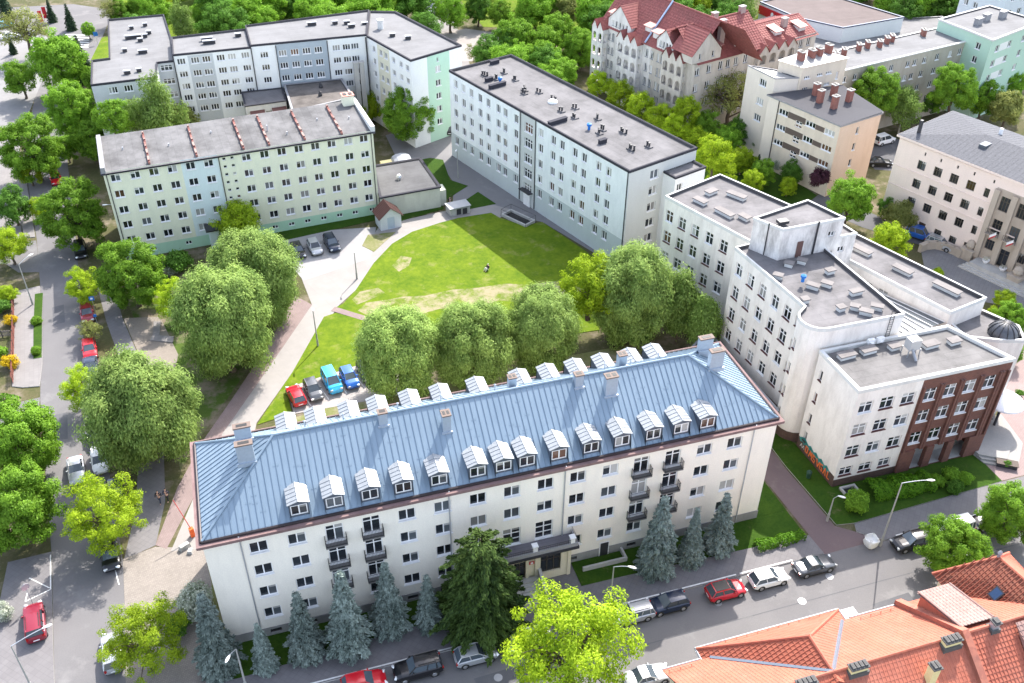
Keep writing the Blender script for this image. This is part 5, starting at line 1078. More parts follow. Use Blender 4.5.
for x,y in ((51,-10),(55,-8.2),(22,-9.5),(-12.2,18.5),(-13,33),(69,-10),(43.5,-7.9)):
    c = MB(); c.lathe((x,y,0),[(.38,.0),(.38,.014),(0,.015)],14); tag(c.build('manhole_cover',M['grey'],loc=(x,y,0)),'round iron manhole cover set in the asphalt road','manhole cover','manhole covers in the road surface')
c = MB(); c.poly([(-12.05+1.5*math.cos(t)*.0+.55*math.cos(t),0,0) for t in (0,1,2)]) if False else None
# ------------------------------------------------------------------ fences, walls, hedges at the left edge
def fence(name,label,pts,h,m,step=.18,cat='fence'):
    t = thing(name,label,cat,(*pts[0],0)); c = MB(); p_ = MB()
    for a,b_ in zip(pts[:-1],pts[1:]):
        L = math.dist(a,b_); ang = math.degrees(math.atan2(b_[1]-a[1],b_[0]-a[0]))
        for i in range(int(L/step)): q = on(a,ang,(i+.5)*step,0); c.obox(*q,.08,h,step*.62,.03,ang)
        for z in (h*.25,h*.8): q = on(a,ang,L/2,.04); c.obox(*q,z,z+.08,L,.05,ang)
        for i in range(int(L/2.2)+1): q = on(a,ang,min(L,i*2.2),0); p_.obox(*q,0,h+.08,.1,.1,ang)
    c.build('fence_panel',m,t); p_.build('fence_post',M['dark'],t); return t
fence('wooden_fence','reddish brown picket fence beside the left pavement behind yellow bushes',[(-23.1,65.3),(-22.2,56.5),(-21.2,44.5)],1.3,plain('fence_stain',(.17,.055,.04),.7))
fence('garden_fence','dark slatted fence across the front garden at left edge',[(-30,55.4),(-22.4,54.9)],1.0,plain('fence_grey',(.2,.17,.15),.8))
# plaza wall of the courthouse
pw = thing('plaza_wall','curved stone parapet wall with stone pier in front of courthouse plaza','wall',(100.5,40,0)); c = MB()
arc = [plan(x,y) for x,y in ((919,252),(926,249),(935,248.5),(944,250.5),(953,254),(960,258))]
for a,b_ in zip(arc[:-1],arc[1:]):
    ang = math.degrees(math.atan2(b_[1]-a[1],b_[0]-a[0])); m_ = ((a[0]+b_[0])/2,(a[1]+b_[1])/2); c.obox(*m_,0,1.1,math.dist(a,b_)+.1,.5,ang); c.obox(*m_,1.1,1.25,math.dist(a,b_)+.12,.66,ang)
c.build('wall',stK,pw); c = MB(); x,y = plan(967,258); c.obox(x,y,0,1.5,1.7,1.7,20); c.obox(x,y,1.5,1.7,1.9,1.9,20); c.lathe((x,y,1.7),[(.5,0),(.7,.4),(.6,.9),(.3,1.2),(0,1.3)],10); c.build('pier',stK,pw)
pw2 = thing('stone_pier','stone pier with carved block at the right end of courthouse steps','pier',(*plan(1013,285),0)); c = MB(); x,y = plan(1013,285); c.obox(x,y,0,1.5,1.7,1.7,20); c.obox(x,y,1.5,1.7,1.9,1.9,20); c.build('pier_block',stK,pw2); c = MB(); c.lathe((x,y,1.7),[(.5,0),(.7,.4),(.6,.9),(.3,1.2),(0,1.3)],10); c.build('carving',stK,pw2)
for i,(px,py) in enumerate(((985,263),(1002,271))):
    x,y = plan(px,py,.9); t = thing('plant_urn','white round urn of flowers on the courthouse steps, %s the door' % ('left of' if i==0 else 'right of'),'urn',(x,y,.75)); c = MB(); c.lathe((x,y,.75),[(.25,0),(.2,.15),(.45,.5),(.5,.7),(.3,.65),(0,.62)],14); c.build('urn_bowl',M['white'],t); c = MB()
    for k in range(60): a=random.uniform(0,6.28); r_=random.uniform(0,.45); q=(x+r_*math.cos(a),y+r_*math.sin(a),1.4+random.uniform(0,.35)); c.add([q,(q[0]+.12,q[1],q[2]+.05),(q[0]+.06,q[1]+.12,q[2]+.08)],[(0,1,2)])
    c.build('flowers',leaf('urn_flower_%d'%i,(.2,.25,.1),(.6,.55,.5)),t)
# ------------------------------------------------------------------ foliage
def leaf_mesh(name, P, Nn, size, mat, elong=1.0, droop=None):
    """leaf-sized quads at points P facing roughly along Nn"""
    n = len(P); r = RNG.normal(size=(n,3))
    d = Nn + .42*r; d /= np.linalg.norm(d,axis=1)[:,None]
    a = RNG.normal(size=(n,3)) if droop is None else droop + .35*RNG.normal(size=(n,3))
    u = a - d*(a*d).sum(1)[:,None]; u /= np.linalg.norm(u,axis=1)[:,None]+1e-9; w = np.cross(d,u)
    s = size*RNG.uniform(.7,1.3,size=(n,1))
    v = np.stack([P-u*s*elong, P-w*s*.55, P+u*s*elong, P+w*s*.55],1).reshape(-1,3).astype(np.float32)
    me = bpy.data.meshes.new(name); me.vertices.add(4*n); me.vertices.foreach_set('co',v.ravel())
    me.loops.add(4*n); me.loops.foreach_set('vertex_index',np.arange(4*n,dtype=np.int32))
    me.polygons.add(n); me.polygons.foreach_set('loop_start',np.arange(0,4*n,4,dtype=np.int32)); me.polygons.foreach_set('loop_total',np.full(n,4,dtype=np.int32))
    me.materials.append(mat); me.update(); me.validate(); return me
def sph(n):
    v = RNG.normal(size=(n,3)); return v/np.linalg.norm(v,axis=1)[:,None]
def crown(name, mat, nl=40, per=330, kz=1.0, clump=.27, size=.05, elong=1.0, rough=.16, hang=False, gap=.0, flat=.75, top=0.0, low=-.65):
    """unit-radius crown: clumps spread over an uneven ellipsoid, leaves spread over each clump"""
    C = []; 
    while len(C) < nl:
        v = sph(1)[0]; 
        if v[2] < low: continue
        rr = min((1 - clump)*(RNG.uniform(.45,1.0)**.5)*(1+RNG.normal()*rough), 1.06-clump*.6)
        q = v*rr*np.array([1,1,kz]); 
        if top: q[:2] *= 1 - top*max(0,q[2]/kz)
        if all(np.linalg.norm(q-c[0]) > clump*(.55+gap) for c in C) or RNG.uniform()<.02: C.append((q, clump*RNG.uniform(.7,1.25)))
        elif RNG.uniform()<.01: C.append((q, clump*.7))
    P, Nn = [], []
    for q, r in C:
        n = int(per*(r/clump)**2); v = sph(n); rad = r*RNG.uniform(.35,1.0,size=(n,1))**.45
        p = v*rad*np.array([1,1,flat if not hang else 1.25]) + RNG.normal(size=(n,3))*r*(.26 if hang else .13); 
        if hang: p[:,2] -= r*.3
        P.append(p+q); o = q/ (np.linalg.norm(q)+1e-6); Nn.append(v*.7+o*.5+np.array([0,0,.35]))
    n = nl*14; v = sph(n); P.append(v*RNG.uniform(.1,.7,size=(n,1))*np.array([1,1,kz])); Nn.append(v)
    return leaf_mesh(name, np.vstack(P), np.vstack(Nn), size, mat, elong, np.array([0,0,-1.0]) if hang else None), [c[0] for c in C]
def wood(C, hc, kz, r0=.055, nb=14, mat=None, lean=0.0, fine=False):
    b = MB(); top = Vector((lean,0,.35*kz)); base = Vector((0,0,-hc)); prev = base; pr = r0*1.5
    spine = [base + (top-base)*t + Vector((RNG.normal()*.02,RNG.normal()*.02,0))*(t>0) for t in (0,.08,.25,.45,.65,.85,1)]
    rad = [r0*1.5,r0*1.1,r0,r0*.85,r0*.65,r0*.4,r0*.2]
    for i in range(6): b.tube(spine[i],spine[i+1],rad[i],rad[i+1],7,0,False)
    for q in sorted(C,key=lambda q:RNG.uniform())[:nb]:
        q = Vector(q); t = RNG.uniform(.42,.9); k = t*6; k = [i for i,tt in enumerate((0,.08,.25,.45,.65,.85,1)) if tt<=t][-1]
        a = spine[k]; mid = a.lerp(q,.5)+Vector((0,0,.06)); ra = rad[k]*.55
        b.tube(a,mid,ra,ra*.6,5,0,False); b.tube(mid,q,ra*.6,ra*.15,5,0,False)
        if fine:
            for _ in range(3): e_ = q+Vector(RNG.normal(size=3)*.16); b.tube(mid.lerp(q,.6),e_,ra*.3,ra*.08,4,0,False)
    o = b.build('trunk',mat or M['trunk']); me = o.data; bpy.data.objects.remove(o); return me
Lf = dict(
 maple=leaf('leaf_maple',(.085,.215,.014),(.235,.41,.04),.4), lime=leaf('leaf_lime',(.21,.36,.012),(.41,.53,.03),.45), dark=leaf('leaf_dark',(.045,.12,.014),(.12,.25,.035),.3),
 willow=leaf('leaf_willow',(.10,.195,.035),(.31,.42,.11),.3), olive=leaf('leaf_olive',(.16,.20,.04),(.30,.32,.10),.4), birch=leaf('leaf_birch',(.13,.24,.035),(.27,.38,.10),.45),
 spruce=leaf('needle_blue',(.085,.125,.105),(.25,.30,.27),.05), yew=leaf('needle_dark',(.014,.038,.012),(.085,.135,.03),.1), fir=leaf('needle_green',(.02,.04,.025),(.06,.10,.05),.1),
 purple=leaf('leaf_purple',(.035,.014,.02),(.08,.03,.045),.2), white=leaf('blossom',(.10,.17,.05),(.6,.62,.55),.3), yellow=leaf('blossom_yellow',(.4,.26,.01),(.7,.5,.02),.3), hedge=leaf('leaf_hedge',(.06,.18,.012),(.14,.30,.02),.3),
 yewtip=leaf('needle_tip',(.06,.11,.02),(.17,.22,.04),.2))
KINDS = {}
def kind(key, n, name, cat, hc, mat, bark=None, **k):
    wd = {a:k.pop(a) for a in ('r0','nb','lean','fine') if a in k}; L = []
    for i in range(n):
        me, C = crown('crown',Lf[mat],**k); L.append((me, wood(C,hc,k.get('kz',1),mat=bark,**wd)))
    KINDS[key] = (name, cat, hc, L)
kind('maple',3,'maple_tree','tree',1.12,'maple',nl=150,per=300,kz=1.05,size=.025,clump=.15,gap=.2,rough=.12,low=-.85)
kind('far_maple',2,'broadleaf_tree','tree',1.15,'maple',nl=95,per=170,kz=1.05,size=.036,clump=.18,gap=.2,rough=.12,low=-.85)
kind('lime',2,'lime_tree','tree',1.25,'lime',nl=100,per=240,kz=1.1,size=.023,clump=.155,gap=.25,rough=.2,nb=34,low=-.8)
kind('far_lime',2,'young_tree','tree',1.15,'lime',nl=95,per=150,kz=1.1,size=.034,clump=.18,gap=.2,rough=.12,low=-.85)
kind('dark',2,'broadleaf_tree','tree',1.15,'dark',nl=95,per=170,kz=1.05,size=.036,clump=.18,gap=.15,low=-.85)
kind('willow',3,'weeping_tree','tree',1.2,'willow',nl=150,per=700,kz=1.25,size=.017,elong=1.8,clump=.17,hang=True,rough=.07,low=-.92)
kind('birch',2,'birch_tree','tree',1.6,'birch',bark=M['palebark'],nl=44,per=190,kz=1.5,size=.04,elong=1.3,clump=.22,gap=.4,hang=True,rough=.25,top=.35,nb=30,r0=.04)
kind('bare',2,'sparse_tree','tree',1.2,'olive',nl=60,per=90,kz=.85,size=.03,clump=.17,gap=.45,rough=.25,nb=40,r0=.06,fine=True)
kind('olive',1,'olive_green_tree','tree',1.3,'olive',nl=40,per=260,kz=1.05,size=.05,clump=.26,gap=.2)
kind('column',2,'columnar_tree','tree',2.1,'birch',nl=60,per=260,kz=2.1,size=.05,elong=1.4,clump=.34,hang=True,rough=.08,top=.45)
kind('shrub',2,'shrub','shrub',.75,'maple',nl=26,per=170,kz=.8,size=.075,clump=.34,r0=.03)
kind('limeshrub',2,'shrub','shrub',.8,'lime',nl=26,per=170,kz=.85,size=.075,clump=.34,r0=.03)
kind('darkshrub',1,'shrub','shrub',.75,'dark',nl=26,per=180,kz=.8,size=.07,clump=.34,r0=.03)
kind('purple',1,'purple_shrub','shrub',.85,'purple',nl=26,per=190,kz=.9,size=.07,clump=.34,r0=.03)
kind('blossom',1,'flowering_shrub','shrub',.8,'white',nl=26,per=190,kz=.9,size=.055,clump=.32,r0=.03)
kind('forsythia',1,'forsythia_bush','shrub',.7,'yellow',nl=20,per=170,kz=.7,size=.07,clump=.34,r0=.03)
def conifer(mat, levels=15, per=26, npb=26, kr=.36, droop=.28, size=.018, pw=.85, tip=None):
    """unit-height conifer: whorls of drooping branches, every branch a plume of needles"""
    P, Nn, D = [], [], []
    for l in range(levels):
        z = .06+.9*(l/(levels-1))**.92; r = kr*(1-z)**pw*RNG.uniform(.88,1.1)+.012; nb = max(5,int(per*(1-z)**.6))
        for j in range(nb):
            a = 2*math.pi*(j+RNG.uniform(0,.9))/nb; rr = r*RNG.uniform(.72,1.12); n = max(8,int(npb*(rr/kr+.35)))
            t = RNG.uniform(.15,1,size=n)**.7; h = z-droop*rr*t**1.5+RNG.normal(size=n)*.006; sp = RNG.normal(size=n)*.028*(1.15-t)*(rr/kr+.6)
            P.append(np.stack([np.cos(a)*rr*t-np.sin(a)*sp, np.sin(a)*rr*t+np.cos(a)*sp, h],1)); Nn.append(np.stack([np.cos(a)*.5+0*t,np.sin(a)*.5+0*t,.9+0*t],1)); D.append(np.stack([np.cos(a)+0*t,np.sin(a)+0*t,-.45+0*t],1))
    me = leaf_mesh('crown',np.vstack(P),np.vstack(Nn),size,Lf[mat],1.5,np.vstack(D))
    b = MB(); b.tube((0,0,-.02),(0,0,.95),.022,.004,7); o = b.build('trunk',M['trunk']); tm = o.data; bpy.data.objects.remove(o); return me, tm
CON = {'spruce':('blue_spruce',[conifer('spruce',19,20,95,.215,size=.0095),conifer('spruce',16,17,115,.23,.34,size=.010),conifer('spruce',22,22,80,.195,size=.0095,pw=1.0)]), 'fir':('fir_tree',[conifer('fir',15,22,40,.24,size=.018)]), 'yew':('yew_tree',[conifer('yew',13,24,190,.36,.26,.0115,.27)])}
def plant(name, label, cat, x, y, z, sc_, meshes, hz=0, group=None, sz=1.0):
    t = thing(name,label,cat,(x,y,z),group); rz = random.uniform(0,6.28); me, tm = random.choice(meshes)
    for nm, d in (('crown',me),('trunk',tm)):
        o = bpy.data.objects.new(nm,d); COL.objects.link(o); o.parent = t; o.location = (0,0,hz*sc_*sz if hz else 0); o.rotation_euler = (0,0,rz); o.scale = (sc_*random.uniform(.94,1.06),sc_*random.uniform(.94,1.06),sc_*sz)
    return t
def tree(k, px, py, rpx, label, zc=None, group=None, sz=1.0):
    name, cat, hc, L = KINDS[k]; Rr = 5.0
    if zc:                                                # taller on its stem than its kind: crown centre at zc
        x, y = plan(px,py,zc); Rr = rpx*depth(x,y,zc)/CAM_F; return plant(name,label,cat,x,y,0,Rr,L,zc/Rr,group,sz)
    for _ in range(6):
        x, y = plan(px,py,hc*Rr*sz); Rr = rpx*depth(x,y,hc*Rr*sz)/CAM_F
    return plant(name,label,cat,x,y,0,Rr,L,hc,group,sz)
def con(k, px, py, top, label, group=None):
    """conifer from the photo's foot and tip"""
    name, L = CON[k]; x, y = plan(px,py); hs = 3.0
    while True:
        d = np.array([x,y,hs])-CAM_LOC; Z = depth(x,y,hs); u = float((d[:2]@fw)*math.sin(CAM_P)+d[2]*math.cos(CAM_P)); 
        if 341.5-CAM_F*u/Z <= top or hs > 25: break
        hs += .1
    return plant(name,label,'conifer',x,y,0,hs,L,0,group)
T = [
('lime',572,650,68,'large lime green tree overhanging the front street between parked cars'),
('lime',143,638,42,'bright green maple at the street corner, lower left'),
('lime',104,512,40,'yellow green tree over the left street beside cobbled apron'),
('maple',14,506,47,'big maple at left edge, below the side road mouth, the nearer one'),
('maple',22,438,42,'big maple at left edge just below the side road, the farther one'),
('willow',141,408,57,'huge grey green weeping tree between left street and courtyard drive'),
('lime',84,388,24,'small bright tree peeping out left of the huge weeping tree'),
('willow',222,320,54,'broad weeping tree left of the drive, nearer of a pair'),
('willow',256,275,46,'tall weeping tree left of the drive, behind its pair'),
('maple',130,272,37,'round maple in front of the left end of the green block'),
('maple',72,212,36,'dark green maple overhanging the left street'),
('lime',84,285,19,'small lime tree at the kerb above a dark red car'),
('bare',90,330,14,'thin sapling at the kerb between two red cars'),
('lime',174,300,21,'small yellow green tree tucked beside the weeping pair'),
('far_lime',238,223,25,'bright green tree hiding the entrance of the green block'),
('willow',398,350,45,'weeping tree behind the main roof, leftmost of three in a row'),
('willow',472,342,43,'weeping tree behind the main roof, middle of three in a row'),
('willow',543,328,41,'weeping tree behind the main roof, rightmost of three in a row'),
('far_lime',590,287,35,'yellow green tree in the lawn corner behind the weeping row',7.5),
('willow',634,293,48,'large dark weeping tree beside the school wing'),
('column',681,303,24,'narrow columnar tree beside the school, the left one'),
('column',705,322,20,'narrow columnar tree beside the school, the right one'),
('maple',408,112,29,'dense round tree between the green block and mint end wall'),
('birch',434,100,17,'loose pale tree against the mint green end wall'),
('far_lime',370,107,15,'bright small tree behind the brick chimney of green block'),
('maple',30,146,34,'tall maple at left edge beside the left street'),
('maple',70,108,29,'maple left of the grey block, middle of the cluster'),
('far_maple',58,62,30,'spreading tree above the park path, top left'),
('far_maple',20,78,19,'small tree by the park path at left edge'),
('birch',160,108,25,'pale birch in front of the grey block',11),
('olive',180,122,21,'olive green tree behind the left roof of the green block'),
('birch',140,122,20,'loose pale tree between the green block roof and the grey front wing',8.5),
('far_maple',92,140,22,'tree over the street at left end of the green block'),
('bare',24,28,26,'nearly bare spreading tree by the pale parking lot, top left'),
('bare',112,10,14,'nearly bare tree at the top edge beside the road'),
('far_maple',112,118,20,'green tree in front of the grey front wing',11),
('darkshrub',60,45,13,'dark bush below the bare tree top left'),
('shrub',44,58,11,'round bush beside the park path top left'),
('maple',120,12,13,'dense tree at the top edge left of the grey wing'),
('far_maple',140,8,14,'tree at the top edge behind the grey wing, left'),
('far_lime',160,6,14,'light green tree at the top edge behind the grey wing'),
('birch',182,24,16,'pale willow like tree behind the grey wing roof'),
('far_maple',205,18,16,'tree behind the grey wing, right of the pale one'),
('olive',243,12,15,'olive tree at the top edge behind grey wing'),
('far_maple',222,22,13,'round dark tree behind the long grey roof'),
('dark',292,6,17,'dark tree at the top edge, left of three'),
('dark',320,4,18,'dark tree at the top edge, middle of three'),
('dark',350,2,18,'dark tree at the top edge, right of three'),
('far_maple',382,6,18,'light tree at the top edge behind the roof corner'),
('far_maple',270,4,14,'small tree at the top edge behind the parapet steps'),
('far_maple',450,10,20,'tree at the top edge right of the parking row'),
('dark',478,8,16,'dark tree at the top edge by the park square'),
('far_maple',500,14,14,'tree at the top edge above the park square'),
('far_maple',514,38,22,'light green tree behind the slab block, left'),
('far_maple',545,44,20,'light green tree behind the slab block, second from left'),
('far_maple',558,30,18,'tree right of the park square behind slab block'),
('maple',580,48,21,'dense round tree left of the red roofed tenement'),
('olive',565,8,18,'olive tree at the top edge left of the tenement'),
('dark',535,8,18,'dark tree at the top edge over the park'),
('dark',590,12,15,'dark tree touching the left end of the tenement'),
('birch',610,4,14,'pale tree at the top edge behind the tenement'),
('far_lime',548,70,13,'bright low tree behind the slab roof edge'),
('bare',480,52,14,'bare scrubby tree on the park square'),
('far_lime',600,84,14,'bright hedge tree along the slab block, first from left',4.2),
('far_lime',620,96,17,'bright hedge tree along the slab block, second from left',4.2),
('far_lime',640,108,17,'bright hedge tree along the slab block, third from left',4.2),
('far_lime',660,118,16,'bright hedge tree along the slab block, fourth from left',4.2),
('far_lime',676,128,15,'bright hedge tree along the slab block, fifth from left',4.2),
('darkshrub',607,72,12,'dark shrub at the foot of the tenement loggias'),
('far_lime',686,112,17,'fresh green tree in the gap below the tenement',6.0),
('far_maple',706,128,18,'fresh green tree beside the slab block end bay'),
('bare',732,94,31,'gnarled old tree with sparse yellowish leaves beside the tenement'),
('far_lime',714,156,21,'bright tree beside the end bay of the slab block, near',7.0),
('dark',740,130,15,'dark bush tree left of the beige block'),
('far_lime',742,160,14,'bright low tree in front of the beige block'),
('far_maple',764,172,14,'low tree behind the school roof, below beige block'),
('blossom',780,165,9,'white flowering shrub at the foot of the beige block'),
('dark',792,172,13,'dark shrub tree at the foot of the beige block'),
('far_lime',788,186,10,'yellow green shrub behind the school parapet'),
('purple',820,178,12,'dark purple shrub at the corner of the ochre gable',4.2),
('far_maple',850,200,27,'large bright tree between the school tower and the courthouse'),
('olive',900,214,17,'olive green tree in front of the courthouse'),
('dark',888,206,12,'dark tree in front of the courthouse left end'),
('far_lime',888,244,23,'bright round tree beside the plaza wall behind the school roof'),
('maple',876,92,25,'bright tree in front of the drab block, left',9.5),
('birch',905,108,17,'slim pale tree in front of the drab block'),
('maple',955,88,26,'tall bright tree before the mint block',8.5),
('dark',930,100,14,'dark tree in the courtyard behind the courthouse roof'),
('far_maple',985,100,20,'tree behind the courthouse roof, centre right'),
('olive',1008,108,20,'olive tree behind the courthouse roof at right edge'),
('far_maple',1012,86,16,'tree below the mint block at the right edge'),
('dark',905,14,18,'dark tree at the top edge behind the hall, left'),
('dark',930,8,18,'dark tree at the top edge behind the hall, middle'),
('dark',955,12,18,'dark tree at the top edge behind the hall, right'),
('far_maple',1012,18,16,'bright tree at the upper right corner below the white tower'),
('far_lime',700,6,14,'bright tree at the top edge behind the tenement chimney'),
('birch',742,10,17,'pale flowering tree at the top edge behind red roofs'),
('dark',720,4,14,'dark tree at the top edge behind red roofs'),
('far_lime',764,16,9,'small tree between the red roofs and the red sign'),
('maple',1010,318,19,'bright tree behind the dome at the right edge'),
('far_maple',1012,352,13,'dark green tree below the dome at the right edge'),
('maple',1012,512,34,'bright maple overhanging the front street at right edge'),
('maple',955,548,35,'bright maple between the street and the orange roofs'),
('dark',12,205,20,'dark purple brown tree at the left edge'),
('far_lime',8,245,20,'bright garden tree at the left edge'),
('far_lime',40,208,12,'slim bright tree beside the left pavement lamp'),
('far_lime',28,170,15,'bright tree beside the left street verge'),
('blossom',0,612,13,'white blossoming bush cut by the left edge'),
('blossom',194,600,22,'dark lilac bush with white flowers at the main block corner'),
('darkshrub',178,625,15,'dark green bush beside the lilac at the street corner'),
('darkshrub',178,262,17,'dark ivy like bush at the left foot of green block'),
('blossom',172,268,10,'white flowering bush below the green block windows'),
('shrub',858,500,15,'small bright maple bush on the school lawn'),
('shrub',937,480,9,'clipped rounded bush before the brick front, first from left'),
('shrub',951,474,10,'clipped rounded bush before the brick front, second from left'),
('shrub',966,478,9,'clipped rounded bush before the brick front, third from left'),
('darkshrub',955,486,9,'clipped rounded bush before the brick front, nearest the street'),
('darkshrub',1008,464,5,'tiny dark shrub in a bench planter beside the steps'),
('darkshrub',1020,393,5,'small dark shrub on the pink forecourt'),
('limeshrub',938,272,6,'tiny bright shrub in the plaza behind the school roof'),
('forsythia',11,320,8,'yellow flowering bush behind the picket fence, upper'),
('forsythia',8,362,10,'yellow flowering bush behind the picket fence, lower'),
('darkshrub',2,306,10,'dark garden bush behind the picket fence, upper left'),
('shrub',0,352,8,'green garden bush behind the picket fence, lower left'),
('shrub',36,320,6,'low green bush in the pavement verge, upper one'),
('shrub',36,350,6,'low green bush in the pavement verge, lower one'),
('far_lime',8,294,10,'light green tree in the front garden at left edge'),
('far_lime',1005,300,12,'light green tree right of the plaza near the right edge'),
('far_lime',993,312,6,'small shoot of a tree behind the curved school roof'),
('shrub',125,355,6,'low bush beside the pavement, left street'),
('far_maple',66,148,14,'tree over the left street opposite the green block'),
('far_maple',100,82,18,'tree in the gap between park and grey front wing'),
('far_lime',694,140,15,'yellow green tree just behind the slab block end bay'),
('far_lime',690,92,14,'bright tree at the corner gable of the tenement'),
('far_maple',728,140,16,'green tree below the gnarled old tree'),
('far_lime',722,178,15,'bright yellow green tree nearest the school parapet corner'),
('dark',760,140,11,'dark shrubby tree at the left foot of beige block'),
('far_lime',752,182,13,'bright yellow green tree above the school roof parapet'),
('far_maple',672,98,13,'leafy tree under the tenement corner loggia'),
('far_maple',88,30,8,'low tree on the verge beside the curved road'),
]
for t in T: tree(*t[:6])
con('spruce',222,668,596,'tall blue spruce at the left corner of the main block'); con('spruce',267,668,625,'short stubby blue spruce, second from the left')
con('spruce',308,655,593,'blue spruce below the second window column'); con('spruce',351,649,572,'tall slender blue spruce below the left balconies'); con('spruce',391,629,563,'blue spruce right of the left balconies'); con('spruce',430,626,575,'small blue spruce beside the dark yew')
con('spruce',655,569,494,'broad blue spruce below the right balconies'); con('spruce',689,561,506,'blue spruce between two others near the right corner'); con('spruce',717,549,491,'blue spruce nearest the right corner of the main block')
con('yew',482,624,535,'broad dark yew left of the entrance steps')
con('fir',53,22,2,'dark columnar conifer beside the parking lot, top left'); con('fir',72,30,7,'dark plum coloured conifer beside the road, top left'); con('fir',87,82,38,'dark conifer beside the grey front wing'); con('fir',14,54,40,'small dark conifer under the bare tree'); con('fir',8,18,-12,'dark conifer at the upper left corner')
con('fir',815,175,150,'dark conifer behind the purple shrub'); con('fir',756,175,152,'small dark conifer left of the white flowering shrub')
 # the far-off park woods read as one mass: one object
def woods(label, regions, key='far_maple'):
    V, nv = [], 0; src = [m_[0] for k_ in ('far_maple','dark','far_maple') for m_ in KINDS[k_][3]]; me = bpy.data.meshes.new('woodland'); cos, mis = [], []
    for (poly_, cnt, r0_, r1_) in regions:
        P_ = np.array(poly_); lo, hi = P_.min(0), P_.max(0); got = 0; pts_ = []
        while got < cnt:
            q = RNG.uniform(lo,hi); ins = False; j = len(P_)-1
            for i in range(len(P_)):
                if (P_[i,1]>q[1]) != (P_[j,1]>q[1]) and q[0] < (P_[j,0]-P_[i,0])*(q[1]-P_[i,1])/(P_[j,1]-P_[i,1])+P_[i,0]: ins = not ins
                j = i
            if not ins or any(math.hypot(*(q-p)) < r0_ for p in pts_): got += .02; continue
            pts_.append(q); got += 1; k_ = int(RNG.integers(len(src))); s_ = src[k_]; c = np.empty(len(s_.vertices)*3,np.float32); s_.vertices.foreach_get('co',c); c = c.reshape(-1,3); Rr = RNG.uniform(r0_,r1_); a = RNG.uniform(0,6.28)
            R_ = np.array([[math.cos(a),-math.sin(a),0],[math.sin(a),math.cos(a),0],[0,0,1]]); c = c@R_.T*Rr+np.array([q[0],q[1],Rr*1.2]); cos.append(c); mis.append(np.full(len(c)//4,k_//2))
    v = np.vstack(cos).astype(np.float32); n = len(v)//4; me.vertices.add(4*n); me.vertices.foreach_set('co',v.ravel()); me.loops.add(4*n); me.loops.foreach_set('vertex_index',np.arange(4*n,dtype=np.int32))
    me.polygons.add(n); me.polygons.foreach_set('loop_start',np.arange(0,4*n,4,dtype=np.int32)); me.polygons.foreach_set('loop_total',np.full(n,4,dtype=np.int32))
    for k_ in ('maple','dark','maple'): me.materials.append(Lf[k_])
    me.polygons.foreach_set('material_index',np.concatenate(mis).astype(np.int32)); me.update(); me.validate(); o = bpy.data.objects.new('woodland',me); COL.objects.link(o); tag(o,label,'woods',kind='stuff')
woods('mass of park trees closing off the view along the top edge',[([(-8,142),(0,136),(30,130),(50,136),(53,150),(51,205),(-6,205)],46,4.0,5.5),([(66,155),(70,140),(80,118),(112,112),(118,135),(125,210),(66,210)],60,4.0,5.5),([(55,112),(70,104),(74,112),(66,128),(58,126)],9,3.2,4.4),([(146,120),(160,118),(190,120),(190,175),(140,170),(142,130)],34,4,5.5)])
def hedge(label, pts, w, h, mat='hedge'):
    t = thing('hedge',label,'hedge',(*pts[0],0)); P, Nn = [], []
    for a,b_ in zip(pts[:-1],pts[1:]):
        L = math.dist(a,b_); n = int(L*w*260); s = RNG.uniform(0,L,n); ang = math.degrees(math.atan2(b_[1]-a[1],b_[0]-a[0])); c_,s_ = dirv(ang)
        t_ = RNG.uniform(0,math.pi,n); k = 1+.12*np.sin(s*2.3)+.08*np.sin(s*5.1); y_ = np.cos(t_)*w/2*k; z_ = .1+np.abs(np.sin(t_))**.5*(h-.1)*k*RNG.uniform(.75,1,n)
        P.append(np.stack([a[0]+c_*s-s_*y_, a[1]+s_*s+c_*y_, z_],1)); Nn.append(np.stack([-s_*np.cos(t_),c_*np.cos(t_),np.sin(t_)],1))
    P = np.vstack(P)-np.array([pts[0][0],pts[0][1],0]); o = bpy.data.objects.new('foliage',leaf_mesh('foliage',P,np.vstack(Nn),.11,Lf[mat])); COL.objects.link(o); o.parent = t
hedge('clipped bright green hedge beside the red lane',[plan(755,549),plan(778,544),plan(802,537)],1.2,.9)
hedge('broad clipped hedge in front of the white school wing',[plan(868,494),plan(900,490),plan(928,484)],2.6,1.3)
hedge('pale green hedge strip along the left edge pavement',[plan(2,400),plan(20,402)],1.0,.8)
# ------------------------------------------------------------------ vehicles
def paint(name,col,metal=.3):
    m,t,b = nt(name); b.inputs['Base Color'].default_value=(*col,1); b.inputs['Metallic'].default_value=metal; b.inputs['Roughness'].default_value=.28; b.inputs['Coat Weight'].default_value=.6; b.inputs['Coat Roughness'].default_value=.08; return m
PAINT = dict(black=paint('car_black',(.012,.012,.015)), navy=paint('car_navy',(.012,.022,.05)), grey=paint('car_grey',(.07,.075,.085)), silver=paint('car_silver',(.45,.46,.48),.5), white=paint('car_white',(.75,.75,.75),0), red=paint('car_red',(.5,.008,.02),.1), wine=paint('car_wine',(.22,.012,.03),.2), sky=paint('car_sky_blue',(.02,.33,.6),.2), blue=paint('car_blue',(.015,.10,.4),.2))
carglass = glass('car_glass',(.05,.065,.08),.08,.8); lampm = glass('headlamp_lens',(.6,.62,.65),.1,.6); tail = plain('tail_lens',(.35,.01,.01),.2); trimm = plain('car_trim',(.02,.02,.02),.6)  # car glass base lightened to stand in for reflected sky
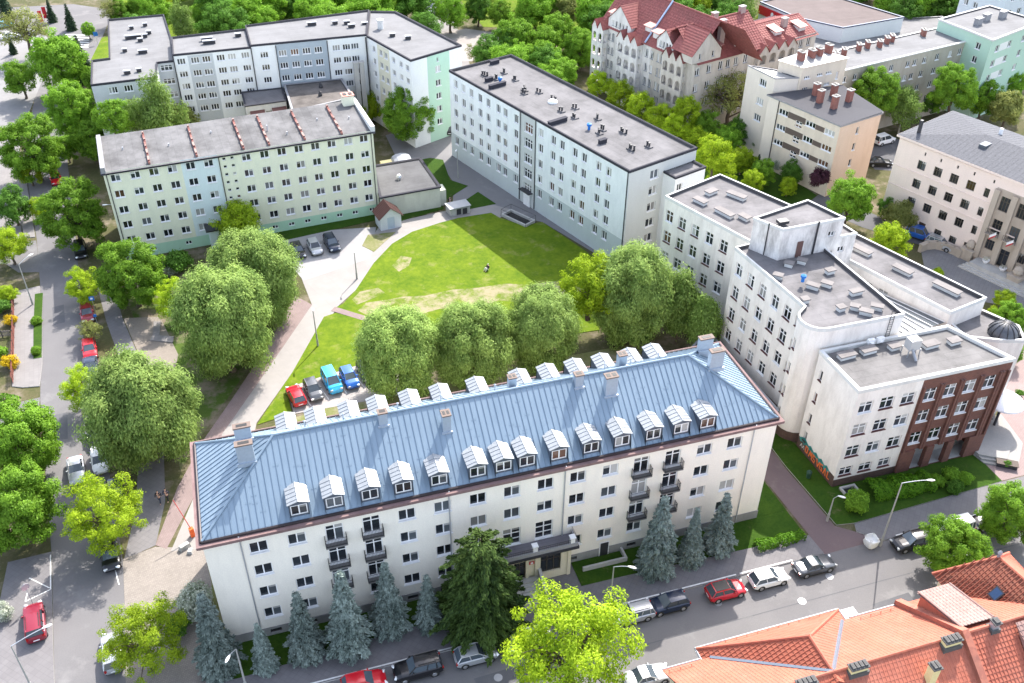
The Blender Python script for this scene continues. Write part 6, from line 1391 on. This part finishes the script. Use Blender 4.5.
def car_proto(L, W, h, kind_):
    w = W/2; f = L/2; hood = {'hatch':.82,'wagon':.85,'sedan':.80,'suv':1.0,'van':1.0}[kind_]; zs = {'suv':1.05,'van':1.0}.get(kind_,.90); zb = .3 if kind_=='suv' else .2
    cowl = {'hatch':.22*L,'wagon':.2*L,'sedan':.17*L,'suv':.2*L,'van':.28*L}[kind_]; rear = {'hatch':-f+.10,'wagon':-f+.1,'sedan':-.30*L,'suv':-f+.1,'van':-f+.08}[kind_]
    st = [(-f,.80,zs-.28,.38),(-f+.06,.90,zs-.1,.30),(-f+.35,.98,zs,zb),(-.25*L,1,zs+.01,zb),(0,1,zs,zb),(cowl,1,zs-.01,zb),(.5*(cowl+f),.98,hood+.02,zb),(f-.35,.94,hood-.06,zb),(f-.08,.85,hood-.22,.28),(f,.72,hood-.34,.36)]
    if kind_=='sedan': st[1]=(-f+.06,.9,zs-.08,.3)
    b = MB(); secs = []
    for x,k,z,bz in st:
        q = [(0,bz),(.82,bz),(1,bz+.14),(1,bz+(z-bz)*.62),(.965,z-.06),(.86,z),(.5,z+.02),(0,z+.025)]
        secs.append([(x,y*w*k,zz) for y,zz in q]+[(x,-y*w*k,zz) for y,zz in q[-2:0:-1]])
    n = len(secs[0])
    for i in range(len(secs)-1): b.add(secs[i]+secs[i+1],[(j,(j+1)%n,n+(j+1)%n,n+j) for j in range(n)],0)
    b.poly(secs[0][::-1]); b.poly(secs[-1])
    # cabin: roof panel and pillars in body colour, glass between
    t0,t1 = rear+{'hatch':.38,'wagon':.25,'sedan':.5,'suv':.2,'van':.12}[kind_], cowl-{'hatch':.72,'wagon':.72,'sedan':.75,'suv':.6,'van':.75}[kind_]
    B = [(rear,-.86*w,zs-.02),(cowl,-.86*w,zs-.02),(cowl,.86*w,zs-.02),(rear,.86*w,zs-.02)]; zt=h-.05; Tq = [(t0,-.69*w,zt),(t1,-.69*w,zt),(t1,.69*w,zt),(t0,.69*w,zt)]
    for i in range(4):
        b.tube(B[i],Tq[i],.05,.045,5); 
    for sy in (-1,1):
        m0 = ((B[0][0]+B[1][0])/2-.1, sy*.87*w, zs); m1 = ((t0+t1)/2-.05, sy*.70*w, zt); b.tube(m0,m1,.045,.04,5); b.tube((t0,sy*.69*w,zt),(t1,sy*.69*w,zt),.05,.05,5)
        if kind_ in ('wagon','suv','van'): q=.62; b.tube((rear+(m0[0]-rear)*.35,sy*.87*w,zs),(t0+(m1[0]-t0)*.3,sy*.70*w,zt),.06,.05,5)
    rp = [(t0-.02,-.66*w,zt+.01),(t1+.02,-.66*w,zt+.01),(t1+.02,.66*w,zt+.01),(t0-.02,.66*w,zt+.01)]; xm=(t0+t1)/2
    b.add(rp+[(t0+.15,-.45*w,h),(t1-.15,-.45*w,h),(t1-.15,.45*w,h),(t0+.15,.45*w,h)],[(4,5,6,7),(0,1,5,4),(1,2,6,5),(2,3,7,6),(3,0,4,7)],0)
    g = {}
    def gl(name,q):
        m_ = MB(); m_.poly(q); g[name] = m_
    gl('windscreen',[B[1],B[2],Tq[2],Tq[1]]); gl('rear_window',[B[3],B[0],Tq[0],Tq[3]]); gl('side_window',[B[0],B[1],Tq[1],Tq[0]]); gl('side_window_',[B[2],B[3],Tq[3],Tq[2]])
    tr = MB(); tr.box(-f+.02,-f+.12,-.8*w,.8*w,.3,.44); tr.box(f-.12,f-.015,-.6*w,.6*w,.34,.48)
    for sy in (-1,1): tr.box(-.28*L,.28*L,sy*w*1.0-.012,sy*w*1.0+.012,zb,zb+.1)
    rw_ = .34 if kind_=='suv' else .30; whl = []
    for sx in (-.305*L,.305*L):
        for sy in (-1,1): whl.append((sx,sy*(w-.10),rw_,sy))
    return b,g,tr,whl,dict(f=f,w=w,hood=hood,zs=zs,L=L,rear=rear,kind=kind_,cowl=cowl,h=h)
def car_build(spec,label,group,colour,roofcol=None):
    b,g,tr,whl,d = car_proto(*spec); t = thing('parked_car',label,'car',(0,0,0),group)
    bo = b.build('body',[PAINT[colour]],t,True)
    md = bo.modifiers.new('edge','EDGE_SPLIT'); md.split_angle = R(38)
    for nm,m_ in g.items(): m_.build(nm.rstrip('_'),carglass,t)
    tr.build('bumper_trim',trimm,t)
    for x,y,r,sy in whl:
        m_=MB(); m_.tube((x,y-.1,r),(x,y+.1,r),r,r,18,0); o=m_.build('wheel',M['rubber'],t); m_=MB(); m_.tube((x,y+sy*.095,r),(x,y+sy*.112,r),r*.66,r*.6,14,0); m_.build('rim',M['chrome'],o)
        m_=MB(); m_.tube((x,y+sy*.06,r+.02),(x,y+sy*.101-.0,r+.02),r+.07,r+.07,20,0); m_.build('wheel_arch',trimm,t)
    f,w = d['f'],d['w']
    for sy in (-1,1):
        m_=MB(); m_.obox(f-.12,sy*w*.66,d['hood']-.30,d['hood']-.14,.2,.34,-sy*24); m_.build('headlight',lampm,t,True)
        m_=MB(); m_.obox(-f+.06,sy*w*.76,d['zs']-.3,d['zs']-.08,.14,.2,sy*14); m_.build('taillight',tail,t)
        m_=MB(); m_.obox(d['cowl']-.35,sy*(w*.98),d['zs']+.02,d['zs']+.16,.14,.2,0); m_.build('wing_mirror',PAINT[colour],t,True)
    m_=MB(); m_.box(-f-.012,-f+.02,-.26,.26,.5,.61); m_.build('number_plate',M['white'],t)
    if roofcol:
        m_=MB(); q=(d['rear']+.45,d['cowl']-.75); m_.box(q[0],q[1],-.62*w,.62*w,d['h']-.02,d['h']+.012); m_.build('roof_panel',PAINT[roofcol],t)
    if d['kind'] in ('suv','wagon'):
        m_=MB()
        for sy in (-1,1): m_.box(d['rear']+.45,d['cowl']-.85,sy*.6*w-.02,sy*.6*w+.02,d['h']+.02,d['h']+.06)
        m_.build('roof_rail',trimm,t)
    return t
SP = dict(hatch=(3.75,1.66,1.43,'hatch'),wagon=(4.25,1.7,1.45,'wagon'),sedan=(4.1,1.68,1.38,'sedan'),suv=(4.2,1.75,1.68,'suv'),van=(4.0,1.75,1.75,'van'))
PROTO = {}
def car(kd,colour,x,y,ang,label,group=None,roofcol=None):
    k=(kd,colour,roofcol)
    if k not in PROTO: t = PROTO[k] = car_build(SP[kd],label,group,colour,roofcol); t.location=(x,y,.01); t.rotation_euler=(0,0,R(ang)); return t
    t = dup(PROTO[k],(x,y,.01),R(ang),label,group); t['category']='car'; return t
gf,gl_,gc = 'cars parked along the front street','cars parked along the left street','cars parked in the courtyard'
for kd,col,x,y,a,lab,rc in (
 ('hatch','red',11.0,-7.0,0,'red hatchback parked on the front street, cut by the bottom edge',None),
 ('suv','black',15.6,-7.0,180,'black off road car parked behind the red hatchback on the front street',None),
 ('hatch','silver',20.7,-7.1,0,'silver hatchback parked below the dark yew on the front street',None),
 ('van','silver',25.5,-7.2,180,'silver white people carrier half under the lime tree on the front street',None),
 ('wagon','silver',35.2,-7.1,180,'silver estate car parked right of the big lime tree',None),
 ('hatch','navy',38.9,-7.0,180,'dark blue hatchback parked between the silver estate and a red small car',None),
 ('hatch','red',44.6,-7.2,0,'red small car with black roof on the front street','black'),
 ('hatch','white',49.1,-7.1,0,'white hatchback parked before the red lane on the front street',None),
 ('sedan','grey',54.0,-7.0,0,'grey saloon parked nearest the red lane',None),
 ('wagon','black',64.8,-7.1,180,'black estate car parked right of the tall street lamp',None),
 ('van','white',69.6,-7.0,180,'white hatchback partly covered by the maple before the orange roofs',None),
 ('sedan','black',73.9,-7.0,180,'black saloon half hidden by the right edge maple',None),
 ('sedan','silver',79.0,-7.0,180,'silver saloon at the far right end of the front street row',None),
 ('sedan','silver',34.0,-13.4,0,'silver saloon across the street against the orange roofed house',None),
 ('wagon','white',48.6,-13.6,0,'white estate car glimpsed beyond the orange roof eaves',None),
 ('van','white',52.2,-13.6,180,'white van glimpsed beyond the fire wall of the orange roofs',None)): car(kd,col,x,y,a,lab,gf,rc)
for kd,col,x,y,a,lab in (
 ('sedan','silver',-13.3,26.7,-83,'silver car driving down the middle of the left street'),
 ('hatch','white',-11.0,27.5,-83,'white hatchback parked on the left street above the lime tree'),
 ('hatch','black',-11.5,31.7,-83,'black hatchback parked half under the huge weeping tree'),
 ('hatch','navy',-9.3,22.0,-84,'dark blue hatchback hidden by the lime tree on the left street'),
 ('hatch','black',-9.6,13.6,-85,'black hatchback peeping out below the lime tree on left street'),
 ('suv','wine',-15.8,7.5,98,'dark red off road car standing on the left lay-by'),
 ('wagon','silver',-9.2,2.3,95,'silver estate car half under the corner maple'),
 ('wagon','black',-15.0,73.3,-84,'dark estate car in the shade below the left maple'),
 ('hatch','wine',-13.4,56.6,-84,'dark red hatchback under the kerb lime tree'),
 ('hatch','red',-12.8,48.4,-84,'red hatchback parked above the huge weeping tree'),
 ('sedan','navy',-12.5,44.6,-84,'dark blue saloon just behind the red hatchback on the left street'),
 ('hatch','red',-19.8,97.6,-80,'small red car far up the left street')): car(kd,col,x,y,a,lab,gl_)
for kd,col,x,y,a,lab in (
 ('hatch','red',10.2,32.4,100,'red hatchback at the left end of the courtyard bay'),
 ('hatch','grey',12.2,32.8,-82,'dark grey hatchback beside the red one in the courtyard bay'),
 ('van','sky',14.5,33.6,-81,'sky blue people carrier in the courtyard bay'),
 ('hatch','blue',16.6,33.8,-82,'blue hatchback beside the weeping tree in the courtyard bay'),
 ('hatch','navy',18.7,34.4,-82,'dark blue hatchback mostly hidden by the weeping tree in the bay'),
 ('hatch','black',14.4,64.4,-83,'black hatchback left of three before the green block'),
 ('hatch','silver',16.8,64.7,-83,'grey silver hatchback between two dark cars before the green block'),
 ('wagon','navy',19.3,65.1,-83,'dark blue estate car right of three before the green block'),
 ('suv','black',45.0,98.4,80,'dark off road car behind the corner of the slab block'),
 ('van','blue',102.2,43.0,-55,'blue van in the shade before the courthouse'),
 ('wagon','silver',103.5,39.9,-62,'silver white estate car behind the plaza wall'),
 ('sedan','black',110.6,65.2,-20,'dark car in the yard behind the beige block'),
 ('van','white',116.4,72.4,10,'pale grey van parked below the drab block')): car(kd,col,x,y,a,lab,gc)
for i,(px,py,col) in enumerate(((427,-4,'navy'),(429,0,'black'),(431,4,'grey'),(433,8,'black'),(435,12,'silver'))):
    x,y = plan(px,py,.5); car('hatch',col,x,y,200,['topmost dark blue car','second car from the top','grey car in the middle','fourth car from the top','silver car nearest the camera'][i]+' in the row beside the park road','cars beside the park road')
for i,(px,py,col,lab) in enumerate(((10,36,'white','white car on the pale lot under the bare tree'),(26,33,'silver','silver car on the pale lot right of the white one'),(4,25,'sky','light blue car on the pale lot at the upper left edge'))): x,y = plan(px,py,.5); car('sedan',col,x,y,15,lab,'cars on the pale lot')
for i,(px,py) in enumerate(((818,34),(828,38))): x,y = plan(px,py,.5)
# ------------------------------------------------------------------ street furniture
def lamp(px,py,h,arm,adir,label,lean=0):
    x,y = plan(px,py); t = thing('street_lamp',label,'street lamp',(x,y,0)); c=dirv(adir); b=MB(); b.tube((x,y,0),(x,y,h),.10,.055,8); b.tube((x,y,0),(x,y,1.1),.13,.12,8); b.build('pole',M['conc_pole'],t)
    b=MB(); pts=[(x+c[0]*arm*s,y+c[1]*arm*s,h+.5*math.sin(s*1.4)) for s in np.linspace(0,1,6)]; b.path(pts,.035,6); b.build('arm',M['galv'],t)
    e_=pts[-1]; b=MB(); P=[]; 
    for s,r,z in ((-.1,.05,.0),(.1,.11,0),(.35,.14,.0),(.55,.10,0),(.66,.03,0)):
        for k in range(10): a=2*math.pi*k/10; P.append((e_[0]+c[0]*s-c[1]*r*math.cos(a),e_[1]+c[1]*s+c[0]*r*math.cos(a),e_[2]+.6*r*math.sin(a)+.03))
    b.add(P,[(i*10+k,i*10+(k+1)%10,(i+1)*10+(k+1)%10,(i+1)*10+k) for i in range(4) for k in range(10)]); b.build('lamp_head',M['white'],t,True); return t
M['conc_pole'] = plaster('concrete_pole',(.33,.33,.31),.3)
lamp(880,546,8.6,2.2,-20,'tall concrete street lamp beside the white sack on the front street'); lamp(609,612,6.2,1.3,-35,'street lamp on the front lawn edge beside the big lime tree'); lamp(247,690,5.6,1.0,-120,'street lamp cut by the bottom edge near the corner spruce')
lamp(33,690,6.0,2.6,15,'leaning lamp over the dark red car at the lower left'); lamp(134,250,7.0,1.9,175,'unused')['label']='tall lamp on the left pavement near the maples' ; lamp(33,305,6.2,1.6,40,'lamp in the pavement verge beside the picket fence')
lamp(357,279,4.2,.3,-90,'slim courtyard lamp at the upper corner of the drive'); lamp(318,346,5.4,.3,-90,'slim courtyard lamp on the lawn edge beside the drive'); lamp(458,178,4.6,.3,-120,'small path lamp beside the slab block'); lamp(827,521,3.2,.4,-40,'small white post lamp beside the red lane')
def sign(px,py,h,label,shape,mat,face=-90,size=.6):
    x,y=plan(px,py); t=thing('road_sign',label,'road sign',(x,y,0)); b=MB(); b.tube((x,y,0),(x,y,h),.035,.035,6); b.build('sign_post',M['galv'],t); c=dirv(face); b=MB()
    if shape=='square': b.obox(x+c[0]*.05,y+c[1]*.05,h-size,h,size,.03,face+90)
    else: 
        n_=16; ctr=Vector((x+c[0]*.05,y+c[1]*.05,h-size/2)); s_=Vector((-c[1],c[0],0)); P=[ctr+s_*math.cos(a)*size/2+Vector((0,0,1))*math.sin(a)*size/2 for a in np.linspace(0,2*math.pi,n_+1)[:-1]]; q=[p+Vector((c[0],c[1],0))*.025 for p in P]; b.add(P+q,[tuple(range(n_))[::-1],tuple(range(n_,2*n_))]+[(i,(i+1)%n_,n_+(i+1)%n_,n_+i) for i in range(n_)])
    o=b.build('sign_plate',mat,t); return t,x,y,h,c
def sign_mark(s):
    t,x,y,h,c=s; b=MB(); b.obox(x+c[0]*.075,y+c[1]*.075,h-.42,h-.16,.3,.02,math.degrees(math.atan2(c[1],c[0]))+90); b.build('sign_symbol',M['white'],t)
sign_mark(sign(96,313,2.6,'blue square sign with pale symbol beside the kerb lime tree','square',M['blue'])); sign(99,329,2.3,'small blue sign beside the thin sapling','square',M['blue'],size=.4)
sign(33,604,2.8,'round white sign back above the dark red car','round',M['galv'],-60,.75); sign(98,44,2.6,'blue sign beside the grey wing at the road bend','square',M['blue'],size=.9); sign(388,26,2.4,'blue sign on the park path','square',M['blue'],size=.7)
# barrier at the drive mouth
x,y=plan(193,536); t=thing('barrier_gate','orange barrier post with red boom raised at the drive entrance','barrier',(x,y,0)); b=MB(); b.obox(x,y,0,1.1,.4,.4,20); b.build('barrier_post',M['orange'],t); b=MB(); b.tube((x,y,1.0),(x-1.0,y+1.0,4.3),.05,.04,6); b.build('boom',plain('boom_red',(.5,.08,.07),.5),t)
x,y=plan(185,548); t=thing('stone_block','pale concrete block lying beside the barrier','block',(x,y,0)); b=MB(); b.obox(x,y,0,.5,1.1,.5,30,0,.85); b.obox(x+.5,y-.7,0,.35,.6,.5,70,0,.8); b.build('block',M['concrete'],t)
# white sack at the tall lamp
x,y=plan(870,545); t=thing('rubble_sack','big white rubble sack standing at the foot of the tall lamp','sack',(x,y,0)); b=MB(); m_=14
for k,(r,z) in enumerate(((.52,0),(.6,.3),(.58,.7),(.62,.95))): pass
prof=[(.5,0),(.62,.25),(.58,.6),(.63,.95),(.55,.97),(.5,.7),(0,.62)]; P=[]
for r,z in prof:
    for k in range(m_): a=2*math.pi*k/m_; sq=1/max(abs(math.cos(a)),abs(math.sin(a)))**.6; rr=r*sq*(1+.06*math.sin(3*a+z*5)); P.append((x+rr*math.cos(a),y+rr*math.sin(a),z+.05*math.sin(4*a)*z))
b.add(P,[(i*m_+k,i*m_+(k+1)%m_,(i+1)*m_+(k+1)%m_,(i+1)*m_+k) for i in range(len(prof)-1) for k in range(m_)]); b.build('sack_body',plain('white_woven',(.72,.72,.70),.8),t,True); b=MB()
for sx,sy in ((-.5,-.5),(.5,-.5),(.5,.5),(-.5,.5)): b.path([(x+sx,y+sy,.9),(x+sx*.9,y+sy*.6,1.15),(x+sx*.6,y+sy*.9,1.15),(x+sx,y+sy,.92)],.03,5)
b.build('sack_loop',plain('sack_strap',(.6,.6,.58),.8),t)
# flag pole
x,y=plan(938,238); t=thing('flagpole','white flagpole with hanging white flag on the courthouse forecourt','flagpole',(x,y,0)); b=MB(); b.tube((x,y,0),(x,y,9.6),.07,.04,8); b.lathe((x,y,9.6),[(.06,0),(.1,.08),(0,.18)],8); b.build('pole',M['white'],t)
t=thing('white_flag','white flag with small dark emblem hanging from the pole','flag',(x,y,7)); b=MB()
for j in range(10):
    for k in range(4):
        q=lambda a,c_:(x+.06+a*.12,y-.05+.12*math.sin(a*1.1+c_*.6),9.3-c_*.75-.02*a); b.poly([q(j,k+1),q(j+1,k+1),q(j+1,k),q(j,k)],1 if (j in (4,5) and k==1) else 0)
b.build('flag_cloth',[M['white'],M['dark']],t)
# bin shelter on the path and bench planter
x,y=plan(458,212); t=thing('bin_shelter','low concrete bin shelter with flat roof at the path corner','shelter',(x,y,0)); b=MB(); b.obox(x,y,0,1.2,3.2,1.9,8,0); b.obox(x,y,1.2,1.34,3.5,2.2,8,1); b.build('shelter',[M['concrete'],M['grey']],t); b=MB()
for k in (-1,0,1): b.obox(x+k*.95-.1,y-1.0,.1,1.05,.7,.05,8)
b.build('shelter_door',M['dark'],t)
x,y=plan(513,222); t=thing('sunken_stair','railed cellar stairwell with low kerb beside the slab block','stairwell',(x,y,0)); b=MB()
pp_=rectpoly(x-1.2,y+2.2,-60,5,2.2); ringp(b,pp_,offset(pp_,-.25),0,.4); b.build('kerb_wall',M['concrete'],t); b=MB(); b.poly([(a,c_,.02) for a,c_ in offset(pp_,-.26)]); b.build('stairwell_dark',M['black'],t); b=MB()  # flat black sheet stands in for the dark of the stairwell
for k in range(4): a=pp_[k]; c_=pp_[(k+1)%4]; b.tube((*a,1.2),(*c_,1.2),.03,.03,5); b.tube((*a,0),(*a,1.2),.03,.03,5)
b.build('railing',M['iron'],t)
for px,py,lab in ((1006,466,'planter bench of dark wood beside the school steps'),): x,y=plan(px,py); t=thing('planter_bench',lab,'bench',(x,y,0)); b=MB(); b.obox(x,y,0,.5,2.0,.8,-35); b.build('planter',M['dark'],t); b=MB(); b.obox(x,y,.5,.56,2.2,1.0,-35); b.build('seat',plain('bench_wood',(.06,.04,.03),.7),t)
x,y=plan(167,113+78); 
t=thing('cellar_light_well','concrete light well at the corner of the white school wing','light well',(62.9,1.0,0)); b=MB(); q=rectpoly(62.2,.3,0,1.8,1.2); ringp(b,q,offset(q,-.2),0,.35); b.build('rim',M['concrete'],t); b=MB(); b.poly([(a,c_,.11) for a,c_ in offset(q,-.21)]); b.build('pit_dark',M['black'],t)  # darkness of the well painted as a flat black sheet
x,y=plan(808,478); t=thing('waste_bin','dark green litter bin against the spray painted plinth','bin',(x,y,0)); b=MB(); b.lathe((x,y,0),[(.22,0),(.28,.8),(.3,.85),(.2,1.0),(0,1.05)],12); b.build('bin_body',plain('bin_green',(.02,.06,.04),.5),t)
for i,(px,py,lab) in enumerate(((282,24,'unused'),)): pass
# advertising flags by the lot, top left
for px,py,lab in ((45,22,'red feather flag by the pale lot, right one'),(41,26,'low red stand by the pale lot')):
    x,y=plan(px,py); t=thing('advert_flag',lab,'banner',(x,y,0)); b=MB(); b.tube((x,y,0),(x,y,3.4),.04,.03,5); b.build('pole',M['galv'],t); b=MB(); b.obox(x+.4,y,.8,3.3,.8,.04,10); b.build('banner',M['red'],t)
# ------------------------------------------------------------------ people
def person(label,x,y,face,pose,top,legs,hair,z=0):
    t=thing('person',label,'person',(x,y,z)); t.rotation_euler=(0,0,R(face)); skin_=M['skin']
    def skin(name,verts,edges,mat,sub=1):
        me=bpy.data.meshes.new(name); me.from_pydata([v[:3] for v in verts],edges,[]); me.materials.append(mat); o=bpy.data.objects.new(name,me); COL.objects.link(o); o.parent=t
        sk=o.modifiers.new('skin','SKIN'); me.skin_vertices or o.data; 
        if not me.skin_vertices: 
            bpy.context.view_layer.objects.active=o
        L_=me.skin_vertices[0].data
        for i,v in enumerate(verts): L_[i].radius=(v[3],v[3])
        L_[0].use_root=True; sb=o.modifiers.new('sub','SUBSURF'); sb.levels=sub; sb.render_levels=sub
        for p in me.polygons: p.use_smooth=True
        return o
    if pose=='sit': K=dict(hip=(0,0,.14),kn=[(.42,.14,.42),(.42,-.14,.42)],an=[(.62,.16,.07),(.62,-.16,.07)],toe=[(.78,.17,.04),(.78,-.17,.04)],ch=(-.06,0,.52),nk=(-.04,0,.70),hd=(0,0,.86),el=[(.1,.3,.42),(.1,-.3,.42)],ha=[(.36,.18,.42),(.36,-.18,.42)],sh=[(-.05,.19,.62),(-.05,-.19,.62)])
    else: K=dict(hip=(0,0,.92),kn=[(.10,.10,.50),(-.06,-.10,.5)],an=[(.2,.1,.09),(-.26,-.1,.11)],toe=[(.36,.1,.04),(-.12,-.1,.04)],ch=(.02,0,1.25),nk=(.03,0,1.48),hd=(.05,0,1.64),el=[(-.1,.26,1.16),(.12,-.26,1.16)],ha=[(.0,.27,.92),(.28,-.25,.95)],sh=[(.02,.2,1.4),(.02,-.2,1.4)])
    V=[(*K['hip'],.13),(*K['ch'],.15),(*K['nk'],.055),(*K['hd'],.10)]; E_=[(0,1),(1,2),(2,3)]
    V.append((K['hd'][0]+.01,K['hd'][1],K['hd'][2]+.08,.085)); E_.append((3,4))
    for s in (0,1):
        i=len(V); V+= [(*K['sh'][s],.065),(*K['el'][s],.045),(*K['ha'][s],.035)]; E_+=[(1,i),(i,i+1),(i+1,i+2)]
        i=len(V); V+= [(*K['kn'][s],.065),(*K['an'][s],.045),(*K['toe'][s],.04)]; E_+=[(0,i),(i,i+1),(i+1,i+2)]
    skin('body',V,E_,skin_)
    V=[(*K['hip'],.155),(*K['ch'],.18)]; E_=[(0,1)]
    for s in (0,1): i=len(V); V+=[(*K['sh'][s],.085),(*K['el'][s],.062),(K['el'][s][0]*.15+K['ha'][s][0]*.85,K['el'][s][1]*.15+K['ha'][s][1]*.85,K['el'][s][2]*.15+K['ha'][s][2]*.85,.05)]; E_+=[(1,i),(i,i+1),(i+1,i+2)]
    skin('jacket',V,E_,top)
    V=[(*K['hip'],.15)]; E_=[]
    for s in (0,1): i=len(V); V+=[(*K['kn'][s],.085),(*K['an'][s],.07)]; E_+=[(0,i),(i,i+1)]
    skin('trousers',V,E_,legs)
    skin('hair',[(K['hd'][0]-.03,0,K['hd'][2]+.03,.105),(K['hd'][0]-.02,0,K['hd'][2]+.1,.09)],[(0,1)],hair); return t
M['skin']=plain('skin',(.55,.34,.25),.6); M['denim']=plain('denim',(.03,.04,.07),.8); M['darkcloth']=plain('dark_cloth',(.02,.02,.025),.85); M['palecloth']=plain('pale_cloth',(.6,.58,.55),.85); M['hair']=plain('dark_hair',(.03,.02,.015),.6)
x,y=plan(488,270); person('person in dark jacket and pale cap sitting on the sunny lawn',x,y,-150,'sit',M['darkcloth'],M['palecloth'],M['palecloth'],.05)
x,y=plan(160.5,503); person('person in dark coat walking down the red walk, left of two',x,y,-110,'walk',M['darkcloth'],M['denim'],M['hair'],.02); person('person in dark clothes walking down the red walk, right of two',x+.75,y+.1,-110,'walk',M['denim'],M['darkcloth'],M['hair'],.02)
x,y=plan(450,207); person('person in dark clothes standing beside the bin shelter',x,y,-80,'walk',M['darkcloth'],M['darkcloth'],M['hair'],.02)
# ------------------------------------------------------------------ light, sky, camera
AZ, EL = 51.5, 45.7
w=bpy.data.worlds.new('World'); sc.world=w; w.use_nodes=True; t=w.node_tree; bg=t.nodes['Background']; sk=t.nodes.new('ShaderNodeTexSky'); sk.sky_type='NISHITA'; sk.sun_disc=False; sk.sun_elevation=R(EL); sk.sun_rotation=R(90-AZ); sk.air_density=.75; sk.dust_density=1.6; sk.ozone_density=.5
hs_=t.nodes.new('ShaderNodeHueSaturation'); hs_.inputs['Saturation'].default_value=.62; t.links.new(sk.outputs[0],hs_.inputs['Color']); t.links.new(hs_.outputs[0],bg.inputs[0]); bg.inputs[1].default_value=.15
sl=bpy.data.lights.new('sun','SUN'); sl.energy=2.35; sl.angle=R(.5); sl.color=(1,.94,.86); so=bpy.data.objects.new('sun',sl); COL.objects.link(so)
sd=Vector((math.cos(R(AZ))*math.cos(R(EL)),math.sin(R(AZ))*math.cos(R(EL)),math.sin(R(EL)))); so.rotation_euler=(-sd).to_track_quat('-Z','Y').to_euler(); so.location=(60,80,120)
cd=bpy.data.cameras.new('camera'); co=bpy.data.objects.new('camera',cd); COL.objects.link(co); cd.sensor_width=36; cd.lens=CAM_F/1024*36; cd.clip_end=5000; cd.clip_start=.5
cp,sp=math.cos(CAM_P),math.sin(CAM_P); f_=Vector((fw[0]*cp,fw[1]*cp,-sp)); u_=Vector((fw[0]*sp,fw[1]*sp,cp)); r_=Vector((rt[0],rt[1],0)); c_,s_=math.cos(CAM_R),math.sin(CAM_R)
rr=r_*c_+u_*s_; uu=u_*c_-r_*s_; co.matrix_world=Matrix(((rr.x,uu.x,-f_.x,CAM_LOC[0]),(rr.y,uu.y,-f_.y,CAM_LOC[1]),(rr.z,uu.z,-f_.z,CAM_LOC[2]),(0,0,0,1))); sc.camera=co
sc.view_settings.view_transform='Standard'; sc.view_settings.look='None'; sc.view_settings.exposure=2.1; sc.view_settings.gamma=1
sc.render.engine='CYCLES'; sc.cycles.max_bounces=6; sc.cycles.transparent_max_bounces=4
